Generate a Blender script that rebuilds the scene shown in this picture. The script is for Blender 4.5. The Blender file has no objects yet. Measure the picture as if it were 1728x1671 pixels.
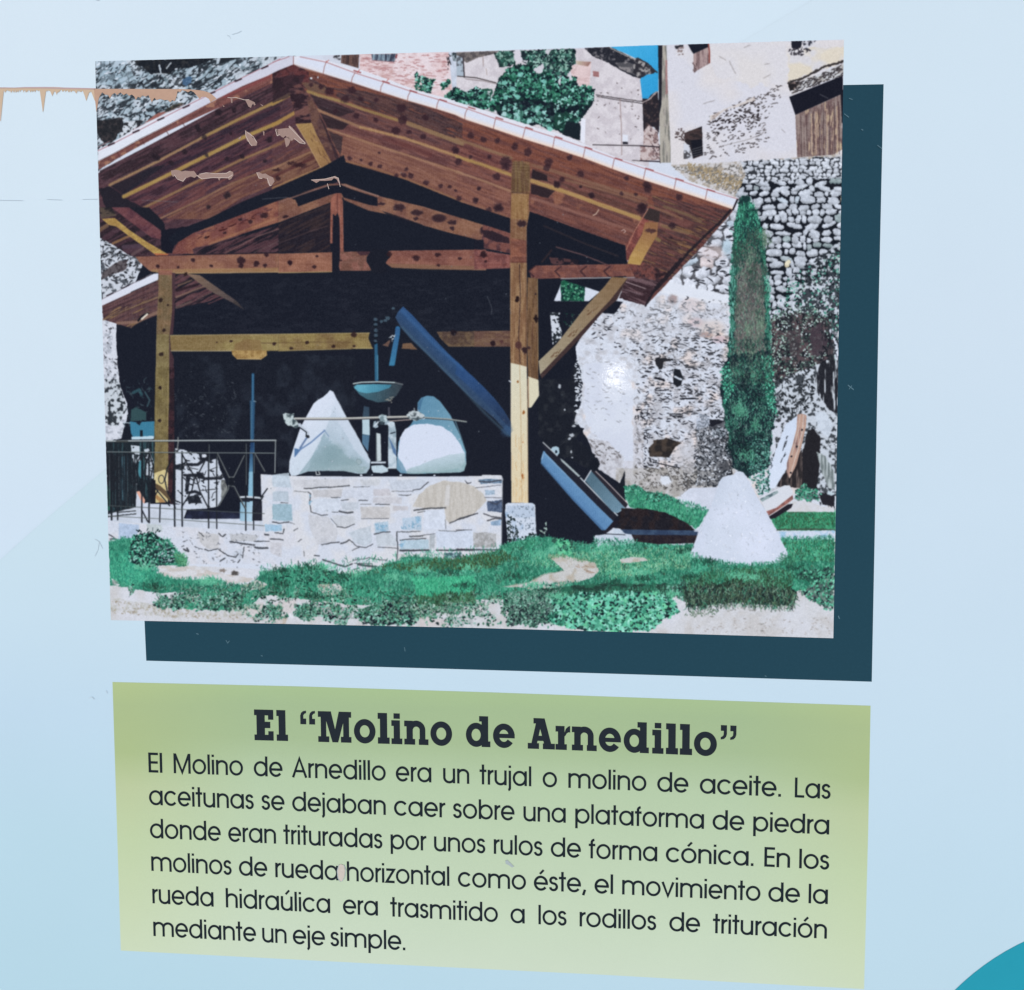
import bpy, bmesh, math, random
import numpy as np
from mathutils import Matrix, Vector, Euler
# =================================================================== camera, sky, sun, exposure
# The thing photographed is a flat outdoor information board, leaning back like a lectern.
# Board space: x right, y up the board, z out of its face. U = metres per photo pixel at the camera's distance.
F_PX = 1400.0; PW, PH = 1728.0, 1671.0
U = 0.42/1249.0
PITCH, YAW, ROLL = map(math.radians, (-3.05923106, 4.58131964, 0.50437904))
RC = (Matrix.Rotation(PITCH, 3, 'X') @ Matrix.Rotation(YAW, 3, 'Y') @ Matrix.Rotation(ROLL, 3, 'Z'))
TILT = math.radians(52)                                   # board leans back: its face looks 38 degrees up
BOARD_M = Matrix.Translation((0, 0, 1.05)) @ Matrix.Rotation(TILT, 4, 'X')
sc = bpy.context.scene; col = sc.collection
cam = bpy.data.cameras.new('camera'); co = bpy.data.objects.new('camera', cam); col.objects.link(co); sc.camera = co
cam.sensor_fit = 'HORIZONTAL'; cam.sensor_width = 36; cam.lens = 36*F_PX/PW; cam.clip_start = .01; cam.clip_end = 3000
co.matrix_world = BOARD_M @ Matrix.Translation((0, 0, F_PX*U)) @ RC.to_4x4()
def B(x, y, z=0.0):
    """photo pixel -> point on the board (metres in board space)"""
    d = RC @ Vector((x-PW/2, -(y-PH/2), -F_PX))
    k = F_PX*U/-d.z
    return Vector((d.x*k, d.y*k, z))
# the sun stands where its mirror image in the glossy film shows as the small pale glare on the printed wall
g = B(1040, 637); v = (Vector((0, 0, F_PX*U))-g).normalized()
SUN_L = Vector((-v.x, -v.y, v.z)); SUN_W = (BOARD_M.to_3x3() @ SUN_L).normalized()
sun = bpy.data.lights.new('sun', 'SUN'); sun.energy = SUN_E = 3.0; sun.angle = math.radians(.5); sun.color = (1, .96, .9)
so = bpy.data.objects.new('sun', sun); col.objects.link(so); so.rotation_euler = SUN_W.to_track_quat('Z', 'Y').to_euler()
w = bpy.data.worlds.new('World'); sc.world = w; w.use_nodes = True
nt = w.node_tree; sky = nt.nodes.new('ShaderNodeTexSky'); sky.sky_type = 'NISHITA'; sky.sun_disc = False
sky.sun_elevation = math.asin(SUN_W.z); sky.sun_rotation = math.atan2(SUN_W.x, SUN_W.y)
bg = nt.nodes['Background']; bg.inputs['Strength'].default_value = .09; nt.links.new(sky.outputs[0], bg.inputs[0])
sc.view_settings.view_transform = 'Standard'; sc.view_settings.look = 'None'; sc.view_settings.gamma = 1
sc.view_settings.exposure = EXPO = 0.0
import numpy as np, math
# ------------------------------------------------------------------ ink painter
SC = 1.3                       # print resolution: dots per photo pixel
X0, Y0, X1, Y1 = 150, 55, 1440, 1090
NW, NH = int((X1-X0)*SC), int((Y1-Y0)*SC)
RNG = np.random.default_rng(7)
CV = np.zeros((NH, NW, 3), np.float32)
FR = {'Z1':(150,60,5.39),'Z2':(460,60,5.39),'Z3':(770,60,5.39),'Z4':(1080,60,4.8),
      'Y1':(150,350,4.914),'Y2':(470,300,4.914),'Y3':(800,300,4.914),'Y4':(1100,300,4.914),
      'X1':(160,620,5.065),'X2':(460,600,5.065),'X3':(770,600,5.065),'X4':(1090,600,5.065),
      'V1':(160,850,5.065),'V2':(460,800,5.065),'V3':(780,800,5.065),'V4':(1100,800,4.32),'P':(0,0,1.0)}
def cv(fr, pts):
    ox, oy, s = FR[fr]
    return [(ox+x/s, oy+y/s) for x, y in pts]
def noise(sx, sy, seed, ang=0.0):
    """smooth value noise over the whole print; sx, sy = feature size in photo pixels"""
    r = np.random.default_rng(seed)
    if ang == 0.0:
        gx = np.arange(NW)/(sx*SC); gy = np.arange(NH)/(sy*SC)
        g = r.random((int(gy[-1])+3, int(gx[-1])+3)).astype(np.float32)
        ix = gx.astype(int); fx = (gx-ix).astype(np.float32); fx = fx*fx*(3-2*fx)
        iy = gy.astype(int); fy = (gy-iy).astype(np.float32); fy = fy*fy*(3-2*fy)
        a = g[:, ix]*(1-fx)+g[:, ix+1]*fx
        return a[iy]*(1-fy)[:, None]+a[iy+1]*fy[:, None]
    yy, xx = np.mgrid[0:NH, 0:NW].astype(np.float32)/SC
    c, s = math.cos(ang), math.sin(ang)
    u = (xx*c+yy*s)/sx; v = (-xx*s+yy*c)/sy
    u -= u.min(); v -= v.min()
    g = r.random((int(v.max())+3, int(u.max())+3)).astype(np.float32)
    iu = u.astype(int); fu = u-iu; fu = fu*fu*(3-2*fu)
    iv = v.astype(int); fv = v-iv; fv = fv*fv*(3-2*fv)
    return (g[iv, iu]*(1-fu)+g[iv, iu+1]*fu)*(1-fv)+(g[iv+1, iu]*(1-fu)+g[iv+1, iu+1]*fu)*fv
def fb(sx, sy, seed, ang=0.0):
    return 0.55*noise(sx, sy, seed, ang)+0.3*noise(sx/2, sy/2, seed+1, ang)+0.15*noise(sx/4, sy/4, seed+2, ang)
rv = fb(17,7,71,-.55); rv2 = fb(26,20,75)
N = dict(gr=noise(20,1.3,85,.36), gl=noise(20,1.3,86,-.47), gh=noise(22,1.3,87,-.01), gv=noise(1.4,26,88), vein=np.abs(rv-.5)*2, vein2=np.abs(fb(13,4.5,79,.05)-.5)*2, f2=noise(1.6,1.6,1), f4=fb(5,5,2), f8=fb(10,10,5), f16=fb(22,22,8), f60=fb(70,70,11),
         h=fb(16,5,21), h2=fb(9,3.4,25), v=fb(3,24,31), dg=fb(13,5,41,-0.6), dr=fb(30,3,45,0.36), dl=fb(30,3,48,-0.47),
         wx=fb(9,9,51)-.5, wy=fb(9,9,54)-.5, wx2=fb(3.4,3.4,57)-.5, wy2=fb(3.4,3.4,61)-.5)
def box(pts, pad=3):
    a = np.array(pts); 
    x0 = max(0, int((a[:,0].min()-X0-pad)*SC)); x1 = min(NW, int((a[:,0].max()-X0+pad)*SC)+1)
    y0 = max(0, int((a[:,1].min()-Y0-pad)*SC)); y1 = min(NH, int((a[:,1].max()-Y0+pad)*SC)+1)
    return (slice(y0, max(y1,y0)), slice(x0, max(x1,x0)))
def grid(S):
    yy, xx = np.mgrid[S[0], S[1]].astype(np.float32)
    return xx/SC+X0, yy/SC+Y0
def inside(xx, yy, pts):
    m = np.zeros(xx.shape, bool); n = len(pts)
    for i in range(n):
        ax, ay = pts[i]; bx, by = pts[(i+1) % n]
        if ay == by: continue
        m ^= ((ay > yy) != (by > yy)) & (xx < (bx-ax)*(yy-ay)/(by-ay)+ax)
    return m
def mask(pts, rough=0, fine=0):
    S = box(pts, 3+rough+fine); xx, yy = grid(S)
    if rough: xx = xx+N['wx'][S]*rough*2; yy = yy+N['wy'][S]*rough*2
    if fine: xx = xx+N['wx2'][S]*fine*2; yy = yy+N['wy2'][S]*fine*2
    q = .25/SC; m = 0
    for dx, dy in ((-q,-q),(q,-q),(-q,q),(q,q)):
        m = m+inside(xx+dx, yy+dy, pts).astype(np.float32)
    return S, m/4
def blend(S, m, col, alpha=1.0):
    if callable(col): col = col(S)
    c = np.asarray(col, np.float32)
    m = (m*alpha)[..., None]
    CV[S] = CV[S]*(1-m)+c*m
def fill(fr, pts, col, rough=0, fine=0, alpha=1.0):
    p = cv(fr, pts); S, m = mask(p, rough, fine); blend(S, m, col, alpha)
def dist(xx, yy, pts):
    d = np.full(xx.shape, 1e9, np.float32)
    for (ax, ay), (bx, by) in zip(pts[:-1], pts[1:]):
        vx, vy = bx-ax, by-ay; L = vx*vx+vy*vy+1e-9
        t = np.clip(((xx-ax)*vx+(yy-ay)*vy)/L, 0, 1)
        d = np.minimum(d, (xx-ax-t*vx)**2+(yy-ay-t*vy)**2)
    return np.sqrt(d)
def line(fr, pts, w, col, soft=0.5, alpha=1.0, rough=0):
    """w = full width in photo pixels"""
    p = cv(fr, pts); S = box(p, w+3+rough); xx, yy = grid(S)
    if rough: xx = xx+N['wx2'][S]*rough*2; yy = yy+N['wy2'][S]*rough*2
    d = dist(xx, yy, p)
    m = np.clip((w/2-d)/soft/1.2+.5, 0, 1)
    if soft > 1: m = m*m*(3-2*m)
    blend(S, m, col, alpha)
def blob(fr, x, y, rx, ry, col, soft=.3, alpha=1.0, ang=0):
    (cx, cy), s = cv(fr, [(x, y)])[0], FR[fr][2]; rx /= s; ry /= s; R = max(rx, ry)
    S = box([(cx, cy)], R*(1+soft)+2); xx, yy = grid(S)
    if 1.6 < R < 12: xx = xx+N['wx2'][S]*min(R, 6)*.9; yy = yy+N['wy2'][S]*min(R, 6)*.9
    c, t = math.cos(ang), math.sin(ang)
    u = ((xx-cx)*c+(yy-cy)*t)/rx; v = (-(xx-cx)*t+(yy-cy)*c)/ry
    r = np.sqrt(u*u+v*v); m = np.clip((1-r)/max(soft, .02)+.5, 0, 1); m = m*m*(3-2*m)
    blend(S, m, col, alpha)
def tex(a, b, f, lo=.35, hi=.65, var=0, c=None, f2=None, lo2=.5, hi2=.7):
    """two (three) inks mixed by a noise field, with fine variation"""
    a = np.array(a, np.float32); b = np.array(b, np.float32)
    def g(S):
        t = np.clip((N[f][S]-lo)/(hi-lo), 0, 1)[..., None]
        o = a*(1-t)+b*t
        if c is not None:
            t2 = np.clip((N[f2][S]-lo2)/(hi2-lo2), 0, 1)[..., None]
            o = o*(1-t2)+np.array(c, np.float32)*t2
        if var: o = o+(N['f2'][S]-.5)[..., None]*var*2
        return o
    return g
def ramp(p, q, ca, cb, var=0, f='f4'):
    """gradient of ink between two photo points"""
    ca = np.array(ca, np.float32); cb = np.array(cb, np.float32)
    def g(S):
        xx, yy = grid(S); vx, vy = q[0]-p[0], q[1]-p[1]
        t = np.clip(((xx-p[0])*vx+(yy-p[1])*vy)/(vx*vx+vy*vy), 0, 1)[..., None]
        o = ca*(1-t)+cb*t
        if var: o = o+(N[f][S]-.5)[..., None]*var*2
        return o
    return g
def scatter(fr, pts, n, rough=6, fine=0, seed=1, dens=None):
    """n random points inside a (ragged) outline"""
    p = cv(fr, pts); S, m = mask(p, rough, fine)
    if dens is not None: m = m*np.clip((N[dens[0]][S]-dens[1])/dens[2], 0, 1)
    ys, xs = np.nonzero(m > .02); w = m[ys, xs]; r = np.random.default_rng(seed)
    k = r.choice(len(ys), n, p=w/w.sum())
    return np.stack([(xs[k]+S[1].start+r.random(n))/SC+X0, (ys[k]+S[0].start+r.random(n))/SC+Y0], 1)
def pick(cols, n, seed, jit=8):
    r = np.random.default_rng(seed); c = np.array(cols, np.float32)[r.integers(0, len(cols), n)]
    return c+r.normal(0, jit, (n, 1)).astype(np.float32)
def splat(px, py, ids, cols):
    """later ids win"""
    x = ((px-X0)*SC).astype(int); y = ((py-Y0)*SC).astype(int)
    ok = (x >= 0) & (x < NW) & (y >= 0) & (y < NH); x, y, i = x[ok], y[ok], ids[ok]
    if not len(x): return
    b = np.full((NH, NW), -1, np.int32); np.maximum.at(b, (y, x), i)
    k = b >= 0; CV[k] = cols[b[k]]
def blades(P, L, cols, lean=.35, up=1.0, seed=3, w=1):
    """short grass strokes from points P upward"""
    n = len(P); r = np.random.default_rng(seed); a = r.normal(0, lean, n); l = L*r.uniform(.5, 1.3, n)
    bend = r.normal(0, .25, n); X = []; Y = []; I = []
    K = int(L*1.3*SC)+2
    for k in range(K):
        t = k/(K-1)
        for o in range(w):
            X.append(P[:,0]+np.sin(a+bend*t)*l*t+o/SC); Y.append(P[:,1]-np.cos(a+bend*t)*l*t*up); I.append(np.arange(n))
    splat(np.concatenate(X), np.concatenate(Y), np.concatenate(I), cols)
def leaves(P, R, cols, seed=4, lobes=0, asp=.6, ang=None):
    n = len(P); r = np.random.default_rng(seed); rr = R*r.uniform(.55, 1.25, n)
    th = r.uniform(0, 6.28, n) if ang is None else ang+r.normal(0, .4, n); ph = r.uniform(0, 6.28, n)
    K = int(R*1.3*SC)+1; X = []; Y = []; I = []
    for j in range(-K, K+1):
        for i in range(-K, K+1):
            dx, dy = i/SC, j/SC
            u = dx*np.cos(th)+dy*np.sin(th); v = -dx*np.sin(th)+dy*np.cos(th)
            if lobes:
                q = np.arctan2(v, u); lim = rr*(1+.35*np.cos(lobes*q+ph)); m = u*u+v*v < lim*lim
            else: m = (u/rr)**2+(v/(rr*asp))**2 < 1
            X.append(P[m,0]+dx); Y.append(P[m,1]+dy); I.append(np.nonzero(m)[0])
    splat(np.concatenate(X), np.concatenate(Y), np.concatenate(I), cols)
def stones(fr, pts, sx, sy, gap, light, dark, seed=1, rough=0, jit=.42, shade=22, cols=None, fine=0, ang=0.0, alpha=1.0):
    """dry masonry: one jittered cell per stone, joints left dark"""
    p = cv(fr, pts); S, m = mask(p, rough, fine); xx, yy = grid(S)
    xx = xx+N['wx'][S]*sx*.25; yy = yy+N['wy'][S]*sy*.35
    if ang:
        c, s = math.cos(ang), math.sin(ang); xx, yy = xx*c+yy*s, -xx*s+yy*c
    u, v = xx/sx, yy/sy; iu, iv = np.floor(u).astype(int), np.floor(v).astype(int)
    r = np.random.default_rng(seed); TX = r.uniform(-jit, jit, (97, 89)); TY = r.uniform(-jit*.8, jit*.8, (97, 89)); TC = r.random((97, 89)); 
    F1 = np.full(u.shape, 9.); F2 = F1.copy(); ID = np.zeros(u.shape); DY = np.zeros(u.shape)
    for dj in (-1, 0, 1):
        for di in (-2, -1, 0, 1, 2):
            a, b = iu+di, iv+dj; ka, kb = b % 97, a % 89
            cx = a+.5+TX[ka, kb]+.5*(b % 2); cy = b+.5+TY[ka, kb]
            d = np.hypot(u-cx, (v-cy)); c = d < F1
            F2 = np.where(c, F1, np.minimum(F2, d)); ID = np.where(c, TC[ka, kb], ID); DY = np.where(c, v-cy, DY); F1 = np.where(c, d, F1)
    e = F2-F1; st = np.clip((e-gap)/.12, 0, 1)*np.clip((.78-F1)/.12, 0, 1)
    L = np.array(light, np.float32)
    base = L+(ID[..., None]-.5)*26-np.clip(DY, -.5, .5)[..., None]*shade*1.6+(N['f4'][S][..., None]-.5)*30
    if cols is not None:
        for k, cc in enumerate(cols):
            q = (ID > .97-k*.05) & (ID <= 1-k*.05+.02); base[q] = np.array(cc)+(N['f4'][S][q]-.5)[:, None]*25
    col = np.array(dark, np.float32)*(1-st[..., None])+base*st[..., None]
    blend(S, m, col, alpha)
def cobbles(fr, pts, sx, sy, seed, light, dark, cols=None, rough=0, fill_=.56):
    """rounded river stones laid in rough courses, a dark hollow under each"""
    p = cv(fr, pts); S, m = mask(p, rough, 0); a = np.array(p); r = np.random.default_rng(seed); items = []
    y = a[:,1].min()
    while y < a[:,1].max()+sy:
        x = a[:,0].min()-r.uniform(0, sx); hrow = sy*r.uniform(.8, 1.2)
        while x < a[:,0].max()+sx:
            w_ = sx*r.choice([.4, .6, .85, 1.0, 1.4])*r.uniform(.85, 1.15); hh = hrow*r.uniform(.62, 1.25)
            items.append((x+w_/2, y+r.normal(0, sy*.13), w_/2*.93, hh*fill_, r.uniform(-.38, .38), r.uniform(-1, 1), r.random())); x += w_*1.02
        y += hrow*.94
    sub = CV[S].copy(); base = sub.copy(); sub[:] = np.array(dark, np.float32)+(N['f4'][S][..., None]-.5)*16
    gx, gy = grid(S)
    for k in r.permutation(len(items)):
        x, y, rx, ry, an, tn, q = items[k]; R = max(rx, ry)+2
        i0 = max(0, int((x-R-X0)*SC)-S[1].start); i1 = int((x+R-X0)*SC)-S[1].start+1; j0 = max(0, int((y-R-Y0)*SC)-S[0].start); j1 = int((y+R-Y0)*SC)-S[0].start+1
        if i1 <= 0 or j1 <= 0: continue
        sl = (slice(j0, j1), slice(i0, i1)); X = gx[sl]-x; Y = gy[sl]-y
        if not X.size: continue
        wx = N['wx2'][S][sl]*5; wy = N['wy2'][S][sl]*4; X = X+wx; Y = Y+wy
        u = (X*math.cos(an)+Y*math.sin(an))/rx; v = (-X*math.sin(an)+Y*math.cos(an))/ry
        d = (np.abs(u)**2.5+np.abs(v)**2.3)**.41; mm = np.clip((1-d)*R*.8+.3, 0, 1)[..., None]
        cc = np.array(cols[int(q*97) % len(cols)] if (cols and q > .9) else light, np.float32)+tn*12
        cc = cc-np.clip(v-.15, 0, 1)[..., None]*70-np.clip(u-.5, 0, 1)[..., None]*25+(N['f4'][S][sl][..., None]-.5)*50+(N['f2'][S][sl][..., None]-.5)*20
        sub[sl] = sub[sl]*(1-mm)+cc*mm
    CV[S] = base*(1-m[..., None])+sub*m[..., None]
def cracks(fr, pts, n, L, w, col, seed=1, ang=0.0, spread=.25, rough=0, dens=None, alpha=1.0):
    """short dark joints: n little strokes with wobble"""
    P = scatter(fr, pts, n, rough, 0, seed, dens); r = np.random.default_rng(seed+5)
    a = ang+r.normal(0, spread, n); l = L*r.uniform(.3, 1.5, n); wd = w*r.uniform(.5, 1.4, n); k = r.normal(0, .35, n)
    K = int(L*1.5*SC)+2; X = []; Y = []; I = []
    for s in range(K):
        t = s/(K-1)-.5
        px = P[:,0]+np.cos(a+k*t)*l*t; py = P[:,1]+np.sin(a+k*t)*l*t
        ww = wd*(1-(2*t)**2)
        for o in range(int(w*1.4*SC)+2):
            q = (o/SC <= ww+.4) ; X.append(px[q]); Y.append(py[q]+o/SC-ww[q]/2); I.append(np.nonzero(q)[0])
    cols = np.tile(np.array(col, np.float32), (n, 1))+r.normal(0, 9, (n, 1)).astype(np.float32)
    splat(np.concatenate(X), np.concatenate(Y), np.concatenate(I), cols)
DK=(29,33,45); DKB=(24,32,44); WH=(210,217,230)
SHAPES = []                     # (name, label, outline in photo pixels): printed motifs that get a sheet of their own
def motif(name, fr, pts, label=None): SHAPES.append((name, label, cv(fr, pts)))
RED=(98,62,58); BRN=(112,80,66); YEL=(150,126,72); PUR=(70,52,58)
# ---- base, cliff top left
CV[:] = WH
cliff=[(150,60),(500,60),(500,110),(300,200),(150,300)]
fill('P',cliff,tex((196,206,216),(160,180,194),'f16',.4,.65,8,(120,138,150),'f8',.6,.75))
def veins(S): return np.array((40,46,54),np.float32)+(N['f2'][S]-.5)[...,None]*16
S_,m_=mask(cliff); blend(S_,m_*np.clip((.10+(N['f16'][S_]-.5)*.35-N['vein'][S_])/.06,0,1),veins,.9)
blend(S_,m_*np.clip((N['dg'][S_]-.6)/.05,0,1),veins,.8)
fill('P',[(160,100),(215,100),(230,140),(170,145)],(166,190,206),rough=5,alpha=.5)
cracks('P',[(155,95),(470,85),(330,180),(165,280)],260,6,1.3,(44,50,58),2,-.45,.45)
cracks('P',[(155,95),(470,85),(330,180),(165,280)],160,6,1.6,(212,220,230),3,-.5,.4)
fill('Z1',[(410,225),(1010,200),(1180,200),(1000,270),(880,300),(790,295),(740,350),(640,345),(560,350),(500,300),(440,270)],tex((33,38,46),(52,54,58),'f4',.5,.8,4),rough=2,fine=1.4)
fill('Z1',[(1200,200),(1340,195),(1270,240),(1180,260)],(40,46,54),fine=1.5)
line('Z1',[(640,270),(655,340)],3,(180,190,200),rough=1); line('Z1',[(745,250),(705,300)],2,(190,198,206),rough=1); line('Z1',[(590,350),(700,350)],2.4,(170,180,190),rough=1)
fill('Z1',[(850,400),(900,375),(940,380),(925,430),(890,460),(850,440)],(72,104,140),rough=1,fine=2,alpha=.85)
fill('Z1',[(60,770),(180,765),(300,740),(325,840),(260,900),(240,950),(140,985),(60,870)],tex((40,42,48),(66,62,66),'f4',.5,.8,5),rough=2.5,fine=1)
fill('Z1',[(330,780),(480,770),(520,740),(440,860),(270,930)],tex((205,212,220),(45,48,54),'f4',.48,.56),rough=1)
fill('Z1',[(500,800),(600,720),(700,680),(760,650),(640,740)],(132,88,80),rough=1,fine=1)
fill('Z1',[(680,690),(760,630),(870,610),(820,650),(700,700)],tex((50,52,52),(80,76,66),'f4',.4,.6),fine=1.5)
# ---- village behind
fill('Z2',[(440,185),(800,165),(800,320),(600,260),(480,230)],(205,210,222))
fill('Z2',[(540,180),(620,178),(625,230),(560,215)],tex((60,60,66),(200,205,215),'f4',.45,.6),fine=1)
fill('Z2',[(625,178),(786,172),(780,298),(620,250)],tex((62,50,50),(92,72,66),'v',.4,.6,4))
for x in (650,690,730): line('Z2',[(x,190),(x-4,255)],.8,(40,34,36))
brick=tex((222,200,202),(196,160,160),'h',.52,.72,6,(228,214,218),'f16',.5,.7)
fill('Z2',[(790,165),(1610,150),(1640,600),(1200,520),(790,320)],brick)
cracks('Z2',[(800,200),(1590,170),(1600,480),(1200,480),(850,330)],150,8,.9,(178,140,142),5,.04,.05)
fill('Z2',[(898,170),(1135,166),(1105,240),(905,226)],tex((128,150,168),(60,66,84),'v',.45,.6,4))
for i in range(9): line('Z2',[(912+i*26,170),(912+i*24,228)],1.1,(64,66,84) if i%2 else (168,188,200))
blob('Z2',1125,190,9,18,(120,60,64)); line('Z2',[(905,226),(1105,242)],1,(120,88,92))
fill('Z2',[(1600,150),(1740,150),(1740,600),(1640,560)],tex((206,214,228),(190,198,212),'f8'))
fill('Z2',[(1625,160),(1740,160),(1740,300),(1690,240),(1640,230)],tex((46,56,62),(150,165,176),'f4',.45,.6),fine=1.5)
cracks('Z2',[(1585,165),(1615,165),(1615,300),(1590,300)],10,6,2,(60,54,60),6,1.4,.3)
# centre houses
fill('Z3',[(0,150),(1100,120),(1750,100),(1750,1200),(1100,1000),(0,620)],tex((216,211,216),(204,198,204),'f8',.4,.6,5))
fill('Z3',[(0,155),(390,140),(330,170),(200,200),(90,250),(60,220),(0,210)],tex((118,112,112),(84,80,84),'f4',.4,.6,5),fine=.8)
fill('Z3',[(0,180),(60,200),(70,380),(0,370)],tex((170,184,198),(90,96,106),'f4',.5,.65))
line('Z3',[(60,190),(72,380)],2,(60,54,60)); line('Z3',[(240,190),(245,280)],1,(120,104,100)); line('Z3',[(270,300),(278,360)],.9,(160,146,140))
line('Z3',[(10,370),(180,385),(360,430)],1.6,(66,60,62)); line('Z3',[(80,395),(250,415),(360,440)],1,(110,100,100))
fill('Z3',[(1030,280),(1120,260),(1225,240),(1210,470),(1120,460),(1040,350)],tex((222,200,200),(208,182,182),'h',.5,.7,4))
fill('Z3',[(1085,230),(1225,240),(1195,282),(1090,262)],ramp((974,104),(994,112),(196,182,168),(130,100,92)))
fill('Z3',[(1240,322),(1295,330),(1296,380),(1242,370)],(150,110,108)); 
for i in range(4): line('Z3',[(1250+i*12,330),(1252+i*12,372)],.6,(96,66,68))
fill('Z3',[(1160,115),(1370,105),(1500,170),(1725,270),(1725,330),(1680,395),(1600,370),(1480,310),(1380,250),(1240,190)],tex((42,44,54),(120,118,124),'f4',.55,.72,5),fine=.9)
fill('Z3',[(1560,240),(1725,310),(1725,340),(1690,385),(1620,360),(1500,310),(1440,250)],tex((92,92,98),(150,146,150),'f4',.4,.6),fine=.6,alpha=.8)
sky=ramp((1040,75),(1105,150),(74,176,228),(52,158,216),3)
fill('Z3',[(1400,100),(1740,90),(1740,280),(1640,215),(1530,160),(1440,125)],sky)
line('Z3',[(1380,110),(1500,160),(1640,235),(1740,290)],3.2,(60,58,62),rough=1); line('Z3',[(1400,118),(1560,190),(1740,280)],1.4,(170,168,168),rough=1.2)
fill('Z3',[(1670,400),(1740,370),(1740,590),(1690,580)],sky)
fill('Z4',[(0,80),(150,78),(145,450),(90,480),(60,520),(18,520),(5,360),(-30,200),(0,190)],sky)
motif('printed_sky_patch','Z4',[(-15,84),(146,78),(142,450),(90,480),(22,515),(5,360)],'bright blue patch of sky between two houses')
fill('Z4',[(-40,180),(0,190),(60,230),(125,290),(110,310),(50,320),(0,350),(-60,300)],tex((50,50,58),(160,158,160),'f4',.5,.66),fine=.8)
line('Z4',[(-20,185),(60,228),(135,300)],2.4,(56,54,60),rough=1)
# wires and wall details
for a in ([(1270,540),(1480,572),(1725,605)],[(1280,555),(1500,592),(1725,622)]): line('Z3',a,1.5,(70,66,72),rough=.6)
line('Z3',[(1487,580),(1500,850),(1502,1085)],1.2,(140,124,122)); line('Z3',[(1240,994),(1740,1004)],1.8,(74,70,76)); line('Z3',[(1600,1135),(1740,1145)],1.4,(84,80,84))
fill('Z3',[(1510,900),(1560,905),(1558,970),(1512,965)],(222,226,236)); fill('Z3',[(1510,965),(1560,968),(1558,990),(1512,988)],(40,40,50))
fill('Z3',[(1130,740),(1175,760),(1165,985),(1125,960)],(228,230,240),fine=.5)
cracks('Z3',[(1200,420),(1660,430),(1680,960),(1240,930)],34,3,1.2,(120,112,116),8,.1,.6)
fill('Z3',[(1690,575),(1740,575),(1740,870),(1700,870)],(38,36,44))
# dark gap and right tall house
fill('Z4',[(18,520),(60,520),(90,480),(140,455),(160,640),(150,790),(110,740),(60,730),(28,780)],tex((42,40,48),(70,60,62),'f4',.55,.75),fine=.8)
line('Z4',[(18,545),(70,520),(130,460)],2.2,(150,140,140),rough=1)
fill('Z4',[(28,775),(70,720),(140,780),(155,900),(160,1010),(0,1010),(0,895),(25,890)],tex((200,186,186),(130,112,110),'f4',.5,.66,5))
cracks('Z4',[(60,730),(150,760),(160,1000),(110,1000)],40,4,1.5,(84,70,72),9,1.0,.5)
for a in ([(0,893),(160,903)],[(0,1014),(168,1022)],[(158,890),(163,1030)]): line('Z4',a,2,(48,42,50))
right=tex((214,214,223),(219,215,217),'f60',.4,.6,4)
fill('Z4',[(180,78),(1670,35),(1670,1010),(1250,1000),(800,1080),(250,1060)],right)
fill('Z4',[(560,65),(1190,50),(1190,380),(900,420),(600,330)],tex((221,216,213),(216,215,221),'f60',.4,.6,4),rough=10,alpha=.7)
fill('Z4',[(1195,120),(1670,90),(1640,230),(1400,300),(1200,380)],tex((221,212,196),(214,212,216),'f16',.45,.7,4),rough=4)
fill('Z4',[(143,80),(182,80),(175,600),(150,640),(150,420)],(36,38,48)); 
fill('Z4',[(180,80),(212,82),(222,400),(245,900),(245,1030),(160,1030),(155,640),(172,560),(176,300)],tex((176,172,164),(128,128,124),'v',.4,.6,5))
fill('Z4',[(205,200),(218,200),(222,470),(205,480)],(140,98,96),fine=.6,alpha=.7)
motif('printed_house','Z4',[(212,76),(1640,40),(1630,980),(1400,985),(1250,1000),(800,1050),(245,1050),(222,400)],'cream plastered house with boarded openings, top right of the picture')
fill('Z4',[(385,72),(555,66),(552,130),(430,150),(410,120)],DK); fill('Z4',[(430,150),(550,95),(565,225),(432,300)],tex((158,142,140),(112,96,96),'v',.4,.6,5)); line('Z4',[(552,70),(560,130),(560,220)],2.4,(124,66,58))
cracks('Z4',[(425,220),(470,210),(450,300),(425,300)],12,4,1.5,(84,70,70),10,1.4,.3)
fill('Z4',[(275,85),(350,75),(345,105),(290,110)],(50,50,58),fine=1.2); cracks('Z4',[(270,100),(350,90),(350,160),(300,160)],12,4,1.6,(130,120,118),11)
fill('Z4',[(1222,45),(1310,42),(1300,100),(1245,125),(1225,100)],(34,36,48),fine=.8); fill('Z4',[(1310,45),(1425,38),(1400,70),(1330,110)],tex((206,206,214),(60,62,74),'f4',.46,.56))
cracks('Z4',[(1200,110),(1330,100),(1380,120),(1300,170),(1210,150)],50,4,1.6,(66,64,72),12,-.4,.4)
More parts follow.
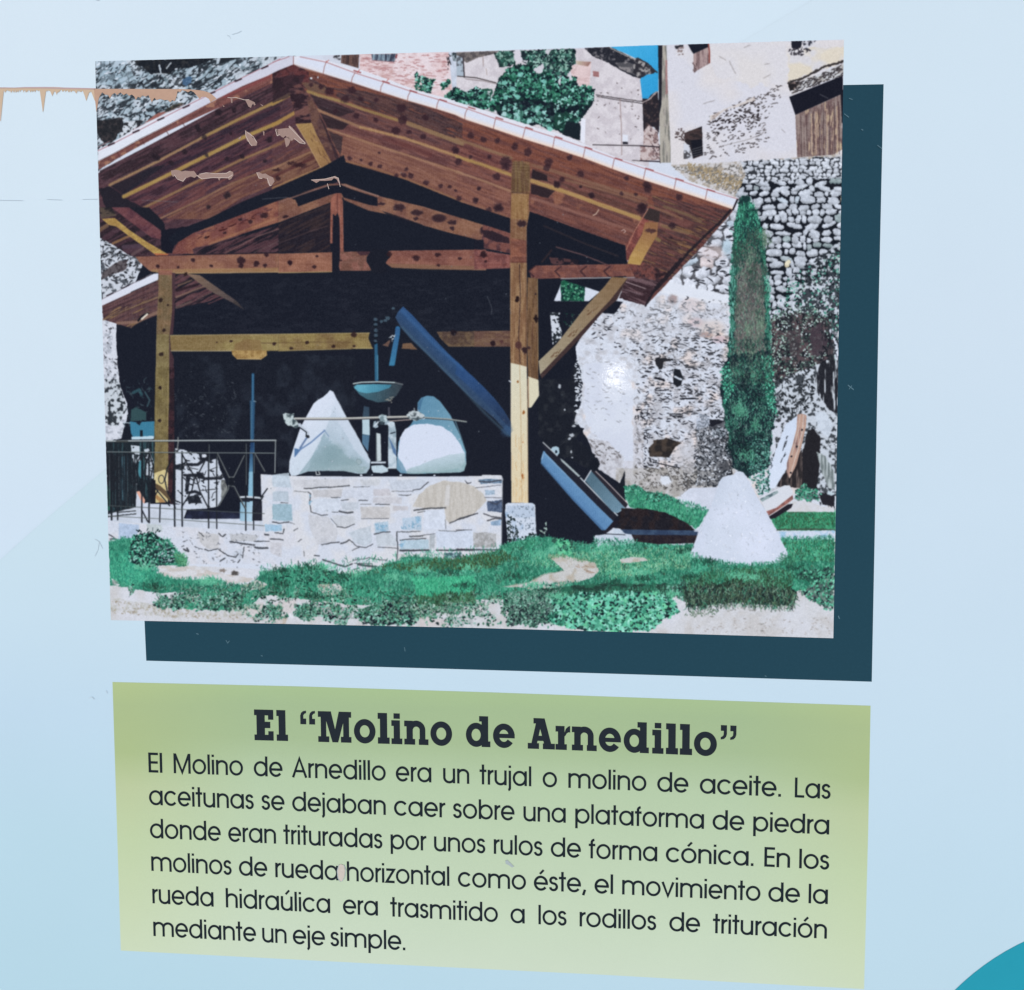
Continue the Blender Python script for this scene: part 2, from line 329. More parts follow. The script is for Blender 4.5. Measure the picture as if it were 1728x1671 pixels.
# thatch/ledge and barn opening
fill('Z4',[(1195,390),(1290,370),(1270,440),(1210,450)],tex((40,38,42),(110,98,92),'f4',.5,.7),fine=1)
line('Z4',[(1200,385),(1330,340),(1500,250),(1650,210)],4,(62,58,60),rough=2)
fill('Z4',[(1290,380),(1650,225),(1648,325),(1400,400),(1220,480)],tex((204,206,210),(150,146,142),'dg',.5,.7,6),fine=.8)
cracks('Z4',[(1290,380),(1640,240),(1640,330),(1230,470)],110,6,1.3,(72,68,72),14,-.45,.2)
fill('Z4',[(1205,498),(1640,325),(1645,720),(1625,700),(1620,480),(1255,645)],(28,30,42))
wood=tex((128,118,112),(92,74,74),'v',.35,.62,6,(176,160,136),'v',.62,.75)
fill('Z4',[(1255,645),(1622,480),(1640,920),(1540,980),(1400,995),(1270,990)],wood)
motif('printed_barn_door','Z4',[(1255,645),(1622,480),(1638,920),(1540,975),(1400,995),(1270,990)],'weathered vertical boards of a barn door')
for i,x in enumerate((1300,1345,1400,1445,1480,1530,1570,1605)): line('Z4',[(x,655-i*17),(x+6,985)],1.1,(66,52,54),rough=.6)
for i,x in enumerate((1385,1420,1510,1590)): line('Z4',[(x,640-i*20),(x+4,960)],2.4,(186,168,140),alpha=.6,rough=1)
fill('Z4',[(1640,440),(1650,440),(1645,900),(1635,900)],(36,34,44))
# plaster cracks
fill('Z4',[(355,790),(500,735),(508,970),(430,1000),(400,900),(360,860)],tex((60,50,50),(44,42,48),'h'),fine=.5); fill('Z4',[(410,850),(500,840),(505,960),(425,995)],(28,30,40))
for k in range(4): line('Z4',[(420,925+k*18),(500,900+k*20)],.9,(100,100,104),rough=.5)
fill('Z4',[(350,870),(400,890),(415,1000),(350,1000)],tex((208,212,222),(80,80,86),'f4',.5,.6)); cracks('Z4',[(270,760),(350,750),(360,860),(290,830)],26,4,2,(84,76,76),15)
cracks('Z4',[(560,640),(900,500),(1160,380),(1200,420),(1000,700),(1060,900),(560,1010),(520,960)],260,5,1.3,(104,100,104),16,-.25,.35)
cracks('Z4',[(600,660),(920,520),(1000,640),(900,760),(560,800)],50,6,2.6,(58,54,58),17,-.2,.35)
fill('Z4',[(560,650),(920,500),(930,530),(700,600),(560,700)],(206,188,166),rough=2,alpha=.4)
for a in ([(510,555),(600,525)],[(1000,345),(1055,318)],[(1010,235),(1045,228)],[(840,98),(890,80)],[(720,210),(770,310)],[(640,170),(690,200)],[(980,795),(1010,770)],[(985,755),(1010,722)],[(1145,760),(1170,785)],[(640,900),(870,845),(1000,790)]): line('Z4',a,1.1,(130,124,126),1,.7,.8)
# ---- ledge above shed roof (dry grass) then river-stone wall
fill('Z4',[(245,1050),(800,1020),(1250,990),(1640,960),(1660,1200),(1000,1250),(800,1330),(400,1180)],tex((206,204,206),(168,160,150),'f4',.45,.65,8))
cracks('Z4',[(380,1030),(600,1080),(860,1180),(820,1260),(600,1200),(400,1120)],420,5,1,(142,130,100),18,-.9,.5)
cracks('Z4',[(260,1060),(900,1040),(880,1280),(760,1290),(450,1150)],260,4,1.2,(120,118,116),19,-.5,.6)
cracks('Z4',[(850,1040),(1640,980),(1640,1140),(1000,1180)],150,6,2.2,(44,46,56),20,-.1,.35)
cobbles('P',[(1240,330),(1262,290),(1425,275),(1425,460),(1380,470),(1345,500),(1320,560),(1270,560),(1272,400)],20,11.5,3,(196,203,214),(27,31,40),[(222,214,188),(160,172,180),(186,198,210),(150,166,172)],4,.52)
cobbles('P',[(1250,272),(1425,264),(1425,298),(1262,310)],12,6.5,4,(206,212,222),(52,56,64),None,4,.54)
motif('printed_cobble_wall','P',[(1245,330),(1262,272),(1425,264),(1418,545),(1270,560),(1275,400)],'dry wall of rounded river stones, right of the cypress')
# ---- big stone wall right of the shed
fill('P',[(930,470),(1089,500),(1240,345),(1262,400),(1275,560),(1420,540),(1410,860),(1040,850),(960,720)],tex((212,218,230),(192,194,202),'f8',.45,.7,8,(222,212,210),'f16',.58,.75))
cobbles('P',[(1205,388),(1242,350),(1242,505),(1160,492),(1105,486),(1150,440)],27,15,7,(214,219,230),(92,94,102),[(216,206,208),(186,200,214)],1,.58)
cracks('P',[(1215,380),(1240,350),(1240,500),(1110,490),(1150,440)],60,11,1.7,(56,58,66),40,0,.35)
fill('Y4',[(110,855),(300,900),(650,975),(655,1060),(300,1010),(80,950)],(226,230,238),rough=1.5,alpha=.9)
blob('Y4',330,420,260,50,(222,196,188),.9,.0)
for bx,by,rx,ry,c,a in ((500,620,110,60,(222,206,206),.6),(320,1060,90,60,(216,186,176),.5),(170,1010,40,40,(120,100,100),.6),(360,1200,60,40,(206,160,154),.5),(500,1250,110,70,(216,186,164),.55),(440,1300,60,20,(110,70,60),.6),(560,1340,60,30,(200,150,150),.4),(620,570,40,60,(160,190,206),.6)): blob('Y4',bx,by,rx,ry,c,.9,a)
wall=[(985,515),(1090,520),(1150,495),(1238,505),(1232,800),(1200,830),(1100,820),(1068,700),(1075,600),(1010,590)]
cracks('P',wall,480,6,1.2,(66,68,76),50,.05,.35,2)
cracks('P',wall,380,5,1.2,(140,142,150),51,.1,.4,2)
cracks('P',[(1060,560),(1110,520),(1232,560),(1232,760),(1180,770),(1140,740),(1090,735),(1075,640)],230,8,1.6,(64,66,74),52,.12,.25,2,('h',.42,.15))
cracks('P',[(1070,690),(1095,690),(1100,830),(1070,820)],90,6,2,(40,42,50),53,1.0,.7)
cracks('P',[(1180,700),(1235,690),(1230,825),(1165,820)],330,6,1.8,(48,52,60),54,.4,.9,3)
cracks('P',[(1175,770),(1232,740),(1232,825),(1170,820)],160,5,2.2,(60,66,74),55,.4,.9,3)
fill('X3',[(1080,60),(1440,40),(1500,300),(1510,850),(1500,1080),(1440,1080),(1430,850),(1300,740),(1150,650),(1100,560),(1090,300)],tex((208,214,228),(214,220,232),'f16'),rough=5,fine=1)
cracks('P',[(990,560),(1055,610),(1060,720),(985,700)],60,6,1,(170,174,184),56,.1,.4)
fill('X3',[(1110,700),(1290,730),(1420,860),(1430,960),(1350,1120),(1180,960),(1130,820)],tex((204,206,214),(176,176,184),'f4',.4,.7,6),rough=1.5)
cracks('X3',[(1110,700),(1290,730),(1420,860),(1180,960),(1130,820)],50,5,1.2,(120,118,122),57,.4,.5)
fill('X3',[(1510,560),(1600,560),(1600,1110),(1440,1110),(1430,900),(1510,900)],tex((208,208,216),(180,176,178),'f4',.45,.7),alpha=.6)
S_,m_=mask([(1062,505),(1240,510),(1235,830),(1070,830),(1075,620),(1040,570)],4); blend(S_,m_*np.clip((.06+(N['f16'][S_]-.5)*.4-N['vein2'][S_])/.05,0,1),(80,82,90),.55)
fill('P',[(1040,790),(1240,790),(1235,840),(1040,838)],tex((190,189,190),(164,162,160),'f8',.4,.6,7),rough=3,alpha=.85); cracks('P',[(1150,775),(1235,775),(1235,822),(1150,822)],240,5,1.4,(70,72,76),62,.4,.8); cracks('P',[(1070,785),(1160,785),(1170,828),(1070,826)],170,5,1.2,(96,94,94),58,.3,.7)
fill('Y4',[(110,860),(300,902),(640,972),(650,1030),(300,985),(85,930)],(222,227,237),rough=1.5,fine=1,alpha=.95)
fill('P',[(1050,520),(1170,505),(1235,515),(1235,560),(1150,570),(1040,580)],(214,218,228),rough=5,alpha=.35)
# holes in the wall
hole=tex((44,42,44),(62,56,50),'f8')
fill('X4',[(20,790),(60,750),(60,720),(150,715),(170,700),(300,745),(250,780),(195,870),(30,862)],hole,fine=.7)
fill('X4',[(230,190),(240,110),(290,120),(315,190),(300,250),(265,270),(232,240)],(34,38,46),fine=.5); line('X4',[(245,180),(300,205)],3.4,(206,214,226),rough=.6)
fill('X4',[(75,20),(170,20),(250,40),(150,50),(140,110),(110,120),(80,70)],(40,42,48),fine=1)
for a,w in (([(200,497),(310,500)],2),([(205,515),(310,517)],2),([(290,370),(420,365)],2.4),([(80,300),(190,292)],1.6),([(60,910),(290,960)],1.6),([(80,190),(150,210)],4)): line('X4',a,w,(36,38,46),rough=1)
fill('X4',[(540,545),(690,555),(680,620),(540,640)],(34,36,46),fine=1.5); fill('X4',[(560,640),(640,610),(690,640),(680,700),(560,700)],(110,130,146),fine=1); fill('X4',[(530,690),(690,700),(660,740),(540,740)],(40,42,52),fine=1)
fill('X4',[(540,740),(660,750),(640,840),(540,830)],(96,106,120),rough=2,alpha=.8)
blob('X4',165,1065,48,42,(216,222,232),.15); line('X4',[(120,1020),(200,1030),(215,1070)],1,(90,92,98))
fill('X4',[(330,720),(410,720),(410,1000),(330,1010),(210,860)],(200,200,206),rough=2,alpha=.6)
fill('X4',[(440,480),(530,520),(530,760),(450,700)],(178,190,208),rough=5,alpha=.6)
fill('X4',[(610,1100),(600,960),(680,880),(720,960),(740,1010),(660,1050)],(38,40,46),fine=1.5)
# ivy right edge, upper
iv=[(1330,470),(1360,455),(1418,420),(1418,620),(1360,610),(1335,560),(1300,545)]
fill('P',[(1352,455),(1418,405),(1418,560),(1340,520)],tex((36,42,50),(196,204,214),'f4',.5,.6),rough=4,fine=2,alpha=.85)
cracks('P',iv,240,5,2,(30,36,44),60,.5,1.2,4)
leaves(scatter('P',iv,420,4,1,61),2.2,pick([(60,130,116),(104,180,160),(40,90,84),(190,206,206),(150,180,180)],420,62),63)
# shrub right-middle
sh=[(1300,540),(1350,525),(1400,540),(1412,650),(1400,700),(1330,690),(1300,640)]
fill('P',sh,tex((52,56,62),(88,76,82),'f8',.4,.6,6,(34,36,44),'f4',.55,.6),rough=5,fine=2)
leaves(scatter('P',[(1290,540),(1340,510),(1400,530),(1395,600),(1350,660),(1300,650)],900,5,2,64),1.8,pick([(160,186,176),(110,140,130),(70,96,90),(190,204,206),(50,56,60)],900,65),66)
fill('P',[(1365,560),(1385,545),(1396,575),(1388,600),(1370,600)],(72,62,72),rough=3,fine=1.5,alpha=.85); fill('P',[(1325,560),(1350,555),(1350,600),(1335,605)],(76,70,76),rough=3,fine=1.5,alpha=.6)
cracks('P',[(1385,540),(1416,520),(1412,860),(1380,850)],240,12,2,(34,38,46),67,1.5,.25,2)
# lower right rocks
fill('X4',[(1100,220),(1500,60),(1640,100),(1640,1300),(1480,1250),(1350,1000),(1040,1150),(1040,800),(1050,560)],tex((198,206,216),(66,72,80),'f4',.5,.64,6),fine=1)
cracks('X4',[(1100,220),(1420,80),(1440,460),(1100,560)],160,6,2.4,(44,48,54),68,.9,.8,2)
fill('X4',[(1050,560),(1250,520),(1200,700),(1060,960),(1010,900)],tex((206,212,224),(60,64,70),'f4',.56,.66,6),fine=1)
fill('X4',[(1500,40),(1640,40),(1640,500),(1560,460),(1450,300),(1440,200)],tex((40,42,50),(200,208,216),'v',.56,.66,6),fine=1.2)
fill('X4',[(1380,640),(1430,620),(1490,700),(1480,960),(1460,1140),(1380,1130),(1300,1080),(1340,800)],(38,38,44),rough=1.5,fine=1.4)
fill('X4',[(1140,1040),(1230,960),(1330,800),(1340,1060),(1330,1130),(1120,1120)],tex((44,42,46),(92,84,80),'v',.5,.7),fine=1)
fill('X4',[(1455,820),(1530,860),(1610,1000),(1610,1150),(1560,1130),(1500,1000)],tex((186,196,200),(110,122,126),'v',.4,.7),fine=1)
fill('X4',[(1430,480),(1530,480),(1600,600),(1560,700),(1480,640)],(206,216,228),rough=2,fine=1,alpha=.9)
fill('X4',[(1480,1180),(1610,1160),(1610,1290),(1500,1270)],(40,40,48),fine=1.5); blob('X4',1575,1175,30,18,(190,206,216),.3)
fill('X4',[(430,640),(720,560),(730,900),(640,1110),(440,1110)],tex((150,154,162),(110,114,122),'f4',.4,.6,8),rough=4,fine=2,alpha=.6); cracks('X4',[(430,640),(720,600),(730,1000),(640,1110),(430,1110)],260,5,1.6,(46,50,58),59,.6,.9,2); cracks('X4',[(430,640),(720,600),(730,1000),(430,1110)],120,4,1.4,(206,212,222),60,.2,.8,2)
# upright millstone
fill('X4',[(1300,505),(1350,495),(1240,900),(1100,1130),(1045,1140),(1045,1000),(1110,800),(1190,590)],ramp((1330,700),(1300,820),(206,218,236),(214,224,240),4),fine=.5)
fill('X4',[(1290,505),(1330,495),(1370,510),(1365,600),(1330,760),(1280,940),(1225,1050),(1200,1000),(1200,920),(1250,760),(1285,620)],tex((176,148,134),(120,100,96),'v',.5,.72,6),fine=.4)
line('X4',[(1345,510),(1335,640),(1290,820),(1225,1040)],1.4,(214,200,190),rough=.5); line('X4',[(1315,500),(1300,640),(1240,860)],1.2,(206,190,180))
for x,y in ((1330,635),(1285,778),(1240,860),(1235,1000)): blob('X4',x,y,9,9,(40,40,46))
cracks('X4',[(1190,700),(1220,700),(1180,900),(1150,900)],12,6,1.6,(60,64,72),70,1.9,.2)
motif('printed_millstone','X4',[(1300,505),(1350,493),(1370,510),(1365,600),(1330,760),(1280,940),(1225,1050),(1200,1000),(1100,1130),(1045,1140),(1045,1000),(1110,800),(1190,590)],'round millstone leaning upright against the rocks')
# ---- cypress
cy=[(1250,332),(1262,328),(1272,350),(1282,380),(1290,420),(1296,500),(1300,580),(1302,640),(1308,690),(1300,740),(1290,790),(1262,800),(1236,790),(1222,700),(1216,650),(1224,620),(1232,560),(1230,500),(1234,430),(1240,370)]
motif('printed_cypress','P',cy,'tall narrow cypress with a brown reflection painted into its middle')
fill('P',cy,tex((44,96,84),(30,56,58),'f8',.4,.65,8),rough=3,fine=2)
fill('P',[(1262,415),(1280,430),(1290,520),(1292,600),(1280,640),(1246,635),(1240,560),(1244,480)],tex((98,106,100),(84,82,86),'f8',.4,.6,8),rough=5,fine=2)  # brownish reflection on the film, painted into the foliage colour

def tuft(poly,n,cols,L,seed,w=1,lean=.2): P=scatter('P',poly,n,3,1.5,seed); blades(P,L,pick(cols,n,seed+1,6),lean,1,seed+2,w)
tuft([(1246,345),(1275,345),(1292,430),(1296,520),(1285,430),(1262,440),(1240,430),(1236,400)],900,[(60,160,124),(90,190,160),(40,110,90),(34,80,74)],5,80)
tuft([(1250,380),(1275,380),(1285,430),(1280,450),(1245,440)],260,[(26,44,52),(34,60,62)],6,81)
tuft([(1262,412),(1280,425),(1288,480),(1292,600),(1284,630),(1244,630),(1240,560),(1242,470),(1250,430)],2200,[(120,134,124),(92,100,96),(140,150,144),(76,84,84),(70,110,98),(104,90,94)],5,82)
tuft([(1232,430),(1240,430),(1238,620),(1230,600)],240,[(90,170,150),(110,180,170),(60,120,110)],5,83)
tuft([(1288,430),(1298,470),(1302,600),(1292,560)],260,[(60,150,124),(100,170,150),(40,90,84)],5,84)
lw=[(1222,640),(1236,610),(1300,600),(1308,690),(1298,780),(1280,800),(1240,790),(1226,710)]
fill('P',[(1232,600),(1300,590),(1308,690),(1296,790),(1262,805),(1236,790),(1228,700),(1214,660),(1220,615)],tex((34,60,62),(28,40,50),'f8',.4,.6,6),rough=3,fine=2)
blades(scatter('P',lw,2600,3,1.5,85),4.5,pick([(44,90,80),(60,124,104),(80,160,136),(36,66,66),(28,44,52),(110,150,140)],2600,86),.5,1,87)
for k in range(26):
    q=np.random.default_rng(720+k); x,y=q.uniform(1230,1298),q.uniform(612,790); P_=np.stack([q.normal(x,5,70),q.normal(y,6,70)],1); blades(P_,4.5,pick([(26,42,48),(32,56,56),(28,34,44)] if k%3 else [(90,160,138),(60,130,106)],70,740+k),.5,1,760+k)
leaves(scatter('P',[(1214,630),(1232,605),(1238,660),(1222,680)],200,3,1.5,88),1.8,pick([(50,150,120),(100,190,165),(40,90,80)],200,89),90)
leaves(scatter('P',[(1285,600),(1304,600),(1310,700),(1296,690)],260,3,1.5,91),1.8,pick([(50,150,120),(100,190,165),(40,90,80)],260,92),93)
leaves(scatter('P',[(1268,740),(1298,740),(1298,830),(1280,835),(1262,800)],360,3,1.5,94),1.9,pick([(50,110,100),(100,160,150),(40,70,70)],360,95),96)
for k in range(22):
    q=np.random.default_rng(820+k); x,y=q.uniform(1240,1292),q.uniform(400,620); P_=np.stack([q.normal(x,4,50),q.normal(y,8,50)],1); blades(P_,5,pick([(50,70,66),(60,92,80),(72,70,74)] if k%3 else [(120,142,128),(100,130,112)],50,840+k),.2,1,860+k)
tuft([(1232,575),(1300,575),(1302,650),(1228,650)],700,[(60,84,78),(44,70,66),(96,110,104),(34,48,54),(56,120,98)],5,700)
tuft([(1238,400),(1292,400),(1294,450),(1236,450)],300,[(50,110,90),(70,90,84),(40,64,62)],5,705)
# ---- tree above the roof
tr=[(840,88),(870,84),(970,84),(975,110),(965,130),(975,150),(1002,152),(1006,165),(998,185),(980,200),(975,235),(930,225),(880,205),(830,190),(800,180),(757,165),(765,152),(800,150),(835,145),(845,120),(836,100)]
motif('printed_tree','P',tr,'leafy green tree growing above the roof tiles')
fill('P',[(760,160),(800,150),(830,150),(835,190),(790,178)],tex((40,84,72),(200,204,210),'f4',.5,.6),fine=2)
fill('Z3',[(340,160),(420,150),(540,140),(540,250),(490,280),(390,290),(375,240)],tex((32,38,48),(50,80,74),'f4',.5,.6),fine=1.6)
fill('Z3',[(570,140),(1080,120),(1080,260),(1020,310),(1000,370),(830,350),(700,300),(600,240)],tex((34,46,54),(50,84,78),'f4',.45,.6),fine=2)
fill('Z3',[(540,135),(580,135),(600,230),(560,250),(530,200)],(212,210,218),fine=1.6); fill('Z3',[(800,130),(860,130),(830,200),(800,200)],(212,210,218),fine=1.5); fill('Z3',[(720,290),(790,270),(780,370),(720,350)],(212,210,218),fine=1.5)
fill('Z3',[(380,400),(480,290),(640,260),(820,340),(1020,380),(1090,380),(1100,460),(1250,490),(1260,590),(1200,680),(1130,760),(1110,940),(900,860),(700,810),(400,740),(300,640),(340,520)],tex((24,34,44),(34,66,60),'f8',.4,.62,6),rough=3,fine=3)
G1=[(36,92,76),(52,120,98),(78,150,130),(130,196,184),(30,60,58),(24,38,46),(26,44,50)]
leaves(scatter('Z3',[(380,420),(480,300),(640,270),(1000,400),(1090,380),(1100,460),(1250,490),(1250,590),(1150,620),(850,600),(600,560),(420,600),(300,640)],1150,4,3,100),2.5,pick(G1,1150,101),102,3)
leaves(scatter('Z3',[(360,150),(530,150),(530,250),(400,280)],90,2,1,103),2.4,pick([(60,110,100),(40,70,66),(120,160,150)],90,104),105,3)
leaves(scatter('Z3',[(600,150),(1070,130),(1060,260),(1000,370),(700,300)],420,2,1,106),2.5,pick([(60,110,100),(40,70,66),(28,42,50),(130,170,160)],420,107),108,3)
leaves(scatter('Z3',[(400,600),(850,600),(1180,620),(1120,760),(1100,920),(900,850),(700,800),(420,740)],230,2,2,109),2.1,pick([(44,100,86),(100,160,150),(30,60,58),(150,196,190)],230,110),111,3)
fill('Z3',[(430,590),(860,610),(900,700),(880,780),(650,760),(430,700)],tex((24,30,42),(36,66,64),'f4',.55,.65),rough=3,fine=2,alpha=.85)
leaves(scatter('Z3',[(430,620),(800,640),(880,840),(640,800),(430,740)],110,2,1,112),2.6,pick([(90,150,140),(150,200,196),(50,100,90)],110,113),114,3)
fill('Z3',[(1000,780),(1125,800),(1125,955),(960,900)],(28,38,46),rough=1,fine=1)
blob('Z3',665,775,28,22,(160,206,206),.3); blob('Z3',850,850,30,16,(110,170,160),.3); blob('Z3',430,715,22,24,(170,206,206),.4)
leaves(scatter('Z3',[(0,480),(60,540),(170,470),(270,510),(300,600),(270,680),(100,640),(0,600)],330,2,1,115),2.4,pick(G1,330,116),117,3)
leaves(scatter('Z2',[(1290,330),(1370,380),(1470,400),(1440,530),(1300,490)],130,1,1,118),2.2,pick(G1,130,119),120,3)
leaves(scatter('Z2',[(1530,430),(1610,400),(1610,440),(1560,470),(1545,510)],36,1,.5,121),2.2,pick(G1,36,122),123,3)
leaves(scatter('Z2',[(1570,560),(1660,470),(1740,520),(1740,620)],150,1,1,124),2.4,pick(G1,150,125),126,3)
for p in ([(520,150),(545,145),(560,230),(540,250)],[(700,300),(800,260),(780,340),(740,350)],[(800,140),(850,135),(830,190)],[(1020,330),(1040,340),(1060,400),(1030,420)],[(600,230),(650,220),(640,260)],[(930,400),(950,390),(950,450),(935,450)]): fill('Z3',p,(212,210,218),rough=1,fine=2.4,alpha=.95)
for x,y in ((450,560),(555,555),(510,490),(790,420),(740,660),(850,850),(580,360),(440,430)): blob('Z3',x,y,26,20,(130,206,196),.4,.8)
# ---- left strip of cliff beside the small roof
fill('P',[(165,395),(262,445),(262,470),(170,510)],tex((202,208,218),(80,86,96),'f4',.52,.66,6)); cracks('P',[(168,400),(250,440),(240,465),(172,500)],90,6,2,(50,52,58),130,-.5,.5)
fill('Y1',[(250,440),(330,440),(300,520),(180,560),(105,600),(110,540)],(60,52,56),rough=2,fine=1,alpha=.75)
fill('P',[(170,540),(200,545),(215,700),(200,760),(180,760)],tex((212,216,226),(170,176,188),'f4',.55,.7,5))
cracks('P',[(174,545),(198,548),(196,640),(178,650)],26,4,1.4,(90,92,100),131,.3,.6)
fill('P',[(176,640),(200,640),(214,690),(198,720),(178,715)],tex((198,206,214),(52,58,66),'f4',.46,.58,5),fine=1)
# ---- dark inside of the shed
inn=[(197,548),(196,570),(199,620),(203,650),(214,680),(216,700),(205,740),(178,745),(183,880),(440,880),(850,930),(905,935),(1010,915),(1175,915),(1168,893),(1090,862),(1055,860),(1055,830),(1045,815),(1008,790),(1000,765),(992,742),(978,722),(968,710),(980,680),(982,650),(980,620),(960,590),(930,575),(925,520),(930,470),(1000,470),(1020,450),(900,300),(580,300),(380,340),(260,400),(240,450)]
fill('P',inn,DK,fine=1.4)
motif('printed_dark_interior','P',inn,'black shadowed inside of the open shed')
fill('X3',[(700,20),(960,0),(1030,60),(1070,220),(1040,420),(1000,560),(1090,620),(1010,700),(1140,800),(1210,910),(1200,980),(1100,960),(900,860),(700,700)],tex((30,34,44),(44,48,56),'f8',.5,.75),rough=4,fine=2)
cracks('P',[(968,600),(984,620),(982,680),(972,712)],70,5,2,(205,212,222),140,.2,.7,3)
for x,y,rx,ry in ((870,130,18,42),(880,262,12,18),(970,115,26,8),(880,40,26,8),(820,30,18,6),(925,462,8,9),(985,680,22,16),(965,710,14,14),(1000,600,18,10),(980,820,8,14),(990,870,9,6),(1030,580,20,10)): blob('X3',x,y,rx,ry,(200,208,218),.4,.85)
fill('X3',[(1440,980),(1440,1180),(1400,1190),(1350,1130),(1400,1080)],(30,34,44),fine=1)
fill('P',[(300,600),(600,600),(600,790),(470,795),(460,740),(300,740)],tex((30,34,45),(42,48,60),'f16',.5,.75,3),rough=6,alpha=.8)
fill('P',[(300,470),(860,470),(860,560),(300,560)],tex((29,33,45),(37,41,53),'h',.5,.8,3),rough=6,alpha=.8)
for x,y,rx,ry in ((560,1150,50,28),(620,1180,40,16),(480,1100,30,60)): pass
cracks('X1',[(680,200),(1200,120),(1250,560),(700,600)],90,5,1.2,(52,58,68),141,.8,1)
cracks('X1',[(240,100),(500,80),(500,560),(250,560)],50,6,1.2,(48,62,72),142,.8,1)
line('X1',[(330,215),(380,190),(400,230)],5,(56,96,106),2,.7); line('X1',[(430,210),(470,280),(450,330)],2.6,(70,100,110),1.5,.7)
fill('X1',[(310,360),(350,340),(440,380),(440,450),(310,460)],(52,78,84),fine=.8)
fill('X1',[(300,460),(360,470),(380,495),(400,465),(510,460),(510,590),(480,600),(440,590),(330,600),(310,560)],(62,124,154),fine=.3)
fill('X1',[(315,592),(505,585),(505,612),(315,616)],(190,214,226),fine=.5); fill('X1',[(388,535),(412,535),(412,590),(388,590)],(28,34,44)); line('X1',[(245,470),(300,474)],1.4,(180,196,206)); line('X1',[(360,475),(385,490)],1.6,(30,40,54))
line('X1',[(1352,60),(1350,280),(1345,620)],4.6,(46,86,122),2); line('X1',[(1352,60),(1350,620)],1.4,(76,126,160),1.5)
fill('X1',[(1325,280),(1372,280),(1362,620),(1330,620)],(48,84,118),alpha=.7); line('X1',[(1340,290),(1336,620)],1,(90,130,156)); line('X1',[(1358,288),(1378,292)],1,(160,184,196))
# ---- left of post under small roof
fill('Y1',[(110,815),(580,600),(580,890),(420,950),(350,1000),(235,965),(120,930)],tex((84,62,62),(60,46,52),'dl',.4,.6,5,(112,90,66),'dl',.62,.7))
for a,w,c in (([(120,930),(575,745)],3,(116,98,72)),([(110,870),(575,680)],2,(54,40,46)),([(240,960),(400,950),(560,870)],5,(122,98,84)),([(130,850),(560,660)],3.4,(88,64,66)),([(200,900),(570,760)],2,(58,42,46))): line('Y1',a,w,c,1.6,.8,.5)
line('Y1',[(410,940),(440,905),(490,878)],3,(20,24,34)); line('Y1',[(440,925),(485,885)],3,(222,214,200)); 
fill('Y1',[(103,762),(300,665),(540,550),(578,548),(575,600),(350,700),(110,815)],(216,220,232)); line('Y1',[(103,765),(520,552)],1,(130,120,130))
for x,y in ((175,720),(308,657),(443,592)): line('Y1',[(x-26,y+12),(x+26,y-12)],2.4,(60,56,66))
motif('printed_rear_roof','Y1',[(103,762),(540,550),(578,548),(580,890),(350,1000),(235,965),(120,930)],'corner of a second tiled roof at the left edge')
fill('Y1',[(690,560),(830,550),(1140,750),(900,800),(720,840)],tex((82,58,62),(34,34,44),'dl',.4,.62,4),fine=.6)
for a,w,c in (([(725,745),(860,690),(990,640)],3,(112,90,78)),([(725,830),(850,780)],3,(80,70,66)),([(740,650),(850,605)],2.6,(100,80,66)),([(900,760),(1010,710)],1.6,(74,66,66)),([(990,800),(1110,750)],1.6,(84,56,60)),([(730,690),(900,640)],5,(44,34,42))): line('Y1',a,w,c,1.5,.85,.4)
fill('Y1',[(810,548),(920,562),(1060,660),(1230,780),(1290,850),(1190,790),(1000,690),(880,600)],ramp((310,460),(410,520),(116,98,80),(60,56,60),4),fine=.3)
# ---- underside of the main roof, left slope
L=[(165,293),(200,273),(290,225),(365,185),(490,108),(502,118),(530,170),(580,260),(585,310),(560,330),(480,350),(400,400),(300,432),(238,434),(215,412),(190,412),(170,400)]
fill('P',L,tex((74,54,60),(58,44,52),'dl',.35,.65,5,(88,60,62),'dl',.62,.75))
fill('Z1',[(85,1145),(250,1060),(470,940),(930,705),(1160,580),(1400,460),(1725,320),(1740,400),(1400,560),(1000,740),(700,880),(400,1040),(90,1220)],tex((108,70,66),(92,62,60),'dl',.4,.6,5,(134,98,80),'f8',.6,.7))
for x,y in ((255,1060),(475,940),(700,860),(850,790),(1160,600)): line('Z1',[(x,y),(x+30,y+50)],1.4,(70,44,46),1.4,.7)
fill('Z1',[(100,1230),(1000,770),(1740,440),(1740,560),(1050,910),(210,1350),(100,1300)],tex((72,52,58),(52,42,50),'dl',.35,.65,5),alpha=.9)
line('Z1',[(1230,560),(1740,330)],5,(120,62,64),3,.6)
fill('Z1',[(200,1370),(1040,940),(1740,610),(1740,740),(1400,900),(320,1450),(250,1450)],tex((54,44,56),(66,46,54),'dl',.4,.6,4)); fill('Z1',[(200,1370),(600,1190),(700,1180),(320,1450)],(36,38,48),alpha=.7)
fill('Z1',[(330,1480),(1400,945),(1740,800),(1740,980),(1160,1225),(490,1560)],tex((78,52,58),(60,44,54),'dl',.4,.6,4))
fill('Z1',[(490,1590),(1160,1240),(1740,1000),(1740,1190),(1300,1330),(660,1660),(520,1660)],tex((92,60,60),(64,46,54),'dl',.4,.6,5))
fill('Z1',[(330,1470),(490,1570),(560,1671),(200,1671),(90,1400),(190,1370)],(36,36,46),rough=2,alpha=.9)
fill('Z1',[(700,1660),(1300,1350),(1740,1190),(1740,1330),(1400,1480),(1100,1671),(760,1671)],tex((104,74,62),(86,58,56),'dl',.4,.6,5))
fill('Z2',[(0,1190),(360,1040),(430,1200),(0,1390)],tex((104,76,62),(78,52,50),'dl',.45,.6,5))
fill('Z2',[(0,1000),(160,960),(300,990),(360,1050),(0,1200)],tex((98,66,60),(74,52,54),'dl',.4,.6,5))
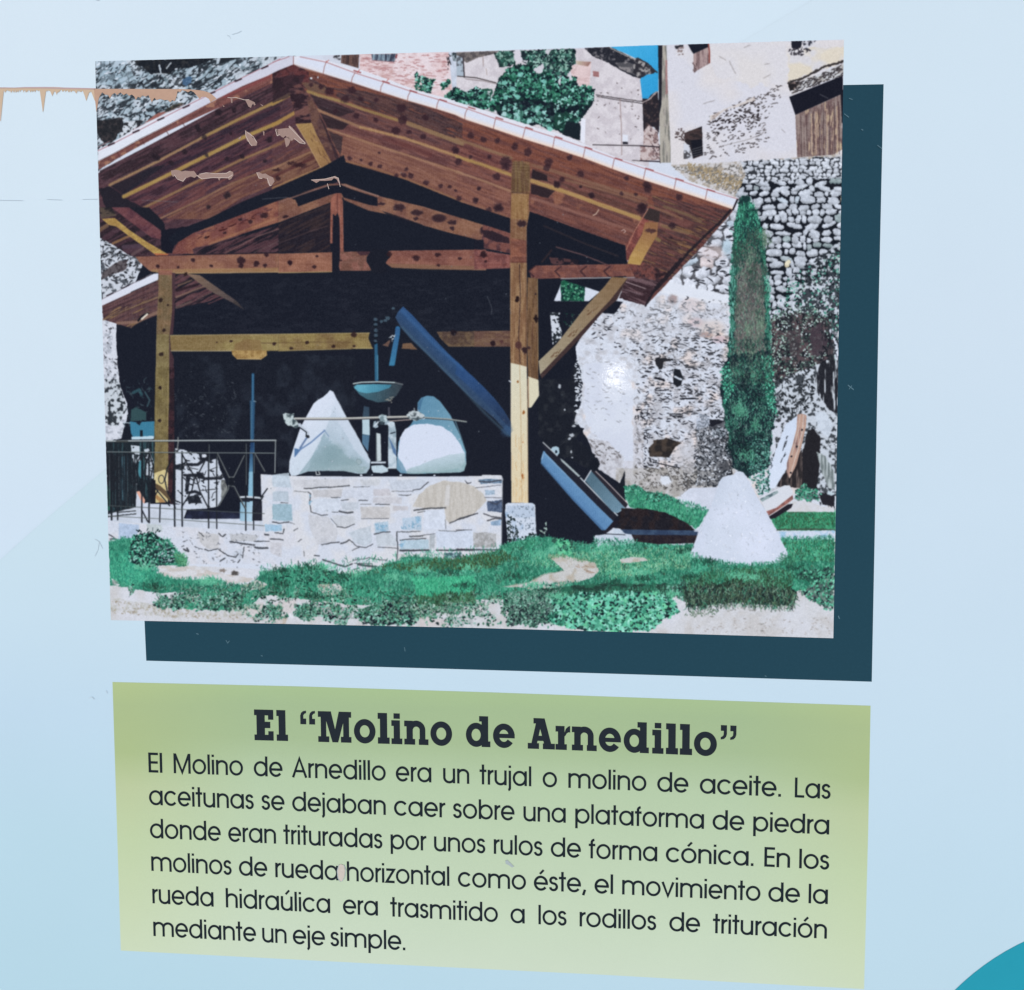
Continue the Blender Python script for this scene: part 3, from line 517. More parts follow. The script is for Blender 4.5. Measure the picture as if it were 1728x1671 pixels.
fill('Z2',[(0,840),(200,720),(240,860),(320,1000),(0,1100)],tex((72,50,58),(90,60,58),'dl',.5,.7,5),alpha=.8)
raf=[('Z1',[(190,1360),(620,1150),(1030,930)],4.2,(136,112,80)),('Z1',[(1030,930),(1400,745),(1740,585)],5,(140,118,72)),('Z2',[(0,622),(165,535)],6.5,(140,116,66)),
 ('Z1',[(320,1465),(800,1230),(1400,930),(1740,785)],6.2,(148,126,70)),('Z2',[(0,818),(200,705)],6,(146,118,66)),
 ('Z1',[(490,1572),(800,1420),(1160,1240),(1400,1125),(1740,985)],4.2,(124,98,68)),('Z2',[(0,1008),(160,935)],4,(108,80,62)),
 ('Z1',[(650,1665),(1000,1500),(1300,1345),(1740,1180)],3,(120,92,70)),('Z2',[(0,1215),(160,1140),(350,1060)],3.4,(128,100,76)),('Z2',[(0,1290),(250,1170),(390,1110)],4,(76,46,46)),('Z2',[(0,1388),(430,1205)],2.4,(140,110,72))]
for fr,p,w,c in raf: line(fr,p,w,c,2.2,.92,.5)
for x,y,r in ((990,835,26),(1000,860,22),(620,1110,30),(750,1160,24),(590,1100,22),(1050,925,26),(1320,680,24),(1255,1120,20),(1395,1100,20),(1260,1455,32),(1290,890,14),(1640,950,26),(1090,1560,22),(870,1060,24),(1070,1090,18),(1180,700,30),(1600,1140,20)): blob('Z1',x,y,r,r,(40,34,42),.7,.8)
for x,y,rx,ry in ((40,1225,40,16),(250,1180,60,20),(50,1300,24,22),(120,1640,22,12),(170,1160,40,12)): blob('Z2',x,y,rx,ry,(48,32,38),.7,.85)
# left corner brace region
fill('Y1',[(85,0),(90,250),(200,310),(340,400),(420,420),(560,395),(640,380),(600,190),(350,0)],tex((62,46,54),(44,38,46),'dl',.4,.62,4))
fill('Y1',[(90,0),(190,0),(230,70),(100,90)],tex((74,66,58),(34,34,42),'h',.4,.6)); 
fill('Y1',[(190,0),(330,0),(470,100),(600,190),(605,265),(520,250),(330,110)],tex((94,60,64),(76,48,56),'f8',.4,.6,5)); fill('Y1',[(340,0),(500,0),(620,120),(640,200),(600,190),(470,100)],(32,34,44),rough=1)
fill('Y1',[(600,190),(850,150),(800,250),(720,300),(690,380),(600,380)],(28,30,42),rough=1.5,fine=.6)
for a,w,c in (([(200,300),(340,235)],4,(130,100,68)),([(90,190),(150,150)],6,(104,84,62)),([(290,330),(420,320)],7,(82,66,80)),([(360,390),(450,340)],5,(92,74,76))): line('Y1',a,w,c,2,.8,.5)
fill('Y1',[(108,95),(215,88),(340,190),(480,285),(650,385),(560,398),(450,320),(330,235),(230,160),(165,145)],tex((156,134,74),(140,116,66),'f4',.4,.6,6),fine=.2)
fill('Y1',[(540,380),(660,385),(655,398),(560,400)],(150,90,60))
# ---- right slope underside
Rr=[(492,110),(545,125),(700,172),(900,238),(1100,305),(1236,354),(1225,370),(1180,415),(1130,470),(1090,515),(1060,505),(1050,450),(1060,440),(900,400),(862,390),(700,340),(590,300),(560,270)]
fill('P',Rr,tex((104,68,60),(84,56,54),'dr',.35,.65,5,(120,82,66),'f16',.6,.7))
motif('printed_timber_roof','P',[(165,280),(490,97),(560,112),(1245,335),(1236,356),(1180,415),(1089,517),(1062,500),(1056,440),(893,400),(862,388),(590,290),(480,345),(262,420),(238,434),(170,400)],'pitched timber roof seen from below, edged with pale tiles')
fill('P',[(495,112),(700,178),(900,243),(1100,310),(1236,356),(1200,378),(1000,318),(800,252),(640,200),(500,150)],tex((108,68,56),(90,58,54),'dr',.4,.6,6),fine=.6)
fill('Z2',[(250,340),(500,470),(720,490),(900,520),(1300,620),(1725,800),(1725,960),(1200,770),(800,640),(520,530),(330,500)],tex((80,58,56),(58,46,50),'dr',.35,.6,5,(108,66,54),'dr',.64,.74),fine=1)
fill('Z2',[(0,340),(190,265),(330,330),(330,480),(160,480),(0,540)],tex((82,48,50),(52,38,44),'f8',.4,.6,5),fine=.6); fill('Z2',[(0,410),(130,360),(300,360),(240,520),(0,620)],(48,38,46),rough=2,alpha=.75)
fill('Z2',[(260,430),(330,430),(480,470),(500,540),(330,510)],(96,76,62),fine=.8,alpha=.8)
fill('Z2',[(330,520),(420,540),(830,690),(1180,800),(1725,1000),(1725,1090),(1200,920),(800,820),(420,670),(350,580)],tex((96,66,62),(76,54,56),'dr',.4,.6,5)); fill('Z2',[(340,530),(470,580),(760,690),(600,740),(420,670)],(48,40,48),rough=1,alpha=.8)
fill('Z2',[(420,700),(800,850),(1200,945),(1725,1130),(1725,1240),(1300,1100),(900,970),(500,850)],tex((106,72,66),(84,56,56),'dr',.4,.6,5)); fill('Z2',[(430,700),(700,800),(640,860),(500,840)],(44,38,46),rough=1,alpha=.8)
fill('Z2',[(500,870),(900,990),(1300,1120),(1725,1270),(1725,1500),(1200,1290),(700,1150),(600,1080)],tex((118,84,70),(102,70,62),'dr',.35,.65,6)); fill('Z2',[(510,870),(640,920),(620,1090),(570,1020)],(46,40,46),rough=1.5,alpha=.8)
fill('Z2',[(1000,920),(1450,1060),(1440,1110),(1000,950)],(84,50,50),rough=1,alpha=.6)
# continue to the right end
fill('Z3',[(0,960),(500,1130),(500,1240),(0,1090)],tex((104,68,62),(84,54,54),'dr',.4,.6,5)); fill('Z3',[(0,1130),(500,1280),(490,1390),(0,1230)],tex((108,72,64),(88,58,56),'dr',.4,.6,5)); fill('Z3',[(0,1260),(490,1420),(490,1640),(200,1570),(0,1480)],tex((116,80,68),(98,66,60),'dr',.4,.6,6))
fill('Z3',[(690,1210),(1200,1350),(1725,1500),(1725,1671),(1650,1640),(1300,1510),(900,1370),(680,1300)],tex((100,66,60),(80,56,52),'dr',.4,.6,5)); fill('Z3',[(690,1220),(820,1270),(830,1330),(680,1300)],(38,34,42),rough=1,alpha=.85)
fill('Z3',[(680,1350),(900,1410),(830,1480),(675,1440)],(42,36,44),rough=1,alpha=.85)
fill('P',[(1100,330),(1236,356),(1190,410),(1095,510),(1065,500),(1075,440),(1110,380)],tex((92,60,56),(62,46,48),'dr',.4,.6,5,(110,84,60),'dr',.66,.74),rough=1)
fill('Y3',[(1260,830),(1560,840),(1420,1060),(1200,1000)],tex((54,40,46),(92,74,78),'dr',.5,.66,4),fine=1)
rr=[('Z2',[(320,510),(420,545),(640,605)],5,(134,116,72)),('Z2',[(640,605),(830,675),(1180,785)],4.4,(130,112,70)),('Z2',[(1230,800),(1725,985)],7,(122,102,74)),
 ('Z3',[(0,940),(250,1030),(500,1115)],5,(118,94,72)),('Z3',[(690,1180),(900,1240),(1200,1335),(1725,1490)],6,(112,84,68)),
 ('Z2',[(410,680),(800,835)],4.6,(132,104,80)),('Z2',[(800,835),(1200,935),(1725,1115)],4.6,(150,122,84)),('Z3',[(0,1100),(250,1180),(500,1270)],5.4,(146,122,72)),('Z3',[(680,1320),(900,1385),(1300,1540),(1660,1655)],6,(142,118,78)),('Y3',[(480,30),(860,155),(1370,340)],6,(148,122,76)),
 ('Z2',[(500,850),(900,985),(1300,1115),(1725,1255)],3.4,(138,108,84)),('Z3',[(0,1240),(250,1325),(490,1415)],4,(136,106,84)),('Y3',[(480,170),(900,305),(1310,440)],5,(118,84,74)),
 ('Z2',[(650,1140),(900,1205),(1200,1300),(1725,1510)],3,(124,92,66)),('Z3',[(0,1490),(250,1570),(490,1660)],2.4,(116,84,66)),
 ('Y3',[(760,20),(1100,110),(1380,200),(1720,340)],4,(112,84,68)),('Y3',[(1540,390),(1720,450)],5,(120,90,72)),('Y4',[(100,240),(300,310),(400,360)],5,(96,78,60)),('Y4',[(90,400),(300,460)],5,(104,84,62)),('Y4',[(0,480),(60,520)],6,(110,96,60))]
for fr,p,w,c in rr: line(fr,p,w,c,2.4,.88,.6)
for x,y,r in ((440,470,24),(350,450,20),(940,590,26),(800,580,22),(1180,770,44),(1170,660,44),(1390,750,30),(760,730,28),(935,770,26),(1120,865,40),(1240,880,24),(1660,1040,34),(1370,920,26),(890,1168,22),(975,1190,22),(1125,1275,20),(1195,1270,26),(1255,1275,26),(1395,1338,26),(1525,1368,24),(1610,1375,18),(1665,1410,14),(700,1118,22),(805,1132,14),(1215,1218,20),(970,1068,14),(1690,1150,34),(570,690,24),(520,510,40),(660,580,40),(720,500,36)): blob('Z2',x,y,r,r*.9,(50,34,42),.6,.85)
for x,y,r in ((130,910,30),(245,945,28),(375,955,26),(530,1010,32),(650,1060,36),(840,1150,36),(820,1200,30),(450,1200,34),(365,1285,34),(130,1105,18),(300,1105,22),(205,1390,20),(25,1480,24),(170,1500,26),(380,1570,30),(1130,1260,32),(960,1310,24),(915,1350,30),(1130,1375,14),(1230,1460,24),(1545,1300,22),(1500,1440,20),(1690,1560,40),(0,1050,26),(450,1150,50),(1480,1200,16),(1030,1110,24)): blob('Z3',x,y,r,r,(48,34,42),.6,.8)
for x,y,r in ((690,55,30),(970,145,24),(880,75,14),(1340,140,16),(1440,90,36),(1430,60,30),(1390,260,46),(1630,495,14),(1700,160,30),(1640,400,30),(200,250,40),(120,270,26),(40,93,14),(15,185,18)): blob('Y3',x,y,r,r,(46,34,42),.6,.8)
line('Y3',[(985,312),(1010,300),(1032,265)],1.4,(200,180,160)); line('Y3',[(1220,440),(1240,430),(1255,445),(1240,458)],1,(200,180,170))
# ragged dark right edge
line('Y4',[(655,262),(560,370),(420,500),(300,620),(150,800),(0,960)],4.4,(40,36,44),1,.95,1.2); line('Y3',[(1715,670),(1600,800),(1500,920),(1420,1060)],4,(38,34,42),1,.95,1.5)
# ---- roof tiles
up=[(165,253),(185,243),(224,220),(269,197),(308,180),(354,156),(400,135),(445,114),(470,99),(495,93)]
lo=[(495,109),(470,119),(450,129),(410,145),(365,168),(322,191),(280,213),(237,234),(196,257),(166,272)]
fill('P',up+lo,ramp((300,180),(320,200),(222,226,236),(206,206,220),3))
line('Z1',[(78,1052),(240,975),(440,872),(650,762),(880,645),(1120,525),(1360,402),(1600,285),(1740,215)],1.3,(150,104,112)); line('Z2',[(0,245),(150,195)],1,(140,90,94))
for x,y in ((205,990),(430,874),(655,760),(885,648),(1120,524),(1360,407),(1600,290)): line('Z1',[(x-26,y+11),(x+26,y-11)],3,(64,48,58),.8)
for a in ([(60,1025),(190,960)],[(400,860),(620,745)],[(640,735),(860,630)]): line('Z1',a,1,(196,150,154),1,.7)
lowR=cv('Z2',[(190,265),(460,350),(720,430),(980,515),(1230,595),(1490,670),(1662,725)])+cv('Z3',[(75,765),(335,850),(600,940),(875,1025),(1150,1115),(1415,1215),(1670,1305)])+cv('Z4',[(270,1250),(530,1335),(750,1410)])
upR=cv('Z4',[(790,1318),(605,1250),(350,1165),(105,1085)])+cv('Z3',[(1510,1130),(1235,1020),(965,903),(700,830),(430,742),(180,655),(0,605)])+cv('Z2',[(1600,575),(1310,500),(1050,400),(780,305),(480,225),(190,185)])
fill('P',lowR+upR,(222,224,234))
motif('printed_roof_tiles','P',up+[(495,91)]+upR[::-1]+lowR[::-1]+lo[1:],'row of pale curved tiles along the roof edge')
mid=cv('Z2',[(250,195),(490,245),(750,342),(1010,425),(1260,510),(1520,588)])+cv('Z3',[(0,638),(100,668),(350,757),(620,842),(890,927),(1170,1022),(1440,1120),(1715,1212)])+cv('Z4',[(290,1165),(540,1250),(790,1325)])
for k in range(len(lowR)-1):
    a,b=lowR[k],lowR[k+1]; 
S,m=mask(lowR+mid[::-1]); 
xx,yy=grid(S); ly=np.interp(xx,[p[0] for p in lowR],[p[1] for p in lowR]); t=np.clip(1-(ly-yy)/9,0,1)[...,None]; wx=np.clip((xx-560)/300,.25,1)[...,None]
blend(S,m,np.array((216,222,236),np.float32)*(1-t*wx)+np.array((238,214,196),np.float32)*t*wx)
line('P',lowR,1.0,(130,88,70),1,.8)
line('P',mid,1.1,(150,84,84),.8,.9)
for fr,a in (('Z2',[(490,235),(470,290),(460,350)]),('Z2',[(750,340),(725,385),(715,430)]),('Z2',[(1010,425),(985,470),(980,515)]),('Z2',[(1255,505),(1232,550),(1225,595)]),('Z2',[(1510,590),(1495,630),(1490,672)]),
 ('Z3',[(100,668),(80,710),(75,765)]),('Z3',[(355,760),(335,850)]),('Z3',[(625,845),(600,940)]),('Z3',[(892,930),(875,1025)]),('Z3',[(1170,1025),(1150,1115)]),('Z3',[(1435,1125),(1415,1215)]),('Z3',[(1720,1212),(1698,1312)]),('Z4',[(290,1165),(272,1250)]),('Z4',[(542,1250),(525,1335)]),('Z2',[(190,195),(190,265)])): line(fr,a,1.1,(120,72,66),.8,.9)
for fr,x,y in (('Z2',770,330),('Z2',1030,425),('Z2',1280,510),('Z2',1550,592),('Z3',140,662),('Z3',390,755),('Z3',660,845),('Z3',930,930),('Z3',1200,1025),('Z3',1475,1125),('Z4',75,1085),('Z4',318,1168),('Z4',572,1255)): line(fr,[(x-30,y-9),(x+30,y+9)],2.2,(128,66,66),.8,.9)
line('Z2',[(770,340),(790,312)],1.2,(170,90,84)); line('Z2',[(1040,415),(1055,395)],1.2,(170,90,84)); line('Z2',[(490,245),(510,225)],1.2,(170,90,84))
line('Z4',[(785,1330),(750,1412)],3,(40,34,44))
# ---- inside right corner under the eave
fill('Y3',[(430,270),(520,300),(900,440),(1250,560),(1270,700),(1260,830),(1170,1000),(1240,1020),(1160,1130),(1040,1120),(900,1290),(840,1400),(850,1500),(790,1671),(430,1671)],(27,31,43),fine=.8)
fill('Y3',[(660,1022),(700,930),(728,850),(920,905),(1040,945),(950,1022)],WH,fine=.3)
fill('Y3',[(715,860),(740,845),(800,870),(860,885),(920,905),(910,1022),(720,1022)],tex((30,84,66),(24,50,52),'f4',.4,.6,6),fine=1)
leaves(scatter('Y3',[(720,860),(910,905),(900,1015),(730,1015)],110,1,1,200),1.9,pick([(40,110,84),(90,160,130),(26,60,56)],110,201),202)
leaves(scatter('Y3',[(740,1110),(900,1130),(800,1240),(740,1230)],24,1,1,203),1.6,pick([(60,84,80),(30,60,56)],24,204),205)
fill('Y3',[(627,1115),(712,1118),(700,1180),(726,1280),(720,1330),(650,1385),(640,1250)],tex((206,212,222),(44,50,58),'f4',.54,.62),fine=.6); cracks('Y3',[(660,1120),(710,1120),(720,1290),(660,1360)],16,5,2,(40,46,54),206,.6,.8)
fill('Y3',[(1230,1000),(1160,1000),(1170,1020),(1240,1030)],(204,210,222))
line('Y3',[(580,400),(900,540),(1190,650)],2.6,(52,46,52),2,.8,.5); line('Y3',[(680,575),(900,640),(1100,720)],2.2,(88,66,66),1.4,.8,.5); line('Y3',[(560,700),(610,640),(640,600)],2.6,(62,48,50),2,.7)
fill('Y3',[(620,660),(870,680),(860,720),(640,720)],tex((70,50,52),(34,32,42),'f4',.45,.6),fine=.8)
timber=lambda a,b: tex(a,b,'f16',.35,.65,7)
# right tie with chevrons
fill('Y3',[(455,775),(510,728),(1265,715),(1345,740),(1330,812),(1140,820),(530,838),(470,826)],tex((112,74,64),(94,62,58),'f8',.4,.6,6),fine=.3)
for x in (470,690,900,1095): line('Y3',[(x+30,735),(x-20,775),(x+20,818)],2.6,(52,36,42),1.4,.85)
line('Y3',[(720,836),(1130,828)],1.5,(176,176,180)); line('Y3',[(1235,828),(1330,826)],1.4,(150,150,156))
fill('Y3',[(1280,715),(1400,700),(1600,790),(1500,850),(1330,820)],tex((96,60,56),(50,38,44),'f8',.4,.6,5),fine=1,rough=1)
line('Y3',[(1260,865),(1420,920)],1.2,(150,138,138)); line('Y3',[(1220,920),(1380,970)],1,(96,84,90))
# knee brace
fill('Y3',[(1140,822),(1270,830),(1180,1000),(860,1320),(545,1632),(533,1520),(680,1380),(930,1060),(1080,900)],ramp((1050,470),(912,630),(112,92,66),(142,138,116),6))
fill('Y3',[(1270,830),(1185,1010),(1060,1120),(880,1330),(560,1665),(545,1632),(860,1300),(1130,1010)],(58,46,46),fine=.3)
for x,y in ((930,1110),(780,1290),(640,1460)): cracks('Y3',[(x,y),(x+60,y-60),(x+90,y-30),(x+20,y+50)],7,6,.8,(100,80,60),207,-.85,.1)
# upper right strut
fill('Y3',[(1260,690),(1258,560),(1330,430),(1430,270),(1455,240),(1495,250),(1410,420),(1290,650)],tex((122,72,64),(96,56,54),'f8',.4,.6,5)); fill('Y3',[(1400,330),(1450,250),(1540,280),(1530,370),(1430,350)],(56,48,50),fine=1)
fill('Y3',[(1415,370),(1525,370),(1515,480),(1430,620),(1375,725),(1270,712),(1290,650),(1390,470)],ramp((1090,380),(1070,440),(124,90,62),(158,132,76),8)); blob('Y3',1465,440,46,18,(60,40,42),.5,.9)
line('Y3',[(1258,600),(1330,440),(1440,260)],1.3,(150,110,90))
# ridge strut
fill('Z2',[(150,470),(250,440),(330,540),(320,650),(350,800),(210,805),(200,700),(160,560)],tex((50,38,46),(90,62,60),'h',.5,.66,4),fine=.6)
fill('Z2',[(200,690),(340,640),(345,700),(300,730),(200,720)],(104,74,68),fine=.6,alpha=.9)
fill('Z2',[(310,560),(345,555),(410,680),(470,820),(560,1080),(612,1290),(590,1300),(400,900),(355,800),(330,680)],tex((92,68,60),(74,54,54),'f8',.4,.6,5))
fill('Z2',[(410,690),(480,820),(560,1010),(600,1100),(640,1290),(612,1290),(560,1080)],(46,38,46),rough=1,alpha=.8)
fill('Z2',[(210,806),(355,796),(400,900),(500,1090),(612,1292),(500,1305),(430,1190),(320,985)],ramp((505,210),(565,300),(142,118,74),(126,96,66),8))
line('Z2',[(215,810),(320,985),(430,1190),(500,1300)],1,(170,146,104)); cracks('Z2',[(300,850),(380,880),(560,1250),(500,1230)],16,10,.9,(100,74,54),208,1.1,.1)
# truss
fill('P',[(545,282),(460,320),(410,340),(354,368),(300,388),(284,402),(292,416),(327,396),(398,367),(470,341),(556,313),(572,306),(592,300),(580,262)],DK,fine=.4)
fill('P',[(574,262),(581,273),(683,303),(780,342),(862,369),(862,396),(820,382),(714,350),(637,331),(576,313),(572,300)],DK,fine=.4)
BEAM=tex((120,88,70),(102,72,62),'f16',.35,.65,7)
fill('Y2',[(0,192),(90,160),(420,50),(560,52),(820,150),(1200,240),(1720,398),(1720,532),(1400,452),(1200,395),(900,302),(740,270),(545,185),(530,160),(450,155),(430,205),(0,372)],BEAM,fine=.3)
fill('Y1',[(690,385),(740,290),(870,212),(1572,-56),(1572,124),(1240,230),(1000,310),(880,335),(868,385)],tex((124,84,68),(100,62,58),'f16',.4,.6,7),fine=.3)
line('Y1',[(1000,305),(1300,190),(1572,80)],3,(140,104,74),3,.6); cracks('Y1',[(860,230),(1500,-10),(1500,60),(900,290)],24,12,1.6,(76,46,48),209,-.38,.1)
fill('Y2',[(70,160),(420,66),(520,60),(590,90),(820,165),(822,235),(760,228),(540,165),(520,128),(450,135),(165,238),(140,185)],(29,32,44),fine=.4)
line('Y2',[(0,205),(200,135),(420,62)],2,(112,86,78),1.2); line('Y2',[(530,58),(700,110),(830,152)],2,(124,98,88),1.2)
fill('Y2',[(430,205),(440,165),(470,130),(520,128),(534,200),(540,620),(510,622),(505,340),(490,290),(462,335),(450,545),(428,545)],tex((134,88,74),(112,72,62),'v',.4,.6,6),fine=.2)
line('Y2',[(490,140),(490,290)],1.4,(92,56,52)); fill('Y2',[(0,380),(425,215),(425,550),(440,620),(0,620)],tex((38,35,45),(56,46,50),'dl',.5,.7,4),fine=.5)
line('Y2',[(0,545),(250,450),(400,400)],2,(72,58,60),1.6,.7); line('Y2',[(0,470),(200,380),(420,300)],1.4,(58,48,54),1.6,.6); line('Y2',[(120,600),(300,530)],1.4,(60,50,56),1.6,.6)
for x,y,rx,ry in ((1000,245,50,32),(1150,290,50,26),(1330,335,60,34),(850,215,40,12),(1440,370,36,18),(1440,420,18,18),(1140,340,20,16),(60,320,26,12),(1700,440,34,30)): blob('Y2',x,y,rx,ry,(46,34,42),.5,.9)
for x,y,rx,ry in ((1455,70,34,22),(1340,118,22,14),(1255,100,20,12),(1125,212,16,12),(1630,75,22,12),(970,250,16,10)): blob('Y1',x,y,rx,ry,(48,34,40),.5,.9)
fill('Y2',[(850,270),(1200,390),(1150,400),(960,345)],(29,32,44),fine=.6,alpha=.8)
fill('P',[(815,379),(862,394),(862,428),(812,418)],tex((104,68,62),(70,48,52),'f8',.4,.6,5),fine=.5)
fill('Y3',[(0,515),(78,515),(80,590),(0,590)],(30,32,44),fine=.5); fill('Y3',[(60,430),(150,440),(290,500),(290,545),(180,530),(80,490)],(44,36,46),fine=1,alpha=.9)
fill('Y1',[(860,345),(1000,320),(1400,200),(1572,150),(1572,372),(870,388)],tex((70,50,56),(36,34,44),'dl',.42,.6,4),fine=.4)
line('Y1',[(1130,380),(1400,240),(1572,180)],2,(112,84,80),1.6,.7); line('Y1',[(1370,376),(1572,280)],2,(84,68,70),1.6,.7)
# tie beam
fill('Y1',[(385,408),(640,402),(1572,380),(1572,540),(1200,540),(700,550),(510,530),(420,455)],tex((124,90,72),(112,78,66),'f16',.4,.6,7),fine=.3)
motif('printed_tie_beam','P',[(232,433),(862,421),(862,455),(500,462),(300,462),(254,458)],'long horizontal timber beam with dark knots')
fill('Y1',[(520,515),(1572,500),(1572,540),(700,552),(520,535)],(140,118,76),alpha=.55); line('Y1',[(560,540),(1000,545),(1572,536)],1,(160,146,110),1,.7)
line('Y1',[(400,405),(1000,392),(1572,380)],1.2,(60,42,46))
fill('Y2',[(0,630),(445,618),(445,780),(0,788)],tex((130,92,74),(116,80,66),'f16',.4,.6,7)); line('Y2',[(0,788),(440,780)],1.2,(150,136,90))
fill('Y2',[(505,614),(760,612),(730,660),(730,700),(780,770),(510,772),(500,735)],tex((118,82,72),(100,72,62),'f8',.4,.6,7)); fill('Y2',[(640,610),(760,610),(740,640),(680,645)],(60,42,48),fine=.5)
fill('Y2',[(900,610),(940,605),(1720,596),(1720,768),(940,745),(890,712)],tex((120,82,70),(106,70,62),'f16',.4,.6,7)); fill('Y2',[(900,712),(1720,735),(1720,768),(1200,760),(940,746)],(112,88,68),alpha=.7)
fill('Y2',[(450,300),(505,340),(508,680),(500,735),(508,772),(445,780)],(30,32,44),fine=.2); fill('Y2',[(745,640),(780,590),(900,590),(930,650),(890,700),(900,790),(780,790),(730,690)],(30,33,44),fine=.8)
fill('Y3',[(0,592),(300,640),(300,750),(0,760)],tex((118,76,70),(98,62,60),'f8',.4,.6,7),fine=.2); 
for x,y,r in ((95,703,22),(298,740,20),(320,653,12),(1140,663,30),(1320,640,26),(1500,670,18),(1325,725,16),(1700,640,28),(515,685,12),(920,632,26)): blob('Y2',x,y,r,r*.75,(48,32,38),.5,.9)
for x,y,r in ((865,438,20),(572,487,18),(740,495,12),(1015,486,14),(1265,440,36),(1262,485,24),(1390,465,26),(1462,482,18),(1475,395,18),(1668,460,22)): blob('Y1',x,y,r,r*.9,(44,30,38),.5,.9)
for x,y,r in ((75,635,26),(95,695,12)): blob('Y3',x,y,r,r,(48,32,38),.5,.9)
# lower beam
fill('Y1',[(672,1060),(1200,1052),(1572,1050),(1572,1188),(1480,1190),(680,1190)],tex((126,116,74),(112,98,64),'f16',.35,.65,8),fine=.2)
fill('Y2',[(0,1296),(300,1290),(755,1285),(745,1330),(780,1415),(0,1436)],tex((124,112,70),(104,88,58),'f16',.35,.65,8),fine=.3)
motif('printed_lower_beam','P',[(287,566),(862,557),(862,586),(450,592),(446,600),(437,606),(402,606),(392,597),(391,592),(288,592)],'lighter horizontal beam lower in the shed')
line('Y1',[(672,1061),(1572,1050)],1,(158,150,110),1,.8); line('Y1',[(680,1190),(1190,1190)],1.2,(170,164,130),1,.9); line('Y2',[(0,1296),(755,1286)],1,(150,142,100),1,.8); line('Y2',[(620,1412),(780,1414)],1.2,(170,160,110)); line('Y2',[(0,1436),(600,1418)],1,(150,142,100),1,.8)
line('Y2',[(0,1368),(300,1362),(600,1365)],1,(80,62,46),1,.7); line('Y1',[(1430,1125),(1560,1126)],1.2,(70,50,44),1,.7)
fill('Y1',[(1290,1095),(1420,1100),(1440,1190),(1200,1190),(1210,1130)],(112,88,58),rough=1.5,alpha=.5)
fill('Y1',[(1183,1185),(1475,1185),(1478,1225),(1435,1258),(1225,1256),(1190,1222)],tex((150,128,80),(130,106,64),'f4',.4,.6,8),fine=.2); line('Y1',[(1230,1256),(1430,1258)],1.2,(180,160,112))
for fr,x,y,r in (('Y2',235,1366,16),('Y2',105,1412,16),('Y2',455,1396,16),('Y2',625,1396,14),('Y2',625,1300,26),('Y1',1180,1108,12),('Y1',1538,1132,16),('Y1',1060,1120,8)): blob(fr,x,y,r,r*.8,(46,32,34),.5,.9)
fill('Y2',[(1310,1276),(1720,1270),(1720,1400),(1410,1400),(1340,1330)],tex((92,78,60),(70,58,52),'f8',.4,.6,6),fine=.4); fill('Y2',[(1030,1375),(1100,1370),(1150,1425),(1020,1415)],(100,80,62),fine=.8); fill('Y2',[(860,1390),(930,1340),(910,1400)],(90,72,64),fine=.8)
fill('Y3',[(0,1272),(300,1268),(300,1400),(0,1400)],tex((100,80,64),(86,66,58),'h',.4,.6,6),fine=.2); blob('Y3',155,1375,22,22,(44,32,38),.4); blob('Y3',225,1360,16,14,(70,46,46),.4); blob('Y2',1450,1285,26,22,(36,30,38),.5)
# left post
fill('Y1',[(665,540),(720,545),(712,860),(700,1050),(672,1060),(680,1190),(705,1250),(700,1680),(655,1680),(665,900)],(62,46,52),fine=.4)
fill('X1',[(620,0),(680,0),(680,700),(660,1100),(700,1180),(640,1160),(620,1000)],tex((58,40,46),(44,36,44),'f8',.4,.6,4),fine=.3)
fill('Y1',[(578,545),(690,545),(692,850),(668,1070),(664,1680),(550,1680),(562,1000),(566,880),(578,700)],tex((110,92,68),(96,84,62),'f8',.35,.65,7))
fill('Y1',[(562,1050),(668,1050),(664,1680),(550,1680)],tex((116,110,74),(104,96,64),'f8',.35,.65,8),alpha=.85)
fill('X1',[(520,0),(632,0),(628,890),(508,905),(512,400)],tex((112,104,68),(96,88,58),'f8',.35,.65,8)); line('X1',[(630,30),(626,500)],1.2,(132,124,80))
fill('X1',[(508,905),(600,870),(628,900),(625,1150),(470,1158),(505,1060)],tex((216,204,158),(206,192,140),'f8',.4,.6,5),fine=.3)
fill('X1',[(490,975),(560,1010),(640,1080),(650,1150),(560,1060),(490,1010)],(84,72,54)); fill('X1',[(500,1060),(560,1110),(610,1150),(560,1155),(505,1100)],(150,120,78))
motif('printed_left_post','P',[(267,461),(290,461),(291,520),(286,570),(285,800),(284,848),(255,850),(262,800),(262,700),(264,600)],'left timber post standing behind the railing')
for fr,x,y,r in (('Y1',597,770,18),('Y1',625,1018,15),('Y1',600,1218,17),('Y1',592,1495,14),('Y1',655,810,10),('X1',558,175,14),('X1',556,455,15),('Y1',805,555,16)): blob(fr,x,y,r,r,(44,34,34),.4,.92)
fill('Y1',[(575,520),(690,520),(690,560),(580,560)],(122,78,70),rough=1,alpha=.7)
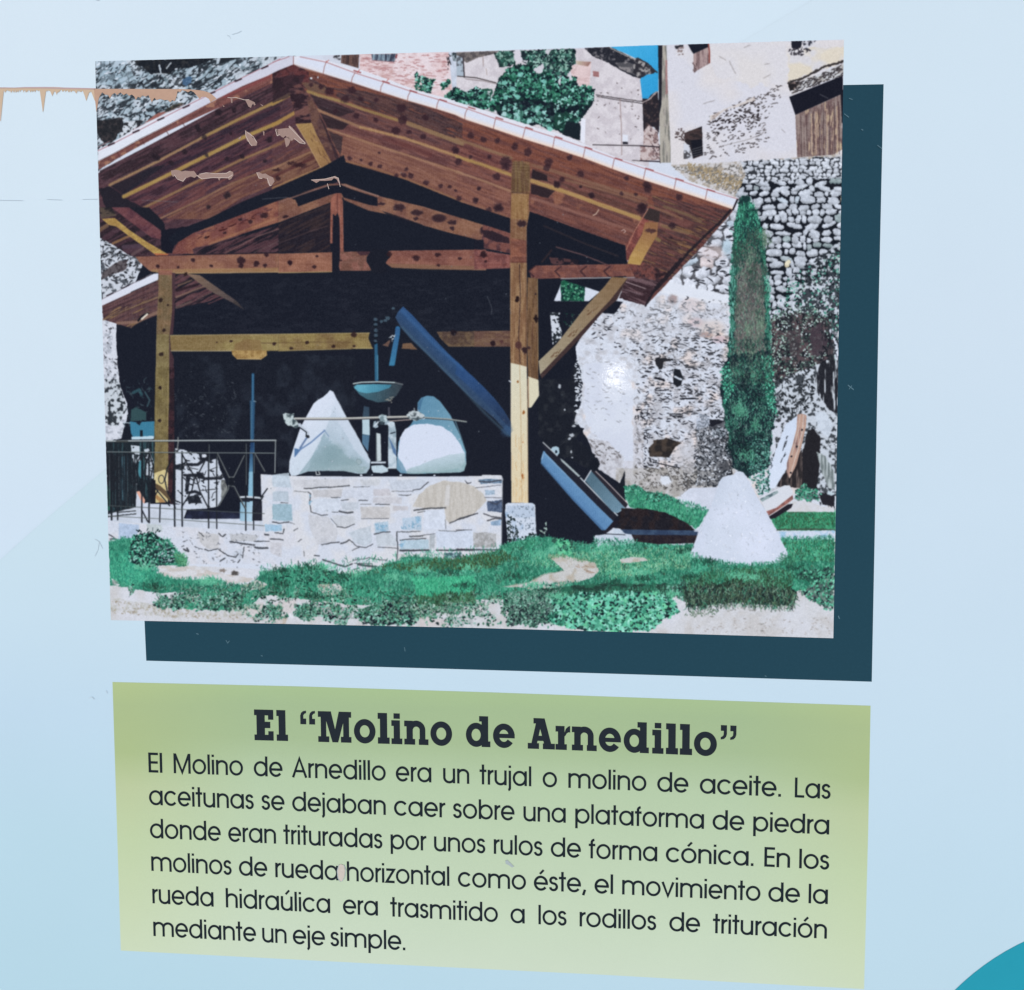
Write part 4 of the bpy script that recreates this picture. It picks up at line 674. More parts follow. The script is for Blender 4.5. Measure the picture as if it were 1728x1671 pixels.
# right post
fill('Y3',[(442,826),(525,836),(532,1671),(445,1671),(436,1200)],tex((106,84,60),(90,70,52),'v',.4,.6,7)); line('Y3',[(524,840),(530,1500)],1.2,(140,120,80),1,.7); blob('Y3',512,1170,17,30,(36,28,32),.3); blob('Y3',510,965,8,10,(40,30,34),.4)
line('Y3',[(490,1200),(480,1340)],2,(84,58,48),1.5,.6)
pp=cv('Z3',[(510,1135),(668,1150),(672,1400),(650,1500)])+cv('Y3',[(460,280),(435,410),(435,1671),(300,1671),(298,300)])+cv('Z3',[(492,1671),(500,1250)])
fill('P',pp,tex((118,92,68),(106,78,58),'v',.35,.65,7))
fill('Z3',[(512,1150),(600,1145),(670,1190),(665,1420),(500,1430),(505,1250)],tex((98,82,56),(84,66,50),'v',.4,.6,6),alpha=.85)
for y in (1160,1185,1212,1240): line('Z3',[(515,y),(665,y+6)],1,(128,112,84),1,.5)
line('Z3',[(505,1428),(660,1436)],1.6,(62,48,42),1.2,.7); fill('Z3',[(500,1440),(660,1440),(650,1671),(492,1671)],tex((134,108,72),(120,92,60),'v',.35,.65,7),alpha=.9)
fill('Y3',[(302,500),(432,520),(432,700),(300,700)],tex((120,76,62),(96,60,54),'h',.4,.6,6),alpha=.8); blob('Y3',395,380,38,28,(44,32,40),.6,.9); line('Y3',[(300,700),(434,700)],1.6,(76,44,44),1.2,.8); line('Y3',[(300,650),(434,650)],1.2,(150,104,84),1.2,.5)
fill('Y3',[(300,710),(434,710),(434,1671),(300,1671)],tex((132,108,78),(112,86,62),'v',.35,.65,8),alpha=.9)
line('Y3',[(375,720),(382,1000),(368,1300),(380,1540)],1.6,(52,38,38),1,.9,1); line('Y3',[(420,720),(428,1100),(425,1500)],1.2,(90,66,50),1,.6)
blob('Y3',353,1007,17,28,(40,28,30),.3); blob('Y3',368,1388,26,34,(70,46,44),.5); blob('Y3',415,1430,24,30,(50,36,40),.5); blob('Y3',455,1410,14,14,(60,44,44),.5)
line('Y3',[(302,700),(302,1500)],1,(150,126,92),1,.6)
fill('X3',[(463,62),(500,70),(545,80),(600,96),(606,430),(613,1258),(470,1256),(464,500)],ramp((870,620),(880,848),(214,210,188),(222,206,172),5))
line('X3',[(540,80),(548,400),(552,700),(560,1250)],1,(170,140,100),1,.75,.6); line('X3',[(606,200),(612,1256)],1.2,(170,146,110),1,.6); blob('X3',523,222,9,12,(130,84,44),.4); blob('X3',572,484,12,18,(140,92,50),.4); blob('X3',567,1030,9,26,(146,92,50),.4); blob('X3',566,740,5,6,(160,110,70),.4)
cracks('X3',[(480,700),(600,700),(600,1250),(480,1250)],24,18,.7,(214,184,140),210,1.57,.04)
fill('X3',[(610,178),(700,208),(706,342),(640,442),(616,446)],(216,210,184)); line('X3',[(614,190),(616,440)],1.4,(140,112,84)); line('X3',[(450,215),(466,225)],2,(200,206,214))
motif('printed_right_post','P',pp[:4]+cv('X3',[(600,96),(613,1258),(470,1256)])+pp[-1:],'tall right timber post, its foot in sunlight')
# ---- chute, funnel, pipes
ch=[(667,536),(671,527),(680,517),(697,533),(714,552),(735,574),(757,597),(793,631),(815,652),(834,672),(849,691),(862,712),(862,739),(848,721),(834,706),(812,687),(793,670),(772,650),(748,626),(724,601),(694,573),(676,552)]
fill('P',ch,ramp((745,574),(722,598),(50,84,132),(52,72,100),6),fine=.2)
fill('P',[(771,610),(793,631),(815,652),(834,672),(849,691),(862,712),(862,724),(835,696),(800,660),(768,630)],ramp((800,630),(862,710),(46,78,128),(38,48,72),5),rough=1,alpha=.6)
line('P',[(678,552),(722,597),(768,642),(815,694),(858,735)],4,(72,100,120),3.5,.5); line('P',[(678,524),(730,578),(780,622)],5,(60,100,150),4,.5)
motif('printed_chute','P',ch,'long blue metal chute slanting down into the mill')
blob('X3',430,640,40,50,(60,92,132),.9,.5,.8)
fill('X3',[(462,600),(475,600),(475,720),(462,700)],(196,188,160),alpha=0)
line('Y2',[(988,1250),(985,1300),(945,1540)],8,(50,104,152),1.2); fill('Y2',[(975,1245),(1000,1250),(985,1400),(962,1555),(915,1558),(940,1420)],ramp((665,550),(660,615),(56,94,140),(60,122,160),4))
line('Y2',[(808,1380),(812,1671)],5.4,(48,92,124),1.2); line('X2',[(888,0),(890,205)],5.8,(50,98,130),1.2); line('X2',[(895,0),(895,200)],1.4,(84,134,160),1)
for y in (1175,1215,1265,1305,1355): blob('Y2',805,y,16,14,(66,84,100),.5); blob('Y2',805,y+18,18,6,(20,26,36),.4)
for x,y,r in ((855,1190,14),(885,1185,14),(905,1165,20),(950,1083,14)): blob('Y2',x,y,r,r*.8,(74,96,112),.5,.85)
cracks('Y2',[(915,1310),(970,1300),(940,1350)],9,4,1,(190,200,206),211,-.6,.6)
# bowl
fill('X2',[(690,262),(720,245),(1000,240),(1090,245),(1110,260),(1060,340),(1000,390),(900,400),(800,370),(740,330)],ramp((600,655),(675,660),(70,112,128),(54,64,74),8),fine=.3)
fill('X2',[(694,275),(720,250),(860,244),(1015,250),(1000,275),(900,310),(800,322),(740,310)],ramp((610,650),(650,662),(96,166,190),(70,130,156),6))
line('X2',[(690,240),(760,228),(900,224),(1040,230),(1110,246)],2,(190,206,206),.8); line('X2',[(1050,232),(1110,246)],2,(90,96,104)); cracks('X2',[(960,380),(1030,340),(1020,400)],8,4,.9,(130,130,126),212)
motif('printed_bowl','X2',[(686,240),(900,220),(1112,244),(1100,280),(1060,340),(1000,392),(900,404),(800,372),(740,330),(696,280)],'shallow metal bowl above the cones')
# central shafts
fill('X2',[(780,430),(825,440),(830,680),(815,820),(765,750),(765,560)],ramp((610,690),(615,760),(56,74,92),(70,100,124),4)); fill('X2',[(766,540),(828,545),(830,680),(768,670)],(182,204,214)); fill('X2',[(765,680),(825,680),(815,820),(765,745)],(84,118,146))
fill('X2',[(985,440),(1000,440),(1005,520),(985,520)],(70,72,84))
fill('X2',[(865,560),(1000,555),(1040,570),(1055,640),(1060,955),(990,965),(985,860),(990,600),(930,600),(880,620),(855,610)],tex((196,210,220),(150,170,184),'f8',.4,.6,6),fine=.3)
fill('X2',[(890,620),(985,600),(985,900),(965,900),(925,890),(920,660)],(28,32,44)); fill('X2',[(990,690),(1055,810),(1058,860),(1030,830)],(90,120,160)); fill('X2',[(885,660),(922,668),(928,900),(885,905)],(196,208,212)); line('X2',[(885,665),(890,900)],1.2,(90,100,106))
fill('X2',[(880,560),(960,570),(950,605),(905,600)],(44,52,62),fine=.5); line('X2',[(1010,665),(1045,655)],2,(50,60,72)); line('X2',[(870,600),(900,570)],2.4,(206,216,224))
fill('X2',[(840,905),(970,905),(965,920),(840,922)],(206,216,226)); fill('X2',[(845,940),(940,935),(985,965),(985,990),(930,1005),(860,998),(845,970)],(190,208,218),fine=.5); line('X2',[(860,925),(960,930)],2.4,(40,46,58)); line('X2',[(785,1015),(850,1018)],2.4,(200,210,220),rough=.6); line('X2',[(985,960),(1055,960)],2,(200,212,220))
fill('X2',[(900,590),(985,590),(985,640),(905,640)],(28,32,44)); 
# left cone
c1=[(490,295),(520,310),(548,370),(635,530),(740,715),(835,895),(830,960),(800,1005),(745,1012),(600,985),(420,985),(300,990),(215,1025),(160,1028),(140,990),(145,900),(185,770),(240,610),(300,500),(350,410),(385,380),(430,355),(470,320)]
fill('X2',c1,ramp((520,700),(600,790),(214,222,236),(190,206,216),4))
motif('printed_left_millstone','X2',c1,'white conical roller stone lying on its side, left')
fill('X2',[(445,650),(480,560),(525,420),(560,470),(640,560),(740,715),(835,895),(830,960),(800,1005),(745,1012),(600,985),(420,985),(300,990),(215,1025),(330,870),(400,740)],ramp((600,690),(565,790),(204,214,228),(160,182,194),6,'f8'))
fill('X2',[(445,660),(470,700),(560,800),(800,960),(745,1010),(600,985),(400,985),(290,990),(350,850)],ramp((560,740),(590,800),(128,160,176),(140,164,166),10),rough=5,alpha=.42)
fill('X2',[(525,400),(548,370),(640,540),(740,715),(835,895),(820,930),(700,800),(560,560)],(206,216,230),rough=2,alpha=.6)
for x,y,rx,ry,a in ((520,820,90,60,.5),(620,900,150,40,.35),(430,900,80,60,.3)): blob('X2',x,y,rx,ry,(120,150,160),1,a)
line('X2',[(190,860),(240,800),(330,740),(445,640)],2.4,(92,122,170),1.2,.85); line('X2',[(300,690),(235,790)],3,(84,108,150),1.5,.85); fill('X2',[(185,790),(230,800),(260,770),(215,830),(190,865)],(84,120,166),fine=.6); line('X2',[(440,635),(480,690)],2,(120,146,180),1.5,.7)
fill('X2',[(200,1024),(300,992),(420,985),(600,985),(745,1012),(800,1005),(830,990),(850,1020),(700,1030),(400,1030)],(34,40,52),fine=.4)
blob('X2',738,905,24,26,(110,130,138),.3,.7); blob('X2',738,905,18,20,(160,180,188),.3,.9); line('X2',[(370,990),(375,1018),(405,1015),(395,990)],1.4,(200,206,206))
# right cone
c2=[(1240,400),(1270,360),(1320,342),(1375,348),(1430,390),(1520,510),(1600,680),(1650,820),(1655,920),(1635,985),(1600,998),(1400,1005),(1200,1012),(1100,1010),(1060,970),(1065,860),(1075,740),(1110,660),(1180,590),(1235,500)]
fill('X2',c2,ramp((700,680),(780,740),(92,138,168),(122,164,186),5))
motif('printed_right_millstone','X2',c2,'white conical roller stone half in shade, right')
fill('X2',[(1245,400),(1290,350),(1250,480),(1235,500)],(60,100,136),rough=1,alpha=.6)
fill('X2',[(1090,700),(1130,630),(1210,590),(1320,582),(1440,600),(1530,660),(1600,750),(1640,830),(1650,900),(1600,960),(1400,990),(1200,1000),(1100,980),(1070,900),(1075,780)],(212,220,236),rough=1.2)
fill('X2',[(1180,960),(1350,900),(1500,850),(1645,830),(1655,920),(1635,985),(1600,998),(1400,1005),(1200,1012),(1110,1008)],ramp((730,765),(735,795),(196,212,222),(150,178,184),8),rough=2,alpha=.85)
fill('X2',[(1060,860),(1110,920),(1150,1005),(1100,1010),(1060,970)],(110,150,176),rough=1,alpha=.8); line('X2',[(1560,560),(1610,700),(1650,830)],2,(120,168,190),1.5,.6)
fill('X2',[(1060,1000),(1200,1012),(1400,1005),(1600,998),(1640,1015),(1400,1024),(1200,1028)],(28,34,46))
# axle bar and knots
line('X2',[(1000,560),(1200,545)],1.6,(150,140,134)); line('X2',[(190,540),(600,540),(900,532),(1160,525)],4.2,(84,84,90),.8); line('X2',[(190,536),(600,536),(900,527),(1160,520)],2.6,(196,196,190),.8)
line('X2',[(1280,530),(1500,545),(1655,566)],2.8,(70,80,88),.8); line('X2',[(1280,526),(1500,541),(1655,564)],1.4,(176,180,176),.8)
fill('X2',[(1140,510),(1170,480),(1200,468),(1250,478),(1300,510),(1290,535),(1230,560),(1170,545)],tex((190,200,204),(90,100,108),'f4',.45,.62,6),fine=.8); line('X2',[(1210,450),(1212,470)],1.6,(160,170,176)); fill('X2',[(1170,530),(1290,530),(1230,560)],(56,70,80),fine=.8,alpha=.7)
fill('X2',[(85,500),(110,490),(160,498),(185,492),(180,530),(210,560),(235,600),(200,620),(160,600),(130,600),(100,560)],tex((190,204,206),(70,84,92),'f4',.44,.6,6),fine=.8); line('X2',[(230,590),(260,620),(300,660)],5,(190,200,212),1,1,.5); line('X2',[(235,615),(290,655),(285,690)],1.8,(40,46,56)); blob('X2',300,690,18,14,(40,44,52),.4)
fill('X2',[(900,520),(930,500),(975,510),(980,560),(930,575)],tex((190,206,212),(120,140,150),'f4',.4,.6),fine=.5); fill('X2',[(915,560),(940,560),(950,590),(925,590)],(60,74,84),fine=.4)
# ---- stone platform
pl=cv('P',[(440,800),(495,803),(620,804),(730,804),(812,803)])+cv('X3',[(225,1018),(385,1022),(397,1050),(392,1200),(385,1400),(385,1640)])+cv('V3',[(330,680),(0,720)])+cv('V2',[(1725,680),(1400,730),(1000,770),(700,880),(500,830),(200,800),(0,830)])+cv('P',[(440,900),(442,870)])
fill('P',pl,tex((208,214,226),(214,216,222),'f16',.4,.6,5)); motif('printed_stone_platform','P',pl,'pale stone masonry base under the cones')
stones_=[ ([(0,1020),(140,1000),(160,1130),(0,1120)],(196,210,222)),([(180,1060),(650,1050),(660,1110),(270,1135),(180,1110)],(204,206,212)),([(340,1150),(600,1140),(590,1205),(350,1210)],(198,198,202)),([(0,1160),(130,1160),(140,1250),(0,1240)],(186,200,212)),
 ([(0,1265),(165,1270),(170,1415),(30,1410),(0,1400)],(150,182,198)),([(340,1225),(570,1220),(575,1330),(350,1340)],(212,220,232)),([(580,1250),(740,1250),(730,1310),(600,1330)],(196,204,214)),([(860,1210),(1105,1210),(1100,1265),(860,1262)],(204,204,210)),([(860,1140),(1000,1135),(1010,1195),(860,1200)],(202,200,206)),
 ([(750,1290),(1000,1290),(1005,1385),(760,1390)],(200,198,198)),([(1030,1285),(1160,1285),(1160,1320),(1035,1325)],(202,200,204)),([(500,1365),(700,1370),(715,1430),(640,1460),(550,1465)],(204,208,214)),([(300,1360),(480,1380),(560,1500),(540,1590),(380,1610),(320,1470)],(204,206,212)),
 ([(870,1425),(985,1415),(990,1500),(880,1515)],(176,200,218)),([(1110,1390),(1270,1370),(1270,1490),(1115,1490)],(184,204,222)),([(1290,1320),(1480,1310),(1470,1480),(1290,1490)],(214,222,236)),([(1090,1575),(1330,1570),(1335,1650),(1090,1655)],(180,204,218)),([(1340,1530),(1385,1530),(1385,1650),(1340,1650)],(176,184,192)),
 ([(1395,1500),(1710,1490),(1715,1640),(1400,1640)],(208,218,234)),([(650,1510),(840,1450),(850,1590),(790,1630),(700,1600)],(196,206,216)),([(880,1530),(990,1510),(1050,1560),(1060,1625),(890,1625)],(200,208,216)),([(990,1060),(1320,1060),(1260,1130),(1020,1150)],(200,208,220)),([(750,1060),(920,1060),(900,1110),(760,1110)],(202,206,212)),([(600,1150),(830,1150),(820,1220),(610,1215)],(208,214,226))]
for p,c in stones_: fill('X2',p,tex(c,tuple(v-12 for v in c),'f4',.4,.65,5),rough=1.2,fine=.6,alpha=.85)
fill('X2',[(1200,1290),(1250,1190),(1340,1110),(1460,1070),(1600,1080),(1722,1120),(1800,1180),(1830,1240),(1722,1350),(1515,1430),(1480,1400),(1470,1300),(1330,1310)],tex((200,196,190),(190,186,180),'v',.4,.6,5),rough=1.5); motif('printed_boulder','X2',[(1200,1290),(1250,1190),(1340,1110),(1460,1070),(1600,1080),(1722,1120),(1800,1180),(1830,1240),(1722,1350),(1515,1430),(1480,1400),(1470,1300),(1330,1310)],'large rounded tan boulder set in the platform wall')
fill('X2',[(1480,1110),(1520,1110),(1510,1280),(1470,1280)],(214,214,216),rough=1,alpha=.6)
jn=[([(270,1135),(330,1135),(400,1125),(500,1125),(655,1110)],2.2),([(690,1122),(830,1120)],1),([(185,1158),(290,1165)],1),([(300,1165),(325,1180),(315,1250),(330,1330)],2),([(330,1335),(420,1365),(470,1360)],1.6),([(500,1212),(580,1212)],1.4),([(585,1238),(650,1230)],1.8),([(735,1236),(810,1236)],1.8),([(880,1270),(1000,1272)],1.8),([(570,1328),(640,1345),(685,1338)],3.4),([(510,1335),(560,1338)],1.4),([(750,1270),(840,1270)],1),([(1080,1188),(1140,1195),(1180,1188)],1.6),
 ([(1200,1150),(1260,1140),(1330,1080)],2),([(1020,1158),(1200,1160)],1),([(1210,1322),(1330,1305),(1475,1300)],2.8),([(1240,1340),(1300,1330)],1.4),([(760,1392),(880,1392),(990,1390)],1.2),([(870,1525),(940,1508),(1005,1505)],2.4),([(1060,1505),(1160,1505),(1260,1500)],1.6),([(1170,1545),(1280,1540)],2.4),([(1280,1535),(1385,1520)],1.2),([(1090,1578),(1150,1568),(1310,1562)],2),([(1090,1662),(1200,1662),(1335,1660)],2.8),([(1400,1660),(1560,1662),(1722,1655)],2.4),([(420,1615),(500,1600),(570,1592)],2.2),([(585,1605),(630,1590),(650,1575)],2.8),([(655,1570),(720,1630),(800,1640),(855,1610)],1.8),([(900,1635),(1060,1645)],1.4),([(550,1460),(620,1470),(700,1440)],1.8),([(500,1390),(550,1450)],1),([(0,1420),(60,1432),(140,1420)],2.4),([(0,1520),(90,1525),(100,1480)],1.8),([(0,1575),(88,1580)],2.2),([(70,1255),(130,1260)],1.6),([(180,1495),(215,1475)],1.6),([(220,1590),(245,1570)],1.8),([(1515,1432),(1600,1390),(1722,1355)],2.4),([(1062,1520),(1070,1671)],1.8),([(1475,1400),(1480,1480)],1),([(1420,1495),(1560,1500),(1640,1490)],1.2),([(1645,1070),(1660,1090),(1690,1090)],1.4),([(150,1425),(190,1440)],1)]
for p,w in jn: line('X2',p,w*.9,(66,70,78),.8,.85,.8)
for x,y,rx,ry in ((1240,1420,26,40),(1180,1440,24,30),(925,1465,50,30),(320,1230,8,60),(20,1475,30,20),(1110,1610,20,30),(1120,1470,20,20),(1250,1400,14,24)): cracks('X2',[(x-rx,y-ry),(x+rx,y-ry),(x+rx,y+ry),(x-rx,y+ry)],max(6,int(rx*ry/60)),4,1.6,(138,176,204),int(x),.8,.8)
lo_=[([(360,695),(400,698)],2.4),([(430,730),(520,760),(620,790),(680,765)],3),([(690,735),(800,720),(830,710),(860,725),(980,735)],1.4),([(700,760),(850,765)],1.6),([(730,770),(800,782),(888,790)],4),([(690,820),(740,800)],2.4),([(220,740),(224,800)],1.8),([(265,655),(270,700)],1.2),([(680,650),(740,625)],1.4),([(1060,500),(1062,560),(1072,640),(1058,760)],2),([(1090,655),(1330,650)],2.6),([(1400,650),(1725,650)],2.2)]
for p,w in lo_: line('V2',p,w*.9,(62,66,74),.8,.85,.8)
fill('V2',[(1070,680),(1470,670),(1470,740),(1070,770)],tex((206,206,208),(216,218,226),'f8')); fill('V2',[(1465,670),(1620,670),(1600,740),(1480,740)],tex((70,96,106),(150,180,190),'f4',.45,.6),fine=1)
# platform right end
for p,c in (([(190,1060),(260,1050),(390,1060),(385,1090),(210,1095)],(120,144,170)),([(260,1250),(390,1230),(390,1340),(265,1330)],(92,108,136)),([(245,1150),(330,1150),(330,1190),(250,1190)],(170,190,210)),([(290,1420),(380,1400),(380,1450),(300,1450)],(160,186,214)),([(140,1510),(260,1510),(340,1520),(340,1640),(150,1640)],(186,188,192))): fill('X3',p,tex(c,tuple(v-26 for v in c),'f4',.4,.6,8),rough=1,fine=.9)
for p,w in (([(190,1075),(280,1080),(380,1062)],2),([(270,1245),(340,1270),(390,1235)],1.6),([(235,1350),(300,1375),(380,1385)],2),([(265,1410),(330,1390),(385,1395)],2.4),([(80,1080),(100,1095),(125,1085)],1.2),([(160,1130),(260,1120),(380,1105)],1),([(0,1405),(60,1390),(180,1345)],1.8),([(0,1490),(130,1490)],1.2),([(0,1655),(380,1660)],2.6),([(240,1210),(390,1215)],1)): line('X3',p,w,(62,64,74),.8,.85,.8)
line('X3',[(390,1040),(396,1300),(386,1650)],1.2,(120,128,140),1,.6)
for x,y in ((755,1023),(1095,1022),(1385,1024)): blob('X2',x,y,10,8,(206,214,224),.3)
# right pillar foot
pf=[(420,1270),(440,1258),(650,1258),(672,1275),(680,1500),(690,1580),(640,1620),(560,1640),(440,1600),(430,1480),(415,1330)]
fill('X3',pf,tex((204,214,228),(150,176,206),'f16',.5,.7,8),fine=.4); motif('printed_stone_footing','X3',pf,'squared stone foot under the right post')
fill('X3',[(430,1280),(660,1280),(670,1380),(500,1380),(430,1330)],(168,186,208),rough=2,alpha=.5)
cracks('X3',[(425,1340),(500,1400),(540,1560),(680,1500),(690,1600),(560,1640),(440,1600)],190,3.4,1.9,(40,52,56),213,.6,.9,1); cracks('X3',[(440,1280),(660,1290),(660,1500),(560,1500)],40,3,1.2,(110,124,140),214,.6,.9)
# lower machine
fill('X3',[(742,815),(750,815),(1345,1410),(1275,1490),(1240,1490),(1000,1240),(800,1010),(722,920),(722,880)],ramp((980,800),(950,830),(112,156,196),(88,130,176),5),fine=.2)
line('X3',[(760,840),(1330,1400)],2.4,(134,172,206),2,.7); line('X3',[(730,925),(1000,1230),(1250,1485)],3,(60,92,130),2.5,.6)
fill('X3',[(745,815),(735,860),(725,900),(740,870)],(170,196,212))
fill('X3',[(738,745),(752,748),(800,800),(1100,1080),(1370,1360),(1340,1415),(1200,1280),(760,830)],(36,38,50)); line('X3',[(740,742),(800,798),(860,855)],1.8,(180,186,190)); line('X3',[(1060,1045),(1200,1190),(1375,1365)],2,(190,200,206)); fill('X3',[(885,875),(920,900),(1060,1030),(1040,1035),(900,905)],(166,180,184))
fill('X3',[(806,800),(820,782),(850,774),(875,785),(880,830),(862,855)],(170,196,210)); blob('X3',852,822,11,14,(30,40,56),.3)
fill('X3',[(1100,1070),(1150,985),(1440,1300),(1370,1345),(1330,1330)],ramp((1000,810),(1045,860),(84,112,130),(110,142,164),5)); line('X3',[(1092,1075),(1150,980)],1.8,(206,212,220)); fill('X3',[(1148,950),(1165,955),(1465,1270),(1445,1305),(1160,990)],(44,42,52)); line('X3',[(1150,950),(1300,1095),(1465,1265)],1.4,(190,180,180)); line('X3',[(1375,1340),(1440,1300)],1.8,(140,170,190))
motif('printed_machine_trough','X3',[(738,742),(752,748),(850,774),(880,830),(920,900),(1060,1030),(1090,1070),(1148,950),(1165,955),(1465,1270),(1440,1305),(1375,1365),(1340,1415),(1275,1490),(1240,1490),(1000,1240),(722,920),(722,880),(745,815)],'blue metal trough lying against the shed')
fill('X3',[(1345,1410),(1275,1490),(1250,1510),(1300,1520),(1400,1400)],(34,32,42)); blob('X3',1180,930,44,60,(28,32,42),.15)
# ---- terrace at the left: clutter, railing
def grass(fr,pts,n,L,cols,seed,w=1,rough=3,lean=.4): 
    blades(scatter(fr,pts,n,rough,1.5,seed),L,pick(cols,n,seed+1,7),lean,1,seed+2,w)
GR=[(46,124,102),(60,148,120),(84,172,144),(36,98,84),(50,132,106),(108,188,162),(44,84,76)]
GD=[(34,92,78),(48,118,92),(60,84,66),(30,70,62),(74,150,120)]
fill('P',[(180,745),(262,745),(258,870),(184,885)],tex((34,42,50),(60,90,98),'v',.55,.75,4))
fill('X1',[(310,660),(385,670),(385,800),(330,820),(315,720)],tex((196,206,216),(40,46,54),'f4',.55,.65),fine=1); fill('X1',[(425,700),(460,690),(500,800),(500,950),(440,940)],tex((190,200,210),(36,42,50),'f4',.5,.6),fine=1)
fill('X1',[(210,760),(300,760),(260,1150),(220,1120)],tex((70,110,126),(34,44,54),'v',.45,.6),fine=.8,alpha=.8); fill('X1',[(380,800),(400,790),(395,950),(370,900)],(90,170,190),fine=.5,alpha=.7)
fill('X1',[(100,1000),(135,1050),(130,1220),(105,1220)],(52,110,96),fine=1.5,alpha=.8)
for x in (125,165,205,240,275,320,350): line('X1',[(x,740),(x+8,1180)],1,(150,166,172),.8,.5,1)
fill('X1',[(480,960),(520,960),(520,1160),(480,1160)],(30,32,40))
fill('X1',[(105,1250),(350,1190),(360,1060),(420,1160),(470,1150),(480,1165),(760,1170),(960,1200),(970,1215),(790,1215),(830,1295),(1250,1290),(1435,1310),(1450,1400),(110,1320)],tex((206,214,228),(196,204,216),'f8'),fine=.4)
for a in ([(110,1250),(350,1190)],[(110,1275),(350,1250)],[(190,1240),(350,1225)]): line('X1',a,2,(52,58,64),.8,.9,.8)
fill('X1',[(358,1060),(385,1055),(430,1130),(425,1165),(390,1130)],(226,170,150),fine=.4)
rk=[(690,690),(780,708),(890,740),(900,790),(960,790),(1045,780),(1075,880),(1110,960),(1135,1040),(1090,1120),(1045,1195),(960,1200),(800,1180),(690,1160)]
fill('X1',rk,tex((204,212,224),(196,204,216),'f8',.4,.6,6),fine=.8)
for p in ([(790,830),(880,830),(930,800),(930,760),(960,790),(1000,780)],[(770,920),(900,920),(940,950),(1080,945)],[(790,1070),(860,1060),(900,1080)]): line('X1',p,5,(32,36,46),.9,.95,1)
for p in ([(700,850),(780,800),(760,870)],[(800,1090),(830,1130),(870,1120)]): fill('X1',p,(34,38,46),fine=1)
for p in ([(780,930),(820,930),(800,1060),(770,1060)],[(850,1090),(880,1080),(920,1160),(800,1160),(790,1110)],[(870,890),(930,900),(930,950),(880,950)],[(900,740),(955,730),(950,790),(910,800)],[(690,830),(760,820),(740,880),(690,870)]): fill('X1',p,tex((34,38,48),(60,66,76),'f4',.5,.7),fine=1)
cracks('X1',rk,60,7,1.6,(50,54,62),300,.3,.8); blob('X1',935,755,20,18,(210,216,226),.2)
for p in ([(970,880),(1050,850)],[(910,1050),(1030,1040)],[(1000,1110),(1015,1070),(1040,1060)],[(790,850),(880,870)]): line('X1',p,1.6,(60,64,72),.8,.9,.8)
fill('X1',[(1080,960),(1110,960),(1140,1040),(1080,1130)],tex((120,124,122),(64,66,68),'f4'),rough=1,alpha=.8)
fill('X1',[(790,1212),(960,1205),(1040,1190),(1250,1185),(1430,1180),(1430,1310),(1350,1310),(1250,1290),(760,1290)],(29,33,45)); fill('X1',[(800,1222),(1245,1232),(1245,1292),(770,1292)],tex((46,52,76),(36,40,58),'f8'))
fill('X1',[(1330,640),(1366,640),(1362,900),(1318,900)],ramp((423,750),(430,795),(40,66,104),(86,134,168),4)); fill('X1',[(1318,890),(1362,890),(1356,1115),(1310,1115)],(136,182,208)); line('X1',[(1362,640),(1358,1110)],1,(60,96,130))
fill('X1',[(1243,1150),(1350,1140),(1346,1318),(1240,1310)],ramp((405,850),(427,860),(130,172,196),(176,206,224),4)); line('X1',[(1243,1108),(1300,1104),(1418,1114)],3,(206,214,222)); fill('X1',[(1250,1120),(1340,1125),(1320,1150),(1265,1145)],(40,46,58))
fill('X1',[(1350,1140),(1430,1140),(1430,1310),(1348,1310)],(40,42,54))
fill('X1',[(105,1310),(300,1325),(700,1360),(1450,1400),(1722,1410),(1722,1680),(105,1680)],tex((208,214,226),(212,214,222),'f16',.4,.6,6))
# railing
motif('printed_railing','P',[(178,741),(466,741),(466,800),(460,800),(460,745),(444,745),(444,895),(440,895),(440,866),(180,860),(180,852),(440,860),(440,768),(180,765),(180,745)],'thin metal railing in front of the terrace')
RD=(34,38,46); RL=(190,200,202)
dk=[([(145,720),(145,1300)],4),([(197,740),(197,1300)],3),([(403,720),(403,1320)],3.4),([(465,720),(465,1325)],3.6),([(292,720),(292,1200)],3),([(683,700),(683,1355)],3.6),([(747,720),(747,1355)],3.4),([(973,660),(973,1370)],3),([(1042,740),(1042,1375)],2.6),([(1290,650),(1290,1390)],3),([(1357,740),(1357,1385)],2.6),
 ([(118,750),(118,1180)],3),([(170,750),(170,1190)],3),([(225,750),(230,1190)],2.4),([(262,750),(262,1180)],3),([(325,780),(330,1160)],2.6),([(360,780),(372,1050)],2.4),([(440,780),(425,1100)],3),
 ([(150,740),(190,900),(150,1060)],2),([(205,740),(165,900),(205,1080)],2),([(300,740),(370,900),(310,1080)],2.4),([(400,740),(320,900),(400,1080)],2.4),([(465,740),(420,900),(465,1060)],2.2)]
dk+=[([(x,740),(x+5,1190)],2.6) for x in (133,158,183,212,245,272,308,342)]
for p,w in dk: line('X1',p,w*.78,RD,.8,.97)
for x,y0,y1 in ((977,660,900),(1045,745,900),(1294,655,1000),(1361,745,900),(687,700,800),(750,725,800)): line('X1',[(x+2,y0),(x+2,y1)],1.0,(120,130,134),.7,.8)
